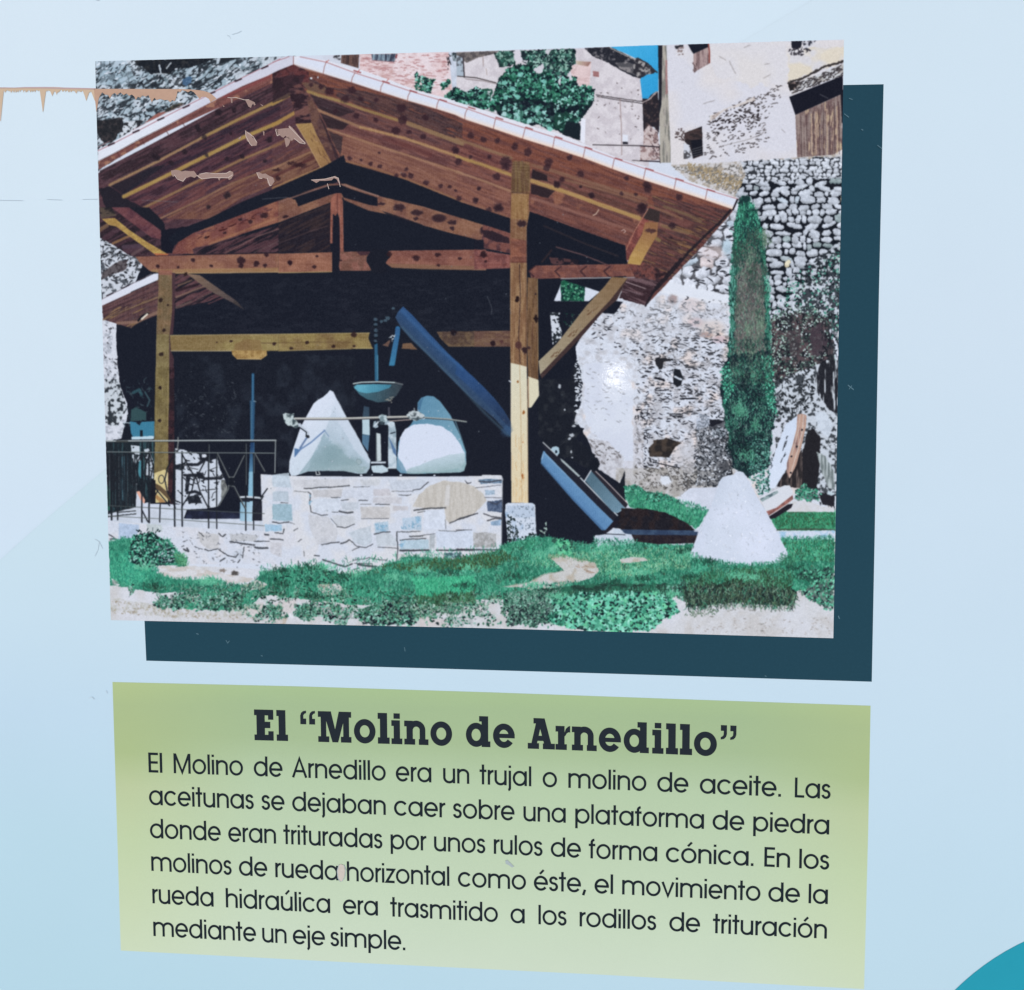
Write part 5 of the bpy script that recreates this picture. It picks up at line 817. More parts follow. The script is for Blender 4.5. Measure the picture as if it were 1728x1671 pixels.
bars=[([(405,730),(465,830)],0),([(470,740),(500,840),(480,940),(500,1010),(640,1180)],0),([(680,740),(620,860),(600,960),(620,1060),(690,1200)],0),([(747,740),(820,880),(870,950),(900,1060),(970,1200)],0),([(973,740),(900,880),(850,960),(830,1050),(745,1190)],0),([(1045,735),(1145,940),(1185,940),(1275,755)],1),([(1060,1180),(1140,1040),(1140,1010),(1190,1020),(1250,1140),(1290,1210)],1),([(1190,980),(1145,940)],1),([(1365,735),(1450,890)],1),([(1420,1110),(1475,1035)],0),([(1440,1100),(1365,1230)],0),([(480,1160),(540,1050)],0),([(405,1220),(455,1320)],0),([(560,1170),(555,1320)],0),([(480,1010),(470,1070),(490,1160)],0)]
for p,l in bars:
    line('X1',p,2.2,(50,54,60) if l else RD,.7,.95)
    if l: line('X1',[(x+4,y-4) for x,y in p],1.1,(136,144,146),.7,.9)
for x,y in ((400,735),(465,735),(683,735),(747,735),(973,735),(1042,735),(1290,735),(1357,735)): line('X1',[(x,y),(x,y+25)],2,RD,.8,.8)
for x,y,rx,ry in ((570,955,24,36),(1165,975,24,34),(870,960,26,34)):
    t=np.linspace(0,6.3,14); line('X1',[(x+rx*math.cos(a),y+ry*math.sin(a)) for a in t],1.5,RD,.7,.9)
blob('X1',1168,975,18,26,(28,32,42),.3)
for p,w in (([(95,630),(400,628),(1000,625),(1548,624)],3),([(1545,624),(1540,905)],1.8)): line('X1',p,w,(60,66,72),.7,.8); line('X1',[(x,y-2) for x,y in p],w*.62,RL,.7,.95)
line('X1',[(100,722),(700,728),(1535,733)],1.8,(54,60,66),.7,.8); line('X1',[(100,720),(700,726),(1535,731)],1,(150,162,164),.7,.9); line('X1',[(190,632),(280,632)],3,(60,64,66),.8,.9)
line('X1',[(120,1180),(700,1210),(1450,1248)],1.3,(80,88,90),.7,.85); line('X1',[(110,1268),(700,1300),(1450,1352)],1.3,(96,104,106),.7,.85)
line('X1',[(712,600),(714,640),(706,700)],2,(150,156,156),.8,.8); line('X1',[(1530,905),(1545,905)],2,(40,44,50))
# ---- retaining wall below the terrace
for p,c in (([(1155,250),(1410,270),(1370,320),(1160,320)],(190,192,196)),([(880,240),(1060,260),(1060,380),(960,390),(900,330)],(200,200,202)),([(210,170),(380,180),(380,240),(300,300),(200,300)],(176,196,222)),([(440,170),(570,180),(580,240),(450,240)],(196,206,208)),([(1200,400),(1270,370),(1250,480),(1160,440)],(200,208,220)),([(1500,330),(1600,330),(1600,460),(1500,420)],(206,206,212)),([(1455,170),(1600,180),(1600,235),(1460,235)],(160,196,222))): fill('V1',p,tex(c,tuple(v-14 for v in c),'f4',.4,.65,6),rough=1.5,fine=.6,alpha=.8)
for p,w in (([(1155,322),(1280,342),(1365,352)],2.6),([(1360,320),(1490,320)],1.6),([(1370,370),(1400,378),(1478,376)],3.2),([(1500,300),(1560,300),(1610,308)],1.8),([(940,390),(975,402),(1010,390),(1050,385)],1.8),([(1060,390),(1130,440),(1200,455),(1225,430)],1.8),([(1275,370),(1262,460)],1.6),([(760,390),(800,405),(790,380)],3),([(850,365),(920,390)],1),([(1070,490),(1110,465)],2.4),([(1225,500),(1240,480)],2.2),([(1455,262),(1485,265)],3),([(1540,245),(1610,255),(1615,220)],1.8),([(1060,255),(1090,280),(1120,260)],2),([(890,240),(930,280)],1.4),([(740,365),(760,360)],1.2),([(120,260),(180,300),(130,300)],2)): line('V1',p,w,(52,56,64),.8,.85,.9)
cracks('V1',[(690,230),(1440,250),(1400,560),(800,500)],60,4,1,(130,134,144),301,.2,.7)
cracks('P',[(250,985),(445,985),(445,1000),(250,1000)],4,4,1,(150,150,150),302)
# ---- ground
sand=tex((208,210,215),(200,199,200),'f16',.45,.7,6,(213,216,225),'f60',.5,.7)
gl=[(183,955),(260,950),(330,955),(440,960),(560,965),(700,950),(850,930),(1020,915),(1180,925),(1310,912),(1420,908),(1420,1095),(180,1095)]
fill('P',gl,sand,fine=1)
fill('V1',[(500,540),(800,530),(1100,600),(1380,640),(1200,700),(900,650),(580,620)],tex((200,194,190),(212,212,216),'h',.4,.6,6),rough=2)
fill('V1',[(130,800),(300,830),(520,860),(760,930),(1000,930),(1300,900),(1300,960),(700,975),(200,920),(130,920)],tex((186,186,178),(206,206,210),'f4',.4,.6,7),rough=3,alpha=.7)
cracks('V1',[(140,820),(500,860),(1000,940),(1400,950),(1400,1000),(140,940)],130,3,1,(150,146,130),303,.2,.8)
for x,y,rx,ry,c in ((1090,570,30,14,(110,104,96)),(1195,590,30,18,(70,66,66)),(190,660,30,24,(206,210,214))): blob('V1',x,y,rx,ry,c,.8,.9)
g1=[(184,914),(215,908),(255,905),(285,912),(300,930),(316,945),(312,956),(270,953),(252,958),(275,973),(306,978),(357,978),(380,984),(395,992),(380,1000),(330,998),(272,1000),(240,996),(200,988),(186,988)]
g2=[(357,978),(380,985),(420,990),(437,974),(440,964),(462,964),(492,956),(543,955),(570,968),(602,970),(638,958),(669,946),(689,938),(756,944),(800,936),(845,926),(858,915),(902,906),(922,907),(958,914),(1003,918),(1037,912),(1072,912),(1120,918),(1165,918),(1318,912),(1408,908),(1408,965),(1380,985),(1340,1000),(1240,985),(1150,990),(1100,1000),(1000,990),(950,1000),(860,1010),(800,1012),(700,1022),(600,1020),(520,1012),(470,1005),(440,1005),(420,1025),(370,1030),(290,1025),(300,1005)]
fill('P',g1,tex((40,118,98),(52,142,114),'f8',.4,.6,8),rough=2.5,fine=1.5); fill('P',g2,tex((42,122,98),(58,148,118),'f16',.35,.65,8,(66,96,76),'f8',.62,.75),rough=3,fine=1.5)
motif('printed_lawn','P',g2,'patchy green grass in front of the mill')
grass('P',g1,2600,5,GR[:5],310); grass('P',g2,16000,5,GR,313)
grass('P',[(640,955),(760,945),(845,930),(870,945),(820,960),(700,965)],900,6,[(60,84,56),(72,110,76),(48,70,54)],316,1,4)
grass('P',[(870,950),(940,935),(1050,930),(1160,925),(1165,960),(1040,975)],1300,4,[(90,170,134),(120,190,150),(70,130,96),(150,196,160)],319,1,4)
grass('V4',[(930,480),(1330,470),(1330,640),(1000,640)],900,4.5,[(36,120,92),(52,150,112),(48,76,58),(90,180,140)],322)
grass('V2',[(1180,900),(1725,880),(1725,1000),(1250,1060)],1500,4.5,[(56,168,128),(78,190,146),(44,140,106)],325)
grass('V1',[(130,420),(560,420),(520,640),(300,700),(130,660)],1200,5,[(56,160,130),(40,132,110),(80,186,150)],328)
cracks('P',[(440,985),(600,990),(700,1000),(700,1020),(440,1020)],120,4,1.3,(40,60,52),331,.2,.7,3)
cracks('V2',[(0,900),(180,800),(500,800),(700,900),(600,940),(200,930)],110,4,1.4,(32,64,58),332,.4,.9,3)
# bare patches
for fr,p in (('V3',[(760,712),(870,698),(1130,752),(1172,830),(1100,890),(900,938),(760,985),(620,992),(500,965),(340,960),(560,922),(700,852),(870,822),(800,765)]),('V3',[(1345,725),(1450,708),(1560,712),(1585,735),(1480,752),(1360,755)]),('V2',[(380,945),(560,930),(610,980),(560,1025),(430,1030)]),('V2',[(60,1075),(150,1060),(190,1130),(140,1200),(100,1290),(0,1290),(40,1200)]),('V1',[(1250,700),(1400,650),(1480,690),(1420,730),(1250,740)]),('V1',[(770,770),(900,770),(930,830),(860,850),(780,830)]),('V1',[(1280,860),(1440,840),(1440,960),(1300,960)]),('V1',[(1520,850),(1722,820),(1722,900),(1600,900)])): 
    fill(fr,p,tex((206,202,202),(188,178,168),'f8',.45,.68,7),rough=1.5,fine=1.2,alpha=.95)
grass('V3',[(500,960),(1200,900),(1200,960),(900,1010),(520,1010)],420,4,GR,334); grass('V3',[(740,690),(1150,740),(1150,760),(900,730),(740,720)],120,3.5,[(100,150,120),(140,160,130),(70,120,90)],336)
grass('V2',[(360,960),(640,940),(620,1030),(400,1050)],160,3.5,GR,338); grass('V1',[(1250,690),(1480,670),(1480,740),(1260,750)],130,3.5,GR+[(150,160,130)],340); grass('V1',[(760,770),(940,770),(940,860),(800,850)],110,3.5,GR,342)
line('V3',[(870,824),(700,856),(560,926),(340,962)],1.2,(90,130,108),.8,.7,1); cracks('V3',[(980,750),(1120,770),(1120,850),(980,820)],12,6,1,(150,136,120),344,.1,.3); blob('V3',752,948,10,8,(30,40,46),.3)
# weeds and brambles along the bottom
bush=[(222,905),(255,897),(268,905),(280,912),(292,928),(295,950),(270,955),(235,957),(215,945)]
fill('P',bush,tex((30,48,52),(50,110,92),'f4',.42,.6,6),rough=2,fine=2); leaves(scatter('P',bush,420,2,1.5,350),2.2,pick([(60,150,124),(90,190,160),(36,90,78),(130,190,176),(30,44,52)],420,351),352)
cracks('P',[(225,895),(270,892),(272,912),(225,915)],26,4,1.8,(34,48,52),353,-.6,.7); leaves(scatter('P',[(265,915),(294,915),(295,950),(270,952)],110,1,1,354),1.8,pick([(34,40,50),(170,190,196),(60,100,96)],110,355),356)
grass('V1',[(690,440),(770,440),(790,530),(700,530)],150,6,[(70,150,110),(60,110,80),(110,180,140)],358,1,2,.7)
def weeds(fr,p,n,seed,R=2.3,dark=.55,cols=None,lob=0):
    fill(fr,p,tex((36,58,58),(66,110,96),'f4',.44,.6,6),rough=8,fine=4,alpha=dark*.8)
    leaves(scatter(fr,p,n,10,4,seed),R,pick(cols or [(70,140,120),(110,180,160),(44,86,76),(36,50,54),(150,196,184),(60,110,90)],n,seed+1),seed+2,lob)
weeds('V1',[(500,850),(600,780),(760,800),(780,870),(700,910),(560,900)],230,360); weeds('V1',[(900,800),(1060,790),(1060,900),(900,900)],160,363)
weeds('V1',[(1060,740),(1240,760),(1250,890),(1130,920),(1060,870)],170,366,2.2,.8); weeds('V1',[(1450,870),(1560,860),(1600,940),(1520,1000),(1460,950)],110,369,2.4,.6)
weeds('V1',[(1340,940),(1560,960),(1560,1010),(1350,1000)],50,372,1.8,.3); weeds('V1',[(290,700),(340,700),(300,810),(280,800)],24,374,2,.7)
weeds('V2',[(180,1130),(340,1110),(420,1120),(300,1260),(200,1200)],170,378,2.4,.85); weeds('V2',[(0,1130),(80,1150),(80,1220),(0,1230)],50,381,2.2,.8)
weeds('V2',[(330,1120),(700,1120),(680,1200),(600,1290),(450,1250),(330,1180)],240,384,2.2,.35)
weeds('V2',[(720,1160),(1000,1080),(1180,1060),(1220,1200),(1180,1290),(800,1290),(740,1220)],420,387,2.8,.95); weeds('V2',[(1180,1140),(1600,1110),(1640,1180),(1400,1200),(1230,1260)],330,390,2,.4,[(60,110,92),(90,150,124),(40,60,56),(130,170,150)])
cracks('V2',[(1000,1080),(1200,1100),(1200,1280),(760,1280)],90,5,2.4,(28,34,44),393,.5,1); cracks('V2',[(730,1190),(800,1220),(780,1250),(730,1230)],5,8,4,(28,32,42),394,.6,.2); cracks('V2',[(470,1200),(530,1210),(500,1240)],5,6,3,(30,34,44),395,.2,.4)
grass('V2',[(1200,1060),(1725,1020),(1725,1130),(1500,1130),(1220,1140)],900,6,[(56,92,66),(44,66,54),(74,130,98)],396,1,3); grass('V2',[(1450,1120),(1640,1110),(1630,1200),(1480,1200)],110,7,[(60,90,80),(120,150,140)],398,1,2)
weeds('V2',[(1420,1220),(1725,1220),(1725,1300),(1440,1300)],60,400,1.8,.2)
for p in ([(860,1290),(1200,1270),(1450,1310),(1200,1330)],): fill('V2',[(1250,1220),(1480,1240),(1480,1300),(1260,1300)],(206,196,194),rough=2,alpha=.6)
mixg=[(46,112,92),(70,140,116),(40,70,62),(110,170,150),(34,48,52),(84,120,100),(150,180,168)]
P_=scatter('P',[(255,990),(430,985),(640,1005),(930,1000),(930,1045),(640,1045),(420,1040),(260,1020)],2600,5,3,480,('f8',.45,.12)); blades(P_,5,pick(mixg,2600,481),.7,1,482)
P_=scatter('P',[(300,1000),(640,1012),(930,1012),(930,1056),(640,1050),(330,1034)],900,5,3,483,('f8',.47,.1)); leaves(P_,2.2,pick(mixg,900,484),485)
fill('P',[(850,1000),(1000,985),(1160,985),(1160,1005),(1000,1010),(850,1020)],tex((44,104,84),(40,66,60),'f8',.42,.6,8),rough=3,fine=2); grass('P',[(850,1005),(1160,990),(1160,1008),(850,1020)],1300,5,[(50,120,98),(36,70,62),(80,160,134),(60,96,76)],486)
# clover bed
clv=[(930,1012),(985,998),(1010,1000),(1100,1000),(1130,1005),(1146,1030),(1110,1050),(1100,1062),(1040,1066),(975,1062),(950,1056),(920,1046),(935,1030)]
weeds('V3',[(380,1060),(700,1010),(860,1020),(860,1280),(700,1290),(400,1290)],800,404,2.1,.9,[(50,90,80),(80,130,112),(130,180,164),(34,46,52),(30,40,48),(60,110,94)])
grass('V3',[(370,1020),(840,990),(860,1110),(400,1120)],500,5,[(70,130,110),(100,160,140),(44,70,66),(150,180,170)],407,1,3,.8)
fill('P',clv,tex((30,44,50),(40,100,84),'f4',.45,.62,6),rough=3,fine=2)
motif('printed_clover_bed','P',clv,'bed of bright green clover leaves at the bottom')
leaves(scatter('P',clv,1150,3,1.5,410),3.1,pick([(84,180,152),(108,196,170),(60,142,118),(136,208,188),(44,104,88),(96,190,150)],1150,411),412,3)
leaves(scatter('P',clv,240,3,1.5,413),2.1,pick([(28,40,48),(34,60,60)],240,414),415)
weeds('V4',[(100,840),(330,760),(520,900),(420,960),(300,970),(200,900)],300,418,2,.75); 
# hanging grass edge
hg=[(1152,990),(1180,975),(1215,985),(1250,970),(1290,962),(1325,985),(1345,1000),(1338,1022),(1290,1020),(1230,1018),(1190,1022),(1160,1024)]
fill('P',hg,tex((50,66,58),(34,48,48),'v',.4,.6,6),rough=3,fine=2)
def hang(p,n,L,cols,seed): 
    P=scatter('P',p,n,3,1,seed); P[:,1]+=L*.3; blades(P,L,pick(cols,n,seed+1,7),.45,-1,seed+2)
hang(hg,1500,8,[(44,60,56),(70,100,84),(120,160,140),(56,130,104),(36,44,50),(84,110,84)],421)
grass('P',[(1150,975),(1200,968),(1300,955),(1345,975),(1330,995),(1250,985),(1160,990)],900,7,[(46,96,72),(60,120,88),(50,70,54),(80,160,128)],424,1,3)
cracks('P',[(1215,1022),(1340,1020),(1340,1032),(1215,1032)],40,3,1,(150,150,150),427,.3,.8)
rc=[(1345,965),(1375,960),(1408,958),(1408,1025),(1385,1022),(1362,1010),(1350,1000),(1372,985)]
weeds('P',rc,300,430,2.3,.9,[(84,180,150),(110,200,170),(44,100,84),(34,44,52),(60,140,110)]); 
cracks('V4',[(560,1050),(1300,1050),(1300,1170),(100,1150)],90,3,.9,(176,172,172),433,.1,.6); cracks('V4',[(200,1020),(420,980),(500,990),(480,1020),(300,1040)],60,3,1.4,(110,130,118),434,.1,.7)
for x,y in ((435,1040),(800,1090),(730,990),(800,1140)): blob('V4',x,y,16,5,(120,120,118),.5,.7)
# ---- back lawn, shadows, slabs
fill('X3',[(1430,1120),(1560,1110),(1640,1180),(1722,1200),(1722,1330),(1480,1300)],tex((44,120,92),(70,160,124),'f8',.4,.6,8),rough=2,fine=1.5); leaves(scatter('X3',[(1440,1110),(1560,1110),(1640,1180),(1722,1210),(1560,1240),(1440,1230)],330,2,1,440),2,pick(GR+[(40,76,66)],330,441),442)
bk=[(1055,832),(1115,832),(1150,848),(1160,856),(1195,862),(1175,892),(1120,865),(1090,858),(1060,855)]
fill('P',bk,tex((46,130,100),(66,158,120),'f8',.4,.6,8),rough=1.5,fine=1.5); grass('P',bk,900,4,GR,443); leaves(scatter('P',[(1090,828),(1130,835),(1150,850),(1090,845)],240,2,1,446),2,pick(GR+[(40,70,60)],240,447),448)
fill('P',[(1048,858),(1090,858),(1126,866),(1158,882),(1172,894),(1040,894)],tex((44,38,42),(34,34,42),'f8',.4,.6,5),rough=1,fine=.8)
fill('P',[(1040,893),(1178,895),(1176,903),(1035,902)],tex((62,82,110),(50,66,94),'f8')); fill('P',[(1030,902),(1176,903),(1172,916),(1110,918),(1060,912),(1030,910)],tex((40,36,44),(50,44,48),'f4',.4,.6,5),fine=.8); line('P',[(1172,896),(1180,896)],1.6,WH)
fill('X4',[(1060,1390),(1200,1330),(1620,1320),(1620,1495),(1120,1495)],tex((42,116,86),(60,148,110),'f8',.4,.6,8),fine=1); grass('X4',[(1070,1370),(1200,1330),(1610,1330),(1610,1480),(1130,1480)],900,4,[(50,140,100),(76,170,130),(40,96,74),(60,80,60)],450)
line('X4',[(1120,1488),(1400,1482),(1610,1490)],3,(70,70,62),1.5,.7,1)
fill('X4',[(1112,1505),(1610,1492),(1612,1570),(1300,1565),(1140,1555)],tex((206,216,232),(160,196,222),'f8',.5,.7,5),fine=.8)
grass('P',[(1318,908),(1408,905),(1408,912),(1318,914)],200,4,GR,452)
fill('X4',[(295,1195),(370,1132),(620,1122),(600,1312),(500,1310),(330,1255)],tex((214,220,234),(204,210,224),'f16',.4,.6,5),fine=.4); grass('X4',[(300,1240),(520,1310),(520,1340),(300,1270)],90,4,GR,454)
motif('printed_flat_slab','X4',[(295,1195),(370,1132),(620,1122),(600,1312),(500,1310),(330,1255)],'flat white slab lying behind the cone')
fill('X4',[(1200,1300),(1260,1245),(1380,1238),(1500,1290),(1610,1300),(1610,1335),(1200,1335)],tex((206,206,208),(212,214,222),'f8'),fine=.6)
fill('X4',[(1050,1395),(1040,1360),(1200,1270),(1255,1265),(1240,1300),(1100,1390)],(38,36,46))
fill('X4',[(955,1215),(1100,1145),(1180,1108),(1225,1108),(1255,1160),(1235,1215),(1100,1310),(1030,1345),(980,1245)],(214,218,226)); fill('X4',[(970,1225),(1120,1150),(1130,1170),(990,1250)],tex((90,112,120),(150,170,176),'f4',.4,.6),fine=.5); fill('X4',[(1025,1330),(1110,1300),(1250,1190),(1256,1225),(1120,1330),(1040,1365)],tex((142,98,90),(112,78,74),'f4',.4,.6,6)); line('X4',[(1045,1372),(1250,1240)],1.4,(206,206,210))
motif('printed_tilted_slab','X4',[(955,1215),(1100,1145),(1180,1108),(1225,1108),(1256,1160),(1252,1235),(1120,1340),(1045,1375),(980,1245)],'thick round slab tilted with a reddish rim')
weeds('X4',[(1270,1180),(1300,1130),(1380,1090),(1470,1170),(1470,1250),(1270,1230)],170,456,2,.8,GR+[(36,60,58)])
fill('X3',[(1175,1570),(1185,1535),(1260,1528),(1340,1470),(1400,1480),(1440,1520),(1495,1528),(1530,1600),(1200,1640)],tex((196,208,222),(206,214,226),'f8',.4,.6,6),fine=.5); line('X3',[(1250,1522),(1440,1530)],1.4,(50,54,66)); grass('X3',[(1170,1570),(1540,1590),(1540,1660),(1170,1640)],260,5,GR,458); fill('X3',[(1250,1500),(1340,1460),(1330,1480),(1270,1525)],(40,40,52))
cn=cv('X4',[(560,1270),(620,1080),(650,1040),(700,1022),(745,1018),(765,992),(800,988),(830,998),(860,1040),(940,1190),(1030,1340)])+cv('V4',[(985,570),(988,600),(930,645),(760,668),(560,660),(400,632),(272,600),(275,580),(350,400)])
fill('P',cn,ramp((1180,880),(1320,880),(208,218,234),(214,222,240),3)); fill('P',cn,tex((206,214,228),(220,226,242),'f60',.4,.6,3),alpha=.6)
motif('printed_cone_millstone','P',cn,'big white standing stone cone at the right')
cracks('P',[(1230,820),(1290,860),(1320,940),(1200,930)],14,6,.8,(190,196,208),460,1.2,.4); line('P',[(1243,799),(1248,803),(1252,801)],.8,(180,184,190),.8,.5)
grass('V4',[(270,590),(420,630),(700,665),(900,650),(1000,590),(1010,640),(900,690),(600,690),(280,640)],520,5.5,GR[:5]+[(40,96,76)],461,1,1); grass('V4',[(940,590),(1040,600),(1030,680),(920,660)],110,6,[(40,90,72),(60,130,100)],464,1,2,.8)
grass('P',[(845,925),(880,915),(905,905),(905,925),(850,935)],200,6,[(50,140,108),(40,100,80),(90,180,150)],466,1,2); cracks('X3',[(710,1500),(760,1530),(790,1430),(770,1420)],16,3.4,2,(160,186,176),468,1,.8); grass('P',[(440,955),(850,920),(850,935),(700,955),(560,975),(440,970)],420,5,[(50,130,104),(40,100,84),(80,170,140)],469)
leaves(scatter('V3',[(770,560),(940,570),(920,690),(800,660)],90,2,1,472),2.6,pick([(100,196,150),(60,150,116),(40,80,70)],90,473),474,3)
line('V1',[(150,645),(175,685),(205,692)],2.4,(214,216,220),.8); blob('V1',170,670,26,20,(150,156,156),.6,.7)
line('V2',[(145,1190),(180,1225)],2.4,(220,224,230),.8); fill('V1',[(1655,935),(1700,960),(1690,980),(1660,970)],(222,224,230),fine=.5)
for pol,n_ in ((c1,18),(c2,18),(cn,30)):
    cracks('X2' if pol is not cn else 'P',pol,n_,2.0,.7,(190,198,210),490+n_,.3,1.5,0,None); 
cracks('P',cn,70,5,.8,(198,206,220),495,1.2,.5); cracks('P',cn,60,3,1,(228,232,242),496,1.2,.9)
S_,m_=mask(cn); gx_,gy_=grid(S_); blend(S_,m_*np.clip((gx_-(1243+(gy_-800)*.40))/40,0,1)*.35,(190,200,216)); blend(S_,m_*np.clip(((1243-(gy_-800)*.36)-gx_)/22,0,1)*.3,(186,196,212))
# ---- dust specks and scratches in the print
r=np.random.default_rng(99)
for k in range(140): blob('P',r.uniform(200,1400),r.uniform(110,1060),r.uniform(.5,1.1),r.uniform(.5,1.1),(120,130,140),.4,r.uniform(.3,.9))
for p in ([(860,520),(862,530)],[(822,500),(830,520),(829,530)],[(443,336),(470,334),(484,333)],[(240,338),(300,341)]): line('P',p,.8,(110,116,124),.8,.7,.4)
blob('Z2',350,390,12,10,(216,220,226),.4); blob('Z2',412,382,7,10,(190,196,206),.4); line('Z4',[(1455,478),(1520,510)],.8,(150,150,156),.8,.6)
# ---- press screen: soften to print sharpness, add fine vertical weave and grain
def blur(a,k):
    for ax in (0,1):
        p=np.pad(a,[(1,1) if i==ax else (0,0) for i in range(3)],'edge'); s=[slice(None)]*3
        def q(o): t=list(s); t[ax]=slice(o,o+a.shape[ax]); return p[tuple(t)]
        a=q(0)*k+q(1)*(1-2*k)+q(2)*k
    return a
_gm=((CV[...,1]>CV[...,0]+25)&(CV[...,1]>CV[...,2]+8)).astype(np.float32)[...,None]; _gl=CV.mean(2,keepdims=True)
CV=CV*(1-_gm)+_gm*((CV*.9+_gl*.1)*(.94+.22*N['f16'][...,None]))
for k in range(70):      # tufts and hollows break up the lawn
    x,y=r.uniform(190,1400),r.uniform(925,1010)
    if mask([(x-3,y-2),(x+3,y-2),(x+3,y+2),(x-3,y+2)])[1].size and 0 < int((y-Y0)*SC) < NH and (CV[int((y-Y0)*SC),int((x-X0)*SC),1]-CV[int((y-Y0)*SC),int((x-X0)*SC),0]) > 45:
        P_=np.stack([r.normal(x,9,60),r.normal(y,2.6,60)],1); blades(P_,6,pick([(34,76,66),(44,96,78),(40,62,56)] if k%2 else [(110,190,160),(90,176,144)],60,900+k,6),.4,1,901+k)
YG,XG=np.mgrid[0:NH,0:NW].astype(np.float32)/SC; _l=CV.mean(2); _w=((CV[...,0]>CV[...,2]+6)&(_l<165)).astype(np.float32); _w=(_w*np.clip((165-_l)/30,0,1)*np.clip((_l-38)/14,0,1))[...,None]; _g=_l[...,None]
CV=CV*(1-_w)+_w*(CV*.95+_g*.05)*np.array((1.12,1.09,1.12),np.float32)+_w*3+_w*((np.where((XG+Y0>0)&(YG+Y0<430)&(XG+X0<530),N['gl'],np.where(YG+Y0<430,N['gr'],np.where((XG+X0>855)&(XG+X0<910)|(XG+X0<295),N['gv'],N['gh'])))-.5)*13)[...,None]
_h=np.clip((_l-165)/30,0,1)[...,None]; CV=CV*(1-_h)+_h*CV*np.array((.995,1.004,1.022),np.float32)
CV=blur(blur(CV,.22),.2)
yy,xx=np.mgrid[0:NH,0:NW]; lum=CV.mean(2,keepdims=True)
wv=(np.sin(xx/SC*2*np.pi/3.1+N['f16']*3)*2.6*np.clip((lum[...,0]-45)/60,0,1)*np.clip((190-lum[...,0])/60,0,1))[...,None]
CV+=wv+np.random.default_rng(5).normal(0,3.2,(NH,NW,1)).astype(np.float32)+(N['f2']-.5)[...,None]*5
CV=np.clip(CV,0,255)
# =================================================================== inks
# light reaching the face of the board (per colour), and the film's own sheen: ink = (seen colour - sheen) / light
LIGHT = np.array([1.265,1.27,1.29]); SHEEN = np.array([0.0,0.0,0.0])
def lin(c):
    c = np.asarray(c, float)/255.0
    return np.where(c <= .04045, c/12.92, ((c+.055)/1.055)**2.4)
def ink(c): return np.clip((lin(c)-SHEEN)/LIGHT, .004, .93)
def film(name):
    """printed vinyl under a clear laminate with a very fine orange-peel; returns material, nodes, shader, colour socket"""
    m = bpy.data.materials.new(name); m.use_nodes = True; t = m.node_tree; p = t.nodes['Principled BSDF']
    p.inputs['Roughness'].default_value = .5; p.inputs['Specular IOR Level'].default_value = 0
    p.inputs['Coat Roughness'].default_value = .07; p.inputs['Coat IOR'].default_value = 1.45
    tc = t.nodes.new('ShaderNodeTexCoord'); n = t.nodes.new('ShaderNodeTexNoise'); n.inputs['Scale'].default_value = 900; n.inputs['Detail'].default_value = 3
    b = t.nodes.new('ShaderNodeBump'); b.inputs['Strength'].default_value = .05; b.inputs['Distance'].default_value = .0002
    t.links.new(tc.outputs['Object'], n.inputs['Vector']); t.links.new(n.outputs['Fac'], b.inputs['Height']); t.links.new(b.outputs['Normal'], p.inputs['Coat Normal'])
    n3 = t.nodes.new('ShaderNodeTexNoise'); n3.inputs['Scale'].default_value = 160; n3.inputs['Detail'].default_value = 5; r3 = t.nodes.new('ShaderNodeMapRange'); r3.inputs[1].default_value = .35; r3.inputs[2].default_value = .7; r3.inputs[3].default_value = .0004; r3.inputs[4].default_value = .0048
    t.links.new(tc.outputs['Object'], n3.inputs['Vector']); t.links.new(n3.outputs['Fac'], r3.inputs[0]); t.links.new(r3.outputs[0], p.inputs['Coat Weight'])
    return m, t, p, tc
def flat(name, c, var=.03, scale=350):
    m, t, p, tc = film(name); n = t.nodes.new('ShaderNodeTexNoise'); n.inputs['Scale'].default_value = scale; n.inputs['Detail'].default_value = 4
    a = ink(c); mx = t.nodes.new('ShaderNodeMix'); mx.data_type = 'RGBA'
    mx.inputs[6].default_value = (*(a*(1-var)), 1); mx.inputs[7].default_value = (*np.clip(a*(1+var), 0, .95), 1)
    t.links.new(tc.outputs['Object'], n.inputs['Vector']); t.links.new(n.outputs['Fac'], mx.inputs[0]); t.links.new(mx.outputs[2], p.inputs['Base Color'])
    return m
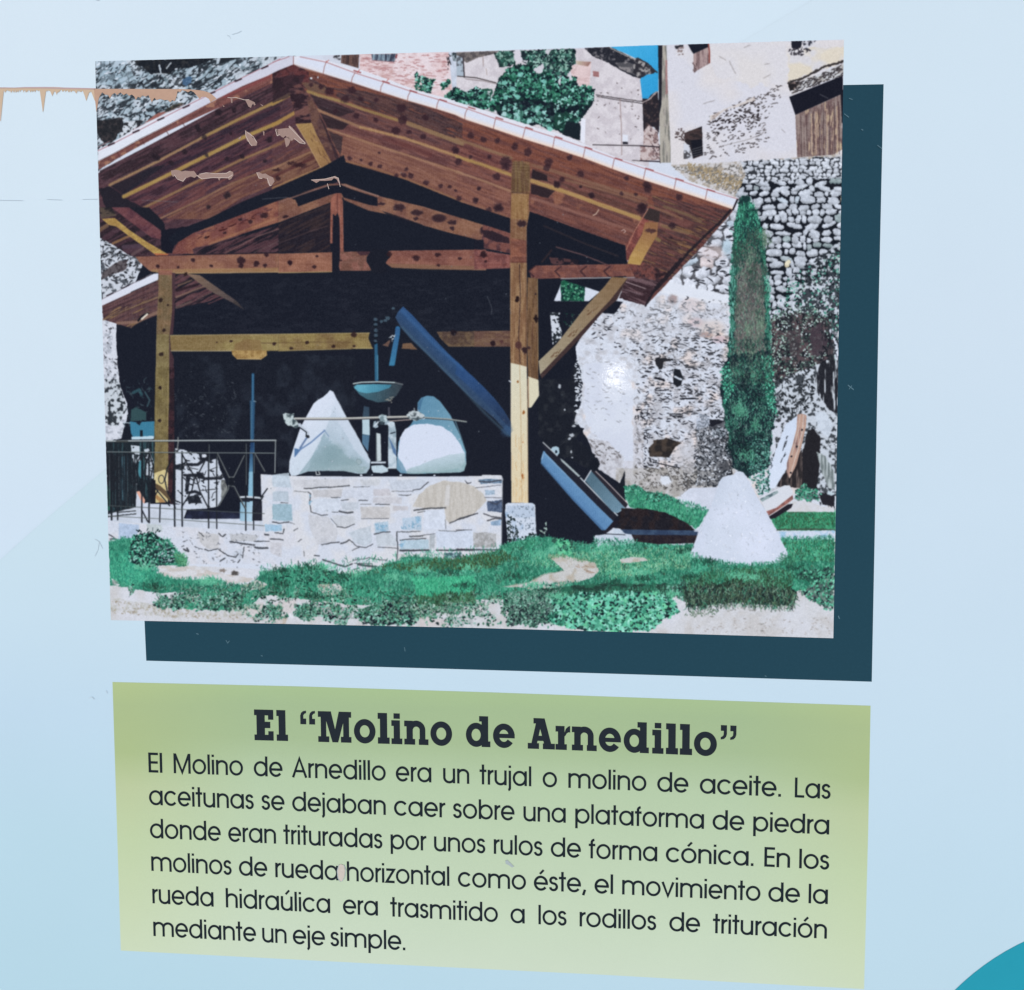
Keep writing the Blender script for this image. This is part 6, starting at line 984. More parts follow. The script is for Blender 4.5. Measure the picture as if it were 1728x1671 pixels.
def graded(name, rowsL, rowsR, xL, xR, var=.016, scale=14, sym=False):
    """ink whose colour runs smoothly down the board: rows = [(photo y, colour)...] at photo x = xL and x = xR"""
    m, t, p, tc = film(name); sp = t.nodes.new('ShaderNodeSeparateXYZ'); t.links.new(tc.outputs['Object'], sp.inputs[0])
    ys = [r[0] for r in rowsL]; y0, y1 = ys[0], ys[-1]
    mr = t.nodes.new('ShaderNodeMapRange'); mr.inputs[1].default_value = B(864, y0).y; mr.inputs[2].default_value = B(864, y1).y; t.links.new(sp.outputs['Y'], mr.inputs[0])
    mxr = t.nodes.new('ShaderNodeMapRange'); mxr.inputs[1].default_value = B(xL, 800).x; mxr.inputs[2].default_value = B(xR, 800).x
    if sym:      # colour drifts the same way towards both side edges
        su = t.nodes.new('ShaderNodeMath'); su.operation = 'SUBTRACT'; su.inputs[1].default_value = B(xL, 1400).x; ab = t.nodes.new('ShaderNodeMath'); ab.operation = 'ABSOLUTE'
        t.links.new(sp.outputs['X'], su.inputs[0]); t.links.new(su.outputs[0], ab.inputs[0]); t.links.new(ab.outputs[0], mxr.inputs[0])
        mxr.inputs[1].default_value = 420*U; mxr.inputs[2].default_value = (xR-xL)*U
    else: t.links.new(sp.outputs['X'], mxr.inputs[0])
    rs = []
    for rows in (rowsL, rowsR):
        r = t.nodes.new('ShaderNodeValToRGB'); e = r.color_ramp.elements
        e[0].position = 0; e[1].position = 1
        for y, c in rows[1:-1]: e.new((y-y0)/(y1-y0))
        for el, (y, c) in zip(sorted(e, key=lambda k: k.position), rows): el.color = (*ink(c), 1)
        t.links.new(mr.outputs[0], r.inputs[0]); rs.append(r)
    mx = t.nodes.new('ShaderNodeMix'); mx.data_type = 'RGBA'; t.links.new(mxr.outputs[0], mx.inputs[0]); t.links.new(rs[0].outputs[0], mx.inputs[6]); t.links.new(rs[1].outputs[0], mx.inputs[7])
    n = t.nodes.new('ShaderNodeTexNoise'); n.inputs['Scale'].default_value = scale; n.inputs['Detail'].default_value = 6; t.links.new(tc.outputs['Object'], n.inputs['Vector'])
    v = t.nodes.new('ShaderNodeMapRange'); v.inputs[3].default_value = 1-var; v.inputs[4].default_value = 1+var; t.links.new(n.outputs['Fac'], v.inputs[0])
    n2 = t.nodes.new('ShaderNodeTexNoise'); n2.inputs['Scale'].default_value = 1500; n2.inputs['Detail'].default_value = 2; t.links.new(tc.outputs['Object'], n2.inputs['Vector'])
    v2 = t.nodes.new('ShaderNodeMapRange'); v2.inputs[3].default_value = 1-var*2; v2.inputs[4].default_value = 1+var*2; t.links.new(n2.outputs['Fac'], v2.inputs[0])
    ml = t.nodes.new('ShaderNodeMath'); ml.operation = 'MULTIPLY'; t.links.new(v.outputs[0], ml.inputs[0]); t.links.new(v2.outputs[0], ml.inputs[1])
    vm = t.nodes.new('ShaderNodeVectorMath'); vm.operation = 'SCALE'; t.links.new(mx.outputs[2], vm.inputs[0]); t.links.new(ml.outputs[0], vm.inputs['Scale']); t.links.new(vm.outputs[0], p.inputs['Base Color'])
    return m
# =================================================================== objects
root = bpy.data.objects.new('information_board', None); col.objects.link(root); root.matrix_world = BOARD_M; root.empty_display_size = .1
root['label'] = 'pale blue information board with a printed mill photograph and a green text box'; root['category'] = 'information board'
def link(name, me, mat, parent=root, label=None, kind=None):
    o = bpy.data.objects.new(name, me); col.objects.link(o); o.parent = parent
    if mat: me.materials.append(mat)
    if label: o['label'] = label
    if kind: o['kind'] = kind
    return o
def sheet(name, pts, z, mat, parent=root, label=None, kind=None):
    """a printed patch: pts in photo pixels, z metres above the board's face"""
    me = bpy.data.meshes.new(name); me.from_pydata([B(x, y, z) for x, y in pts], [], [list(range(len(pts)))]); me.update()
    if me.polygons[0].normal.z < 0: me.flip_normals()
    return link(name, me, mat, parent, label, kind)
Z1_, Z2_, Z3_, Z4_ = .00012, .00024, .00036, .00048
# --- backing plate: aluminium composite with rounded corners, its face printed
LFT, RGT, TOP, BOT = B(-330, 800).x, B(2080, 800).x, B(864, -260).y, B(864, 2050).y
bm = bmesh.new(); r0 = .02; ring = []
for cx, cy, a0 in ((RGT-r0, TOP-r0, 0), (LFT+r0, TOP-r0, 90), (LFT+r0, BOT+r0, 180), (RGT-r0, BOT+r0, 270)):
    for k in range(9): a = math.radians(a0+k*11.25); ring.append((cx+r0*math.cos(a), cy+r0*math.sin(a)))
f = bm.faces.new([bm.verts.new((x, y, 0)) for x, y in ring]); e = bmesh.ops.extrude_face_region(bm, geom=[f])
bmesh.ops.translate(bm, verts=[q for q in e['geom'] if isinstance(q, bmesh.types.BMVert)], vec=(0, 0, -.006)); bmesh.ops.recalc_face_normals(bm, faces=bm.faces)
me = bpy.data.meshes.new('backing_plate'); bm.to_mesh(me); bm.free()
PL = [(-300,(209,226,241)),(300,(209,227,241)),(780,(202,225,238)),(1000,(199,223,239)),(1180,(193,219,238)),(1400,(187,218,234)),(1671,(183,216,232)),(2050,(179,213,230))]
PR = [(-300,(209,227,241)),(150,(208,227,242)),(500,(207,225,241)),(900,(202,223,240)),(1180,(198,222,239)),(1400,(193,220,237)),(1671,(189,218,234)),(2050,(183,214,232))]
link('backing_plate', me, graded('pale_blue_print', PL, PR, 100, 1600))
# --- paler sweep in the upper left
sw = [(-325,-250),(1800,-250),(1620,-150),(1480,-70),(1370,0),(1265,62),(1150,130),(1000,225),(850,318),(700,415),(560,505),(440,588),(330,668),(250,732),(180,790),(120,840),(60,891),(0,945),(-60,1000),(-140,1075),(-220,1155),(-322,1262)]
SL = [(-260,(215,232,246)),(0,(213,230,244)),(300,(212,230,244)),(700,(210,228,243)),(940,(207,226,244)),(1270,(205,224,241))]
SR = [(-260,(211,229,244)),(0,(210,229,244)),(300,(210,228,243)),(700,(209,227,242)),(940,(207,226,243)),(1270,(205,224,241))]
sheet('pale_sweep', sw, Z1_, graded('paler_blue_print', SL, SR, 100, 1400), label='paler diagonal sweep filling the upper left of the board')
# --- teal disc, lower right corner
dc = [(1906+ 418*math.cos(a), 1967+418*math.sin(a)) for a in np.linspace(0, 2*math.pi, 120, endpoint=False)]
DISC = dc
# --- dark block behind the photograph, photograph, text box
sheet('dark_teal_block', [(246.5,900),(244,1048),(247,1115),(640,1125.5),(1000,1136),(1471,1150.5),(1476,900),(1483,500),(1491,142.5),(1300,146),(900,160)], Z1_, flat('dark_teal_print', (38,71,87), .10, 700), label='dark teal block printed behind the photograph')
# photograph: the painted inks resampled from the camera's view onto the board, once
PHOTO = [(161,104),(470,95.7),(780,87.3),(1100,77),(1424,67),(1420,300),(1415,560),(1411,820),(1406,1077),(1100,1068),(800,1059.5),(490,1053),(187.5,1046.5),(181,830),(174,580),(167,330)]
P = np.array([B(x, y)[:2] for x, y in PHOTO]); lo_b, hi_b = P.min(0)-.001, P.max(0)+.001
IW, IH = int((hi_b-lo_b)[0]/U*SC*.985), int((hi_b-lo_b)[1]/U*SC*.985)
gx, gy = np.meshgrid(lo_b[0]+(np.arange(IW)+.5)/IW*(hi_b-lo_b)[0], lo_b[1]+(np.arange(IH)+.5)/IH*(hi_b-lo_b)[1])
Ri = np.array(RC.transposed()); dd = np.stack([gx, gy, np.full_like(gx, -F_PX*U)], -1) @ Ri.T
px = (dd[...,0]/-dd[...,2]*F_PX+PW/2-X0)*SC-.5; py = (-dd[...,1]/-dd[...,2]*F_PX+PH/2-Y0)*SC-.5
px = np.clip(px, 0, NW-1.01); py = np.clip(py, 0, NH-1.01); ix, iy = px.astype(int), py.astype(int); fx, fy = (px-ix)[..., None], (py-iy)[..., None]
smp = (CV[iy, ix]*(1-fx)+CV[iy, ix+1]*fx)*(1-fy)+(CV[iy+1, ix]*(1-fx)+CV[iy+1, ix+1]*fx)*fy
img = bpy.data.images.new('photo_print', IW, IH, float_buffer=True); img.colorspace_settings.name = 'Non-Color'
buf = np.ones((IH, IW, 4), np.float32); buf[..., :3] = ink(smp); img.pixels.foreach_set(buf.ravel()); img.pack()
pm, t, p, tc = film('photograph_print'); it = t.nodes.new('ShaderNodeTexImage'); it.image = img; it.interpolation = 'Linear'; it.extension = 'EXTEND'
t.links.new(tc.outputs['UV'], it.inputs[0]); t.links.new(it.outputs[0], p.inputs['Base Color'])
def printed(name, pts, z, parent, label=None):
    o = sheet(name, pts, z, pm, parent, label); me = o.data; uv = me.uv_layers.new(name='UVMap')
    for l in me.loops:
        c = me.vertices[l.vertex_index].co; uv.data[l.index].uv = ((c.x-lo_b[0])/(hi_b-lo_b)[0], (c.y-lo_b[1])/(hi_b-lo_b)[1])
    return o
photo = printed('printed_photograph', PHOTO, Z2_, root, 'printed photograph of a timber shed with stone cones')
def clip(poly):
    """keep a motif inside the photograph's edges"""
    n = len(PHOTO); q = PHOTO if sum(PHOTO[i][0]*PHOTO[(i+1) % n][1]-PHOTO[(i+1) % n][0]*PHOTO[i][1] for i in range(n)) > 0 else PHOTO[::-1]
    hull = [(161.5,104.5),(1423.5,67.5),(1405.5,1076.5),(188,1046)]
    for i in range(4):
        (ax, ay), (bx, by) = hull[i], hull[(i+1) % 4]; out = []
        s = lambda p: (bx-ax)*(p[1]-ay)-(by-ay)*(p[0]-ax)
        for j in range(len(poly)):
            a, b = poly[j-1], poly[j]; sa, sb = s(a), s(b)
            if (sa >= 0) != (sb >= 0): k = sa/(sa-sb); out.append((a[0]+(b[0]-a[0])*k, a[1]+(b[1]-a[1])*k))
            if sb >= 0: out.append(b)
        poly = out
    return poly
for i, (name, label, poly) in enumerate(SHAPES):
    q = clip(poly)
    if len(q) > 2: printed(name, q, Z3_+i*6e-6, photo, label)
# --- text box
BX = [(190,1151),(510,1158.5),(830,1168.5),(1150,1180),(1469,1191),(1465,1400),(1461,1560),(1455,1760),(1250,1659.5),(1020,1641.5),(620,1623),(204,1604)]
BX = [(190,1151),(510,1158.5),(830,1168.5),(1150,1180),(1469,1191),(1465,1400),(1458,1669),(1250,1658),(1020,1645),(620,1625.5),(204,1604)]
GL = [(1140,(172,198,148)),(1200,(165,189,149)),(1255,(167,190,151)),(1320,(182,204,172)),(1420,(190,210,182)),(1540,(198,216,192)),(1680,(206,221,204))]
GR_ = [(1140,(182,201,146)),(1210,(172,191,144)),(1290,(173,192,143)),(1350,(189,204,163)),(1440,(193,211,172)),(1560,(200,216,183)),(1680,(206,221,195))]
box_o = sheet('text_box', BX, Z1_, graded('green_print', GL, GR_, 830, 1480, .02, 30, True), label='green text box with a heading and six lines')
sheet('teal_disc', DISC, Z1_*1.5, flat('teal_print', (44,156,180), .04, 60), label='edge of a teal disc in the bottom right corner')
# =================================================================== lettering
LEAN = lambda x: -.031+(x-197)*(.054/1266)
class Ink:
    """flat strokes collected into one mesh; every stroke a hair above the last"""
    def __init__(s, z): s.v = []; s.f = []; s.z = z
    def face(s, pts):
        s.z += 2e-7; k = len(s.v); s.v += [B(x, y, s.z) for x, y in pts]; s.f.append(list(range(k, k+len(pts))))
    def strip(s, L, R, closed=False):
        s.z += 2e-7; k = len(s.v); n = len(L)
        for a, b in zip(L, R): s.v += [B(*a, s.z), B(*b, s.z)]
        for i in range(n if closed else n-1):
            j = (i+1) % n; s.f.append([k+2*i, k+2*i+1, k+2*j+1, k+2*j])
    def build(s, name, mat, parent, label=None):
        me = bpy.data.meshes.new(name); me.from_pydata(s.v, [], s.f); me.update()
        bm = bmesh.new(); bm.from_mesh(me)
        for f in bm.faces:
            f.normal_update()
            if f.normal.z < 0: f.normal_flip()
        bm.to_mesh(me); bm.free(); return link(name, me, mat, parent, label)
def offset(pts, w, closed=False):
    n = len(pts); L = []; R = []
    for i in range(n):
        a = pts[i-1] if (i or closed) else pts[0]; b = pts[(i+1) % n] if (i < n-1 or closed) else pts[-1]; c = pts[i]
        def nr(p, q):
            dx, dy = q[0]-p[0], q[1]-p[1]; l = math.hypot(dx, dy) or 1; return -dy/l, dx/l
        n1 = nr(a, c) if a != c else nr(c, b); n2 = nr(c, b) if b != c else n1
        mx, my = n1[0]+n2[0], n1[1]+n2[1]; l = math.hypot(mx, my) or 1; mx /= l; my /= l
        k = w/2/max(.45, mx*n1[0]+my*n1[1]); L.append((c[0]+mx*k, c[1]+my*k)); R.append((c[0]-mx*k, c[1]-my*k))
    return L, R
def arc(cx, cy, rx, ry, a0, a1, n=None):
    n = n or max(6, int(abs(a1-a0)/9)); return [(cx+rx*math.cos(math.radians(a0+(a1-a0)*k/n)), cy+ry*math.sin(math.radians(a0+(a1-a0)*k/n))) for k in range(n+1)]
# book-weight geometric sans: glyph = width, left/right bearing, strokes ('o' closed ellipse | point list), units = photo pixels at x-height 25
SW = 4.15; h = SW/2; XH, AS = 25.0, 33.6
def glyph(c):
    el = lambda cx: ('o', cx, XH/2, 11.9-h, XH/2+.5-h)
    st = lambda x, a=0, b=XH: [(x, a), (x, b)]
    if c == 'o': return 24.2, .9, .9, [('o', 12.1, XH/2, 12.1-h, XH/2+.6-h)]
    if c == 'a': return 24, .9, 1.7, [el(11.9), st(22)]
    if c == 'd': return 23.6, .9, 1.7, [el(11.9), st(21.6, 0, AS)]
    if c == 'b': return 23.8, 1.7, .9, [el(11.9), st(2, 0, AS)]
    if c == 'p': return 23.8, 1.7, .9, [el(11.9), st(2, -8.5, XH)]
    if c == 'e': return 23, .9, .8, [arc(11.5, XH/2, 11.5-h, XH/2+.5-h, 0, 322, 34), [(2.2, XH/2-.4), (22.9, XH/2-.4)]]
    if c == 'c': return 22.4, .9, .4, [arc(11.8, XH/2, 11.8-h, XH/2+.5-h, 38, 322, 30)]
    if c == 'n': return 20.6, 1.7, 1.6, [st(2), arc(10.3, 15.6, 8.3, 8.9-h+.5, 172, 0)+[(18.6, 0)]]
    if c == 'h': return 20.6, 1.7, 1.6, [st(2, 0, AS), arc(10.3, 15.6, 8.3, 8.9-h+.5, 172, 0)+[(18.6, 0)]]
    if c == 'm': return 36.4, 1.7, 1.6, [st(2), arc(10.1, 15.8, 8.1, 7.4, 172, 0)+[(18.2, 0)], arc(26.3, 15.8, 8.1, 7.4, 172, 0)+[(34.4, 0)]]
    if c == 'u': return 20.4, 1.6, 1.7, [st(18.4), [(2, XH)]+arc(10.2, 9.4, 8.2, 7.9, 180, 352)]
    if c == 'r': return 9.6, 1.7, .2, [st(2), arc(10.2, 14.6, 8.2, 8.6, 165, 92)]
    if c == 'i': return 4, 1.7, 1.7, [st(2), [(2, 29.6), (2, AS)]]
    if c == 'j': return 4, 1.7, 1.7, [[(2, XH), (2, -4)]+arc(-1.6, -4, 3.6, 4, 0, -75), [(2, 29.6), (2, AS)]]
    if c == 'l': return 4, 1.7, 1.7, [st(2, 0, AS)]
    if c == 't': return 11.6, .4, .4, [st(5.8, 0, AS), [(0, 23), (11.6, 23)]]
    if c == 'f': return 11.6, .4, .0, [[(5, 0), (5, 27)]+arc(10, 27, 5, 5, 180, 96), [(0, 23), (11, 23)]]
    if c == 's': return 14.6, .9, .9, [arc(7.3, 18.2, 5, 5.0, 12, 262, 20)+arc(7.2, 7.4, 5.4, 5.7, 88, -170, 20)]
    if c == 'v': return 21.2, .3, .3, [[(1.8, XH), (10.6, 1.2), (19.4, XH)]]
    if c == 'z': return 16, .8, .8, [[(1, XH-h), (14.4, XH-h), (1.6, h), (15.6, h)]]
    if c == 'E': return 16, 2.2, 1, [st(2, 0, AS), [(2, h), (16, h)], [(2, 17), (15.4, 17)], [(2, AS-h), (16, AS-h)]]
    if c == 'L': return 15.4, 2.2, .6, [st(2, 0, AS), [(2, h), (15.4, h)]]
    if c == 'M': return 29.6, 2.2, 2.2, [st(2, 0, AS), [(2.6, AS-1), (14.8, 2), (27, AS-1)], st(27.6, 0, AS)]
    if c == 'A': return 26, .3, .3, [[(1.8, 0), (13, AS-1.5), (24.2, 0)], [(6, 10.8), (20, 10.8)]]
    if c == '.': return 4.6, 1.6, 1.6, [[(2.3, 0), (2.3, 4.6)]]
    if c == ',': return 5, 1, 1, [[(4.6, 5), (1.6, -4.6)]]
    raise KeyError(c)
ACC = {'ó': 'o', 'é': 'e', 'ú': 'u'}
def word(K, s, x0, x1, base, scale):
    """set a word so that its ink runs exactly from x0 to x1"""
    G = [glyph(ACC.get(c, c)) for c in s]; W = sum(g[0]+g[1]+g[2] for g in G)-G[0][1]-G[-1][2]
    sx = (x1-x0)/W; cx = -G[0][1]*0; sy = scale
    for i, (c, (gw, lb, rb, S)) in enumerate(zip(s, G)):
        if i: cx += lb
        def T(p, cx=cx):
            X = x0+(cx+p[0])*sx; Y = p[1]*sy; X2 = X+LEAN(X)*Y; return (X2, base(X)-Y)
        for t_ in S:
            if t_[0] == 'o':
                _, ex, ey, rx, ry = t_; q = arc(ex, ey, rx, ry, 0, 360, 40)[:-1]; L, R = offset(q, SW*.97, True); K.strip([T(a) for a in L], [T(a) for a in R], True)
            else:
                L, R = offset(t_, SW); K.strip([T(a) for a in L], [T(a) for a in R])
        if c in ACC:
            m = gw/2; q = [(m-1.6, 28.4), (m+4.6, 35.4)]; L, R = offset(q, 3.6); K.strip([T(a) for a in L], [T(a) for a in R])
        cx += gw+rb
def basefn(pts):
    a = np.array(pts); c = np.polyfit((a[:,0]-830)/500, a[:,1], 2); return lambda x: float(np.polyval(c, (x-830)/500))
LINES = [
 ([(251,1303.2),(494,1312),(815.6,1323.7),(928,1327.9),(1341,1345.6)],1.0,[('El',251.3,274.4),('Molino',293.7,410.6),('de',428.6,477.2),('Arnedillo',493,651.3),('era',668.1,728.1),('un',748,792),('trujal',809.4,896.6),('o',915.6,940.1),('molino',959.1,1090.8),('de',1108.8,1161.6),('aceite.',1180.6,1317.9),('Las',1341,1401.2)]),
 ([(272.8,1358.8),(371.2,1363.4),(514.3,1369.2),(650,1374.9),(999,1390.4),(1226.4,1400.6),(1397.7,1408)],.99,[('aceitunas',252,428.6),('se',441.8,480.5),('dejaban',493.4,651.2),('caer',665.1,751.5),('sobre',764.7,868.4),('una',883.4,954.7),('plataforma',970.7,1187.8),('de',1202.1,1255.8),('piedra',1270.9,1398.9)]),
 ([(273.5,1414.7),(464.5,1423.7),(713.3,1435.1),(870,1442.1),(1080,1452.4),(1290.6,1462.3),(1350,1465.1)],.985,[('donde',253.6,373.1),('eran',385.6,466.1),('trituradas',478.6,645.5),('por',659.4,719.5),('unos',732.7,819.1),('rulos',833.4,915.6),('de',929.3,980.4),('forma',993.4,1109),('cónica.',1123.4,1271.6),('En',1289.6,1332.9),('los',1348.4,1398.9)]),
 ([(257.3,1470),(348.5,1473.7),(543,1484),(603,1487.2),(757,1494.6),(948.7,1504.6),(1084,1511.2),(1241.5,1518.3),(1395.4,1525.3)],.98,[('molinos',255.9,391.3),('de',403.6,451.5),('rueda',465,571.4),('horizontal',585.8,758.4),('como',772.8,887.8),('éste,',900.8,987.6),('el',1003.1,1034.5),('movimiento',1049.8,1283.1),('de',1296.1,1349.6),('la',1364.2,1396.6)]),
 ([(259.4,1524.4),(333,1528.4),(431.4,1533.7),(556.4,1540.6),(664,1546.3),(811.7,1554.4),(910.5,1559.7),(1037.3,1566.3),(1208.4,1574.8),(1393.1,1583.6)],.975,[('rueda',257.8,360.8),('hidraúlica',381.6,557.5),('era',579,638),('trasmitido',658.7,840.4),('a',861.4,885.5),('los',908.7,956.1),('rodillos',978.1,1107.2),('de',1129.2,1181.3),('trituración',1202.8,1395)]),
 ([(260.6,1579.5),(340,1583.4),(394.8,1587.1),(482.8,1592.0),(613,1599.2),(682,1603.4)],.965,[('mediante',259.4,432.5),('un',443,483.9),('eje',494.4,548.8),('simple.',558,684.4)])]
ink_text = flat('text_print', (34,43,50), .05, 800); ink_head = flat('heading_print', (40,47,55), .05, 500)
zt = Z2_
for li, (bp_, s_, ws) in enumerate(LINES):
    bf = basefn(bp_); full = ' '.join(w_[0] for w_ in ws)
    K = Ink(zt)
    for wd, a, b in ws: word(K, wd, a, b, bf, s_)
    K.build('text_line', ink_text, box_o, 'line of dark lettering reading '+full.replace('.', '').replace(',', ''))
# heading: bold slab serif, drawn in zoomed pixels (3.927 per photo pixel), baseline = 0
HB = basefn([(445.6,1249.4),(563,1252.6),(703,1256.9),(822.5,1261),(914,1264),(1000,1267),(1161,1274.2)])
def head(K, x0, parts, w, wreal):
    k = wreal/w
    def T(p):
        X = x0+p[0]*k; Y = p[1]/3.927; return (X+LEAN(X)*Y, HB(X)-Y)
    for q in parts:
        if q[0] == 'r': _, a, b, c, d = q; K.face([T((a, b)), T((c, b)), T((c, d)), T((a, d))])
        elif q[0] == 'p': K.face([T(a) for a in q[1]])
        elif q[0] == 'o':
            _, cx, cy, rx, ry, ix, iy = q; O = arc(cx, cy, rx, ry, 0, 360, 48)[:-1]; I = arc(cx, cy, ix, iy, 0, 360, 48)[:-1]; K.strip([T(a) for a in O], [T(a) for a in I], True)
        elif q[0] == 'c':
            _, cx, cy, rx, ry, ix, iy, a0, a1 = q; O = arc(cx, cy, rx, ry, a0, a1, 40); I = arc(cx, cy, ix, iy, a0, a1, 40); K.strip([T(a) for a in O], [T(a) for a in I])
R_ = lambda a, b, c, d: ('r', a, b, c, d)
HG = {'E': (127, [R_(15,0,70,204),R_(0,0,127,38),R_(0,166,127,204),R_(92,138,127,204),R_(92,0,127,62),R_(70,82,106,124)]),
 'l': (72, [R_(14,0,60,204),R_(0,0,75,42),R_(0,164,20,204)]), 'i': (72, [R_(15,0,57,158),R_(0,0,72,38),R_(0,120,20,158),R_(15,168,57,204)]),
 'M': (220, [R_(0,0,73,38),R_(18,0,54,204),R_(0,166,80,204),R_(150,0,220,38),R_(166,0,205,204),R_(142,166,220,204),('p',[(36,204),(86,204),(132,0),(94,0)]),('p',[(138,204),(186,204),(132,0),(94,0)])]),
 'o': (143, [('o',71.5,79,71.5,81,32,40)]),
 'n': (160, [R_(15,0,57,158),R_(0,0,72,38),R_(0,120,20,158),('c',80,98,60,62,22,22,170,0),R_(102,0,140,99),R_(96,0,160,38)]),
 'd': (162, [('o',68,79,68,80,30,40),R_(104,0,148,204),R_(88,168,110,204),R_(130,0,162,38)]),
 'e': (147, [('c',72,79,72,81,31,40,0,325),R_(20,64,144,92)]),
 'A': (180, [('p',[(20,20),(58,20),(98,204),(62,204)]),('p',[(112,20),(160,20),(112,204),(64,204)]),R_(38,168,108,204),R_(0,0,75,38),R_(100,0,180,38),R_(45,54,130,88)]),
 'r': (97, [R_(16,0,60,158),R_(0,0,75,38),R_(0,120,20,158),('p',[(55,85),(58,110),(68,140),(84,156),(97,160),(97,116),(88,118),(76,112),(66,95)])]),
 '“': (97, [R_(0,114,38,152),('p',[(0,150),(0,172),(6,190),(18,201),(38,205),(38,188),(28,184),(20,174),(20,150)]),R_(57,114,95,152),('p',[(57,150),(57,172),(63,190),(75,201),(95,205),(95,188),(85,184),(77,174),(77,150)])]),
 '”': (108, [R_(4,170,44,208),('p',[(44,172),(44,148),(38,130),(26,117),(4,112),(4,128),(14,133),(22,142),(24,172)]),R_(66,170,106,208),('p',[(106,172),(106,148),(100,130),(88,117),(66,112),(66,128),(76,133),(84,142),(86,172)])])}
K = Ink(zt)
A_ = lambda x: 410+x/3.927
B_ = lambda x: 830+x/3.927
for c, a, b in (('E',A_(78),A_(205)),('l',A_(225),A_(297)),('“',A_(383),A_(483)),('M',A_(500),A_(720)),('o',A_(737),A_(880)),('l',A_(895),A_(970)),('i',A_(985),A_(1057)),('n',A_(1070),A_(1230)),('o',A_(1243),A_(1387)),
 ('d',A_(1478),A_(1640)),('e',B_(8),B_(155)),('A',B_(238),B_(418)),('r',B_(422),B_(519)),('n',B_(530),B_(695)),('e',B_(708),B_(858)),('d',B_(873),B_(1040)),('i',B_(1062),B_(1137)),('l',B_(1153),B_(1230)),('l',B_(1245),B_(1323)),('o',B_(1338),B_(1490)),('”',B_(1511),B_(1620))):
    w_, ps = HG[c]; head(K, a, ps, w_, b-a)
K.build('heading_lettering', ink_head, box_o, 'bold slab serif heading reading El Molino de Arnedillo in quotation marks')
# =================================================================== wear: torn film strip, peeled flakes, chips, scratches
def jag(fr, top, bot): return cv(fr, top)+cv(fr, bot)[::-1]
rnd = random.Random(11)
z0f = ('Q', 0, 120, 5.4); FR['Q'] = (0, 120, 5.4)
def fringe(x0, x1, y, amp, keys):
    """ragged lower edge: small teeth plus the long drips in keys = {(x): depth, half width}"""
    out = []; x = x0
    while x < x1:
        d = amp*rnd.uniform(.35, 1.25)
        for kx, (dep, hw) in keys.items():
            t_ = max(0, 1-abs(x-kx)/hw); d = max(d, dep*t_**1.25)
        out.append((x, y(x)+d)); x += rnd.uniform(3, 8)
    return out
ft = fringe(5, 880, lambda x: 162, 30, {8:(330,34),395:(230,34),480:(70,34),520:(60,20),700:(50,22),790:(115,44),868:(120,50),160:(32,20),245:(40,16)})
top = [(x, 150+3*math.sin(x*.01)+rnd.uniform(-1.5,1.5)+max(0,(x-430)*.022)) for x in range(0, 900, 40)]
m_strip = flat('torn_film_tan', (198,174,166), .05, 260)
m_strip2 = flat('torn_film_ochre', (204,182,160), .06, 260)
strip = sheet('torn_film_strip', jag('Q', [(-4,154)]+top[1:]+[(876,163)], ft+[(876, 250)]), Z3_, m_strip2, label='torn tan strip of old film at the left edge')
sheet('film_edge', cv('Q', [(-4,152),(140,154),(230,149),(420,148),(560,153),(876,160),(876,172),(560,166),(430,162),(230,160),(-4,162)]), Z4_, flat('film_edge_pink', (190,166,168), .05, 300), parent=strip)
# part of the strip that crosses the printed photograph
t2 = cv('Z1', [(50,488),(300,489),(560,490),(820,490),(960,496),(1040,506),(1090,520),(1130,545),(1165,578),(1140,590),(1110,612),(1095,580),(1060,560),(1030,562),(1010,580),(985,550),(960,520),(930,505),(905,520),(880,508),(850,500),(835,520),(810,510),(800,560),(785,600),(760,590),(745,612),(720,590),(690,592),(650,580),(620,590),(600,570),(575,610),(560,575),(545,545),(520,560),(490,548),(470,570),(450,560),(430,590),(418,560),(395,540),(370,552),(345,530),(320,545),(290,520),(260,545),(240,525),(215,540),(195,575),(180,545),(150,540),(125,520),(100,560),(90,590),(84,640),(72,700),(66,640),(56,560)])
m_cl = flat('torn_film_clay', (190,158,140), .10, 420)
sheet('torn_film_strip', t2, Z4_, m_cl, label='clay brown torn film strip crossing the corner of the photograph')
m_fl = flat('bare_primer', (160,136,130), .09, 500); m_rim = flat('lifted_film_rim', (206,190,184), .05, 500)
def flake(fr, pts, rims=()):
    o = sheet('peeled_flake', cv(fr, pts), Z4_+.00004, m_fl)
    for r_ in rims:
        L, R = offset(cv(fr, r_), .9); K = Ink(Z4_+.0001); K.strip(L, R); K.build('lifted_rim', m_rim, o)
flake('Z1', [(750,1232),(790,1225),(820,1228),(850,1240),(880,1232),(930,1238),(960,1235),(980,1262),(990,1280),(965,1298),(930,1285),(890,1300),(878,1310),(862,1332),(840,1318),(820,1315),(800,1290),(785,1275),(770,1290),(755,1265)], [[(780,1270),(810,1310),(860,1330),(885,1298)]])
flake('Z1', [(990,1275),(1020,1262),(1070,1250),(1100,1262),(1150,1258),(1200,1255),(1250,1258),(1290,1235),(1315,1245),(1318,1275),(1300,1305),(1280,1318),(1265,1300),(1235,1298),(1200,1300),(1190,1325),(1175,1300),(1130,1298),(1080,1300),(1030,1310),(1000,1295)], [[(985,1275),(1030,1308),(1130,1296),(1270,1298),(1310,1270)],[(1010,1265),(1070,1252),(1150,1260),(1255,1256),(1290,1236)]])
flake('Z1', [(1528,1248),(1550,1245),(1580,1262),(1610,1258),(1640,1278),(1680,1295),(1692,1330),(1670,1362),(1645,1372),(1628,1340),(1625,1310),(1590,1298),(1565,1308),(1545,1290)], [[(1530,1250),(1550,1300),(1580,1305)],[(1625,1300),(1650,1370),(1665,1365)]])
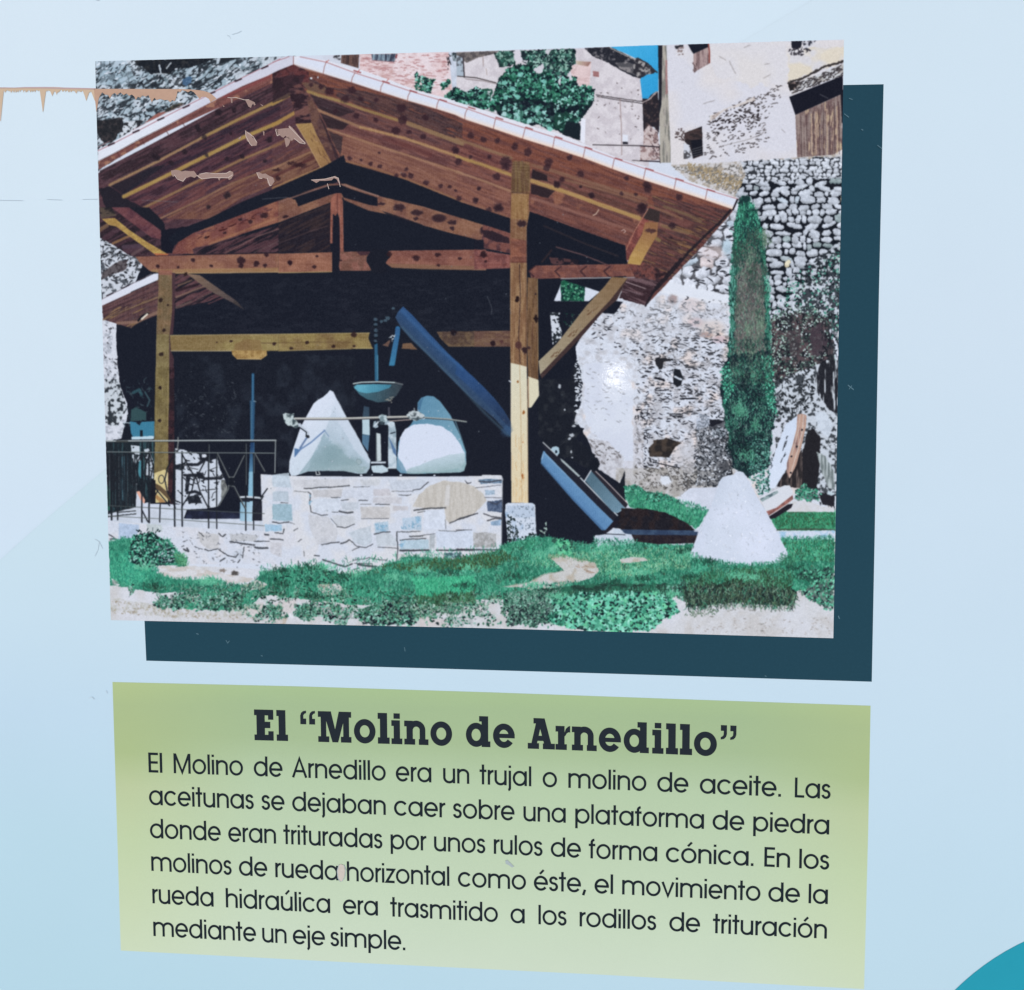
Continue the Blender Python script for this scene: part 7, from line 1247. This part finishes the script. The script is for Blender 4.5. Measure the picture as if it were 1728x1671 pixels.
flake('Z1', [(1425,865),(1445,880),(1475,895),(1490,930),(1510,945),(1535,975),(1528,1005),(1490,1008),(1470,985),(1440,960),(1428,915)], [[(1428,870),(1432,920),(1470,990),(1488,1008)],[(1445,885),(1500,925),(1530,975)]])
flake('Z1', [(1425,590),(1460,588),(1510,610),(1520,635),(1505,640),(1498,622),(1485,640),(1478,662),(1455,650),(1440,620)], [[(1265,568),(1300,572),(1340,568),(1420,590),(1460,588)]])
flake('Z1', [(1370,930),(1390,920),(1380,945),(1360,950)]); flake('Z1', [(1218,632),(1238,650),(1228,655)]); flake('Z1', [(1292,575),(1310,580),(1308,620),(1298,615)]); flake('Z1',[(1560,625),(1590,640),(1582,648)]); flake('Z1',[(1585,870),(1600,880),(1598,915),(1590,910)])
flake('Z2', [(30,860),(90,850),(150,845),(155,820),(185,845),(215,880),(250,925),(300,975),(310,990),(280,975),(250,985),(225,960),(195,945),(180,962),(150,945),(120,915),(100,935),(60,905),(45,920)], [[(30,860),(45,915),(70,905)],[(150,830),(190,870),(300,985)],[(200,940),(250,980),(300,990)]])
flake('Z2', [(110,940),(140,925),(170,945),(150,1000),(125,1020)])
flake('Z2', [(350,1315),(420,1310),(480,1305),(540,1295),(570,1280),(600,1300),(615,1350),(600,1340),(585,1310),(560,1300),(540,1320),(480,1325),(430,1325),(400,1345),(385,1335)], [[(355,1318),(470,1312),(560,1288),(600,1300),(618,1380)],[(500,1350),(515,1400)]])
flake('Z1', [(1700,850),(1725,860),(1725,920),(1710,910)])
# chips in the lettering and scratches
m_chip = flat('bare_chip', (206,198,190), .08, 600); m_dent = flat('dent_edge', (172,186,190), .05, 600); m_scr = flat('scratch_line', (92,126,142), .08, 600); m_grey = flat('grime_mark', (192,207,220), .05, 600)
def mark(name, fr, pts, w_, mat):
    K = Ink(Z4_+.00015); L, R = offset(cv(fr, pts), w_); K.strip(L, R); return K.build(name, mat, root)
FR['W'] = (230, 1370, 4.32); FR['W2'] = (620, 1390, 4.32)
ch = sheet('paint_chip', cv('W', [(1478,385),(1495,378),(1515,388),(1522,420),(1518,465),(1500,505),(1482,500),(1470,470),(1466,430)]), Z4_, m_chip, label='small oval chip after the word rueda')
for q in ([(1478,385),(1466,430),(1472,480),(1490,508)],[(1515,385),(1530,420),(1520,480),(1500,505)]):
    K = Ink(Z4_+.0001); L, R = offset(cv('W', q), 1.2); K.strip(L, R); K.build('chip_rim', m_dent, ch)
sheet('paint_chip', cv('W2', [(1005,268),(1020,262),(1045,285),(1070,310),(1055,318),(1030,300),(1008,290)]), Z4_, m_dent, label='small grey dent below the word rulos')
for fr, q, w_ in (('P',[(1432,167),(1438,169)],1.2),('P',[(1424,193),(1432,199)],1.3),('P',[(1480,246),(1488,252)],1.3),('P',[(1453,219),(1456,221)],1.6),('P',[(1430,650),(1440,658)],1.6),('P',[(1432,657),(1437,651)],1.2),('P',[(332,1069),(336,1070)],1.4),('P',[(382,1080),(385,1085),(388,1081)],1),('P',[(683,1092),(684,1099)],1),('P',[(441,1106),(444,1107)],1.2),('P',[(1414,1039),(1416,1044)],1.6),('P',[(1290,1140),(1293,1141)],1.2)): mark('scratch', fr, q, w_, m_scr)
for fr, q, w_ in (('P',[(384,60),(388,62),(390,66)],0.70),('P',[(392,59),(402,56),(408,53)],0.56),('P',[(161,910),(168,914),(174,926)],0.56),('P',[(168,915),(166,928),(161,938)],0.49),('P',[(150,1178),(156,1176),(160,1180)],0.63),('P',[(180,1165),(182,1170)],0.63),('P',[(0,338.5),(40,339)],0.49),('P',[(80,337),(106,338)],0.49),('P',[(140,337),(166,336.5)],0.49),('P',[(162,0),(168,1)],1.12)): mark('grime_line', fr, q, w_, m_grey)
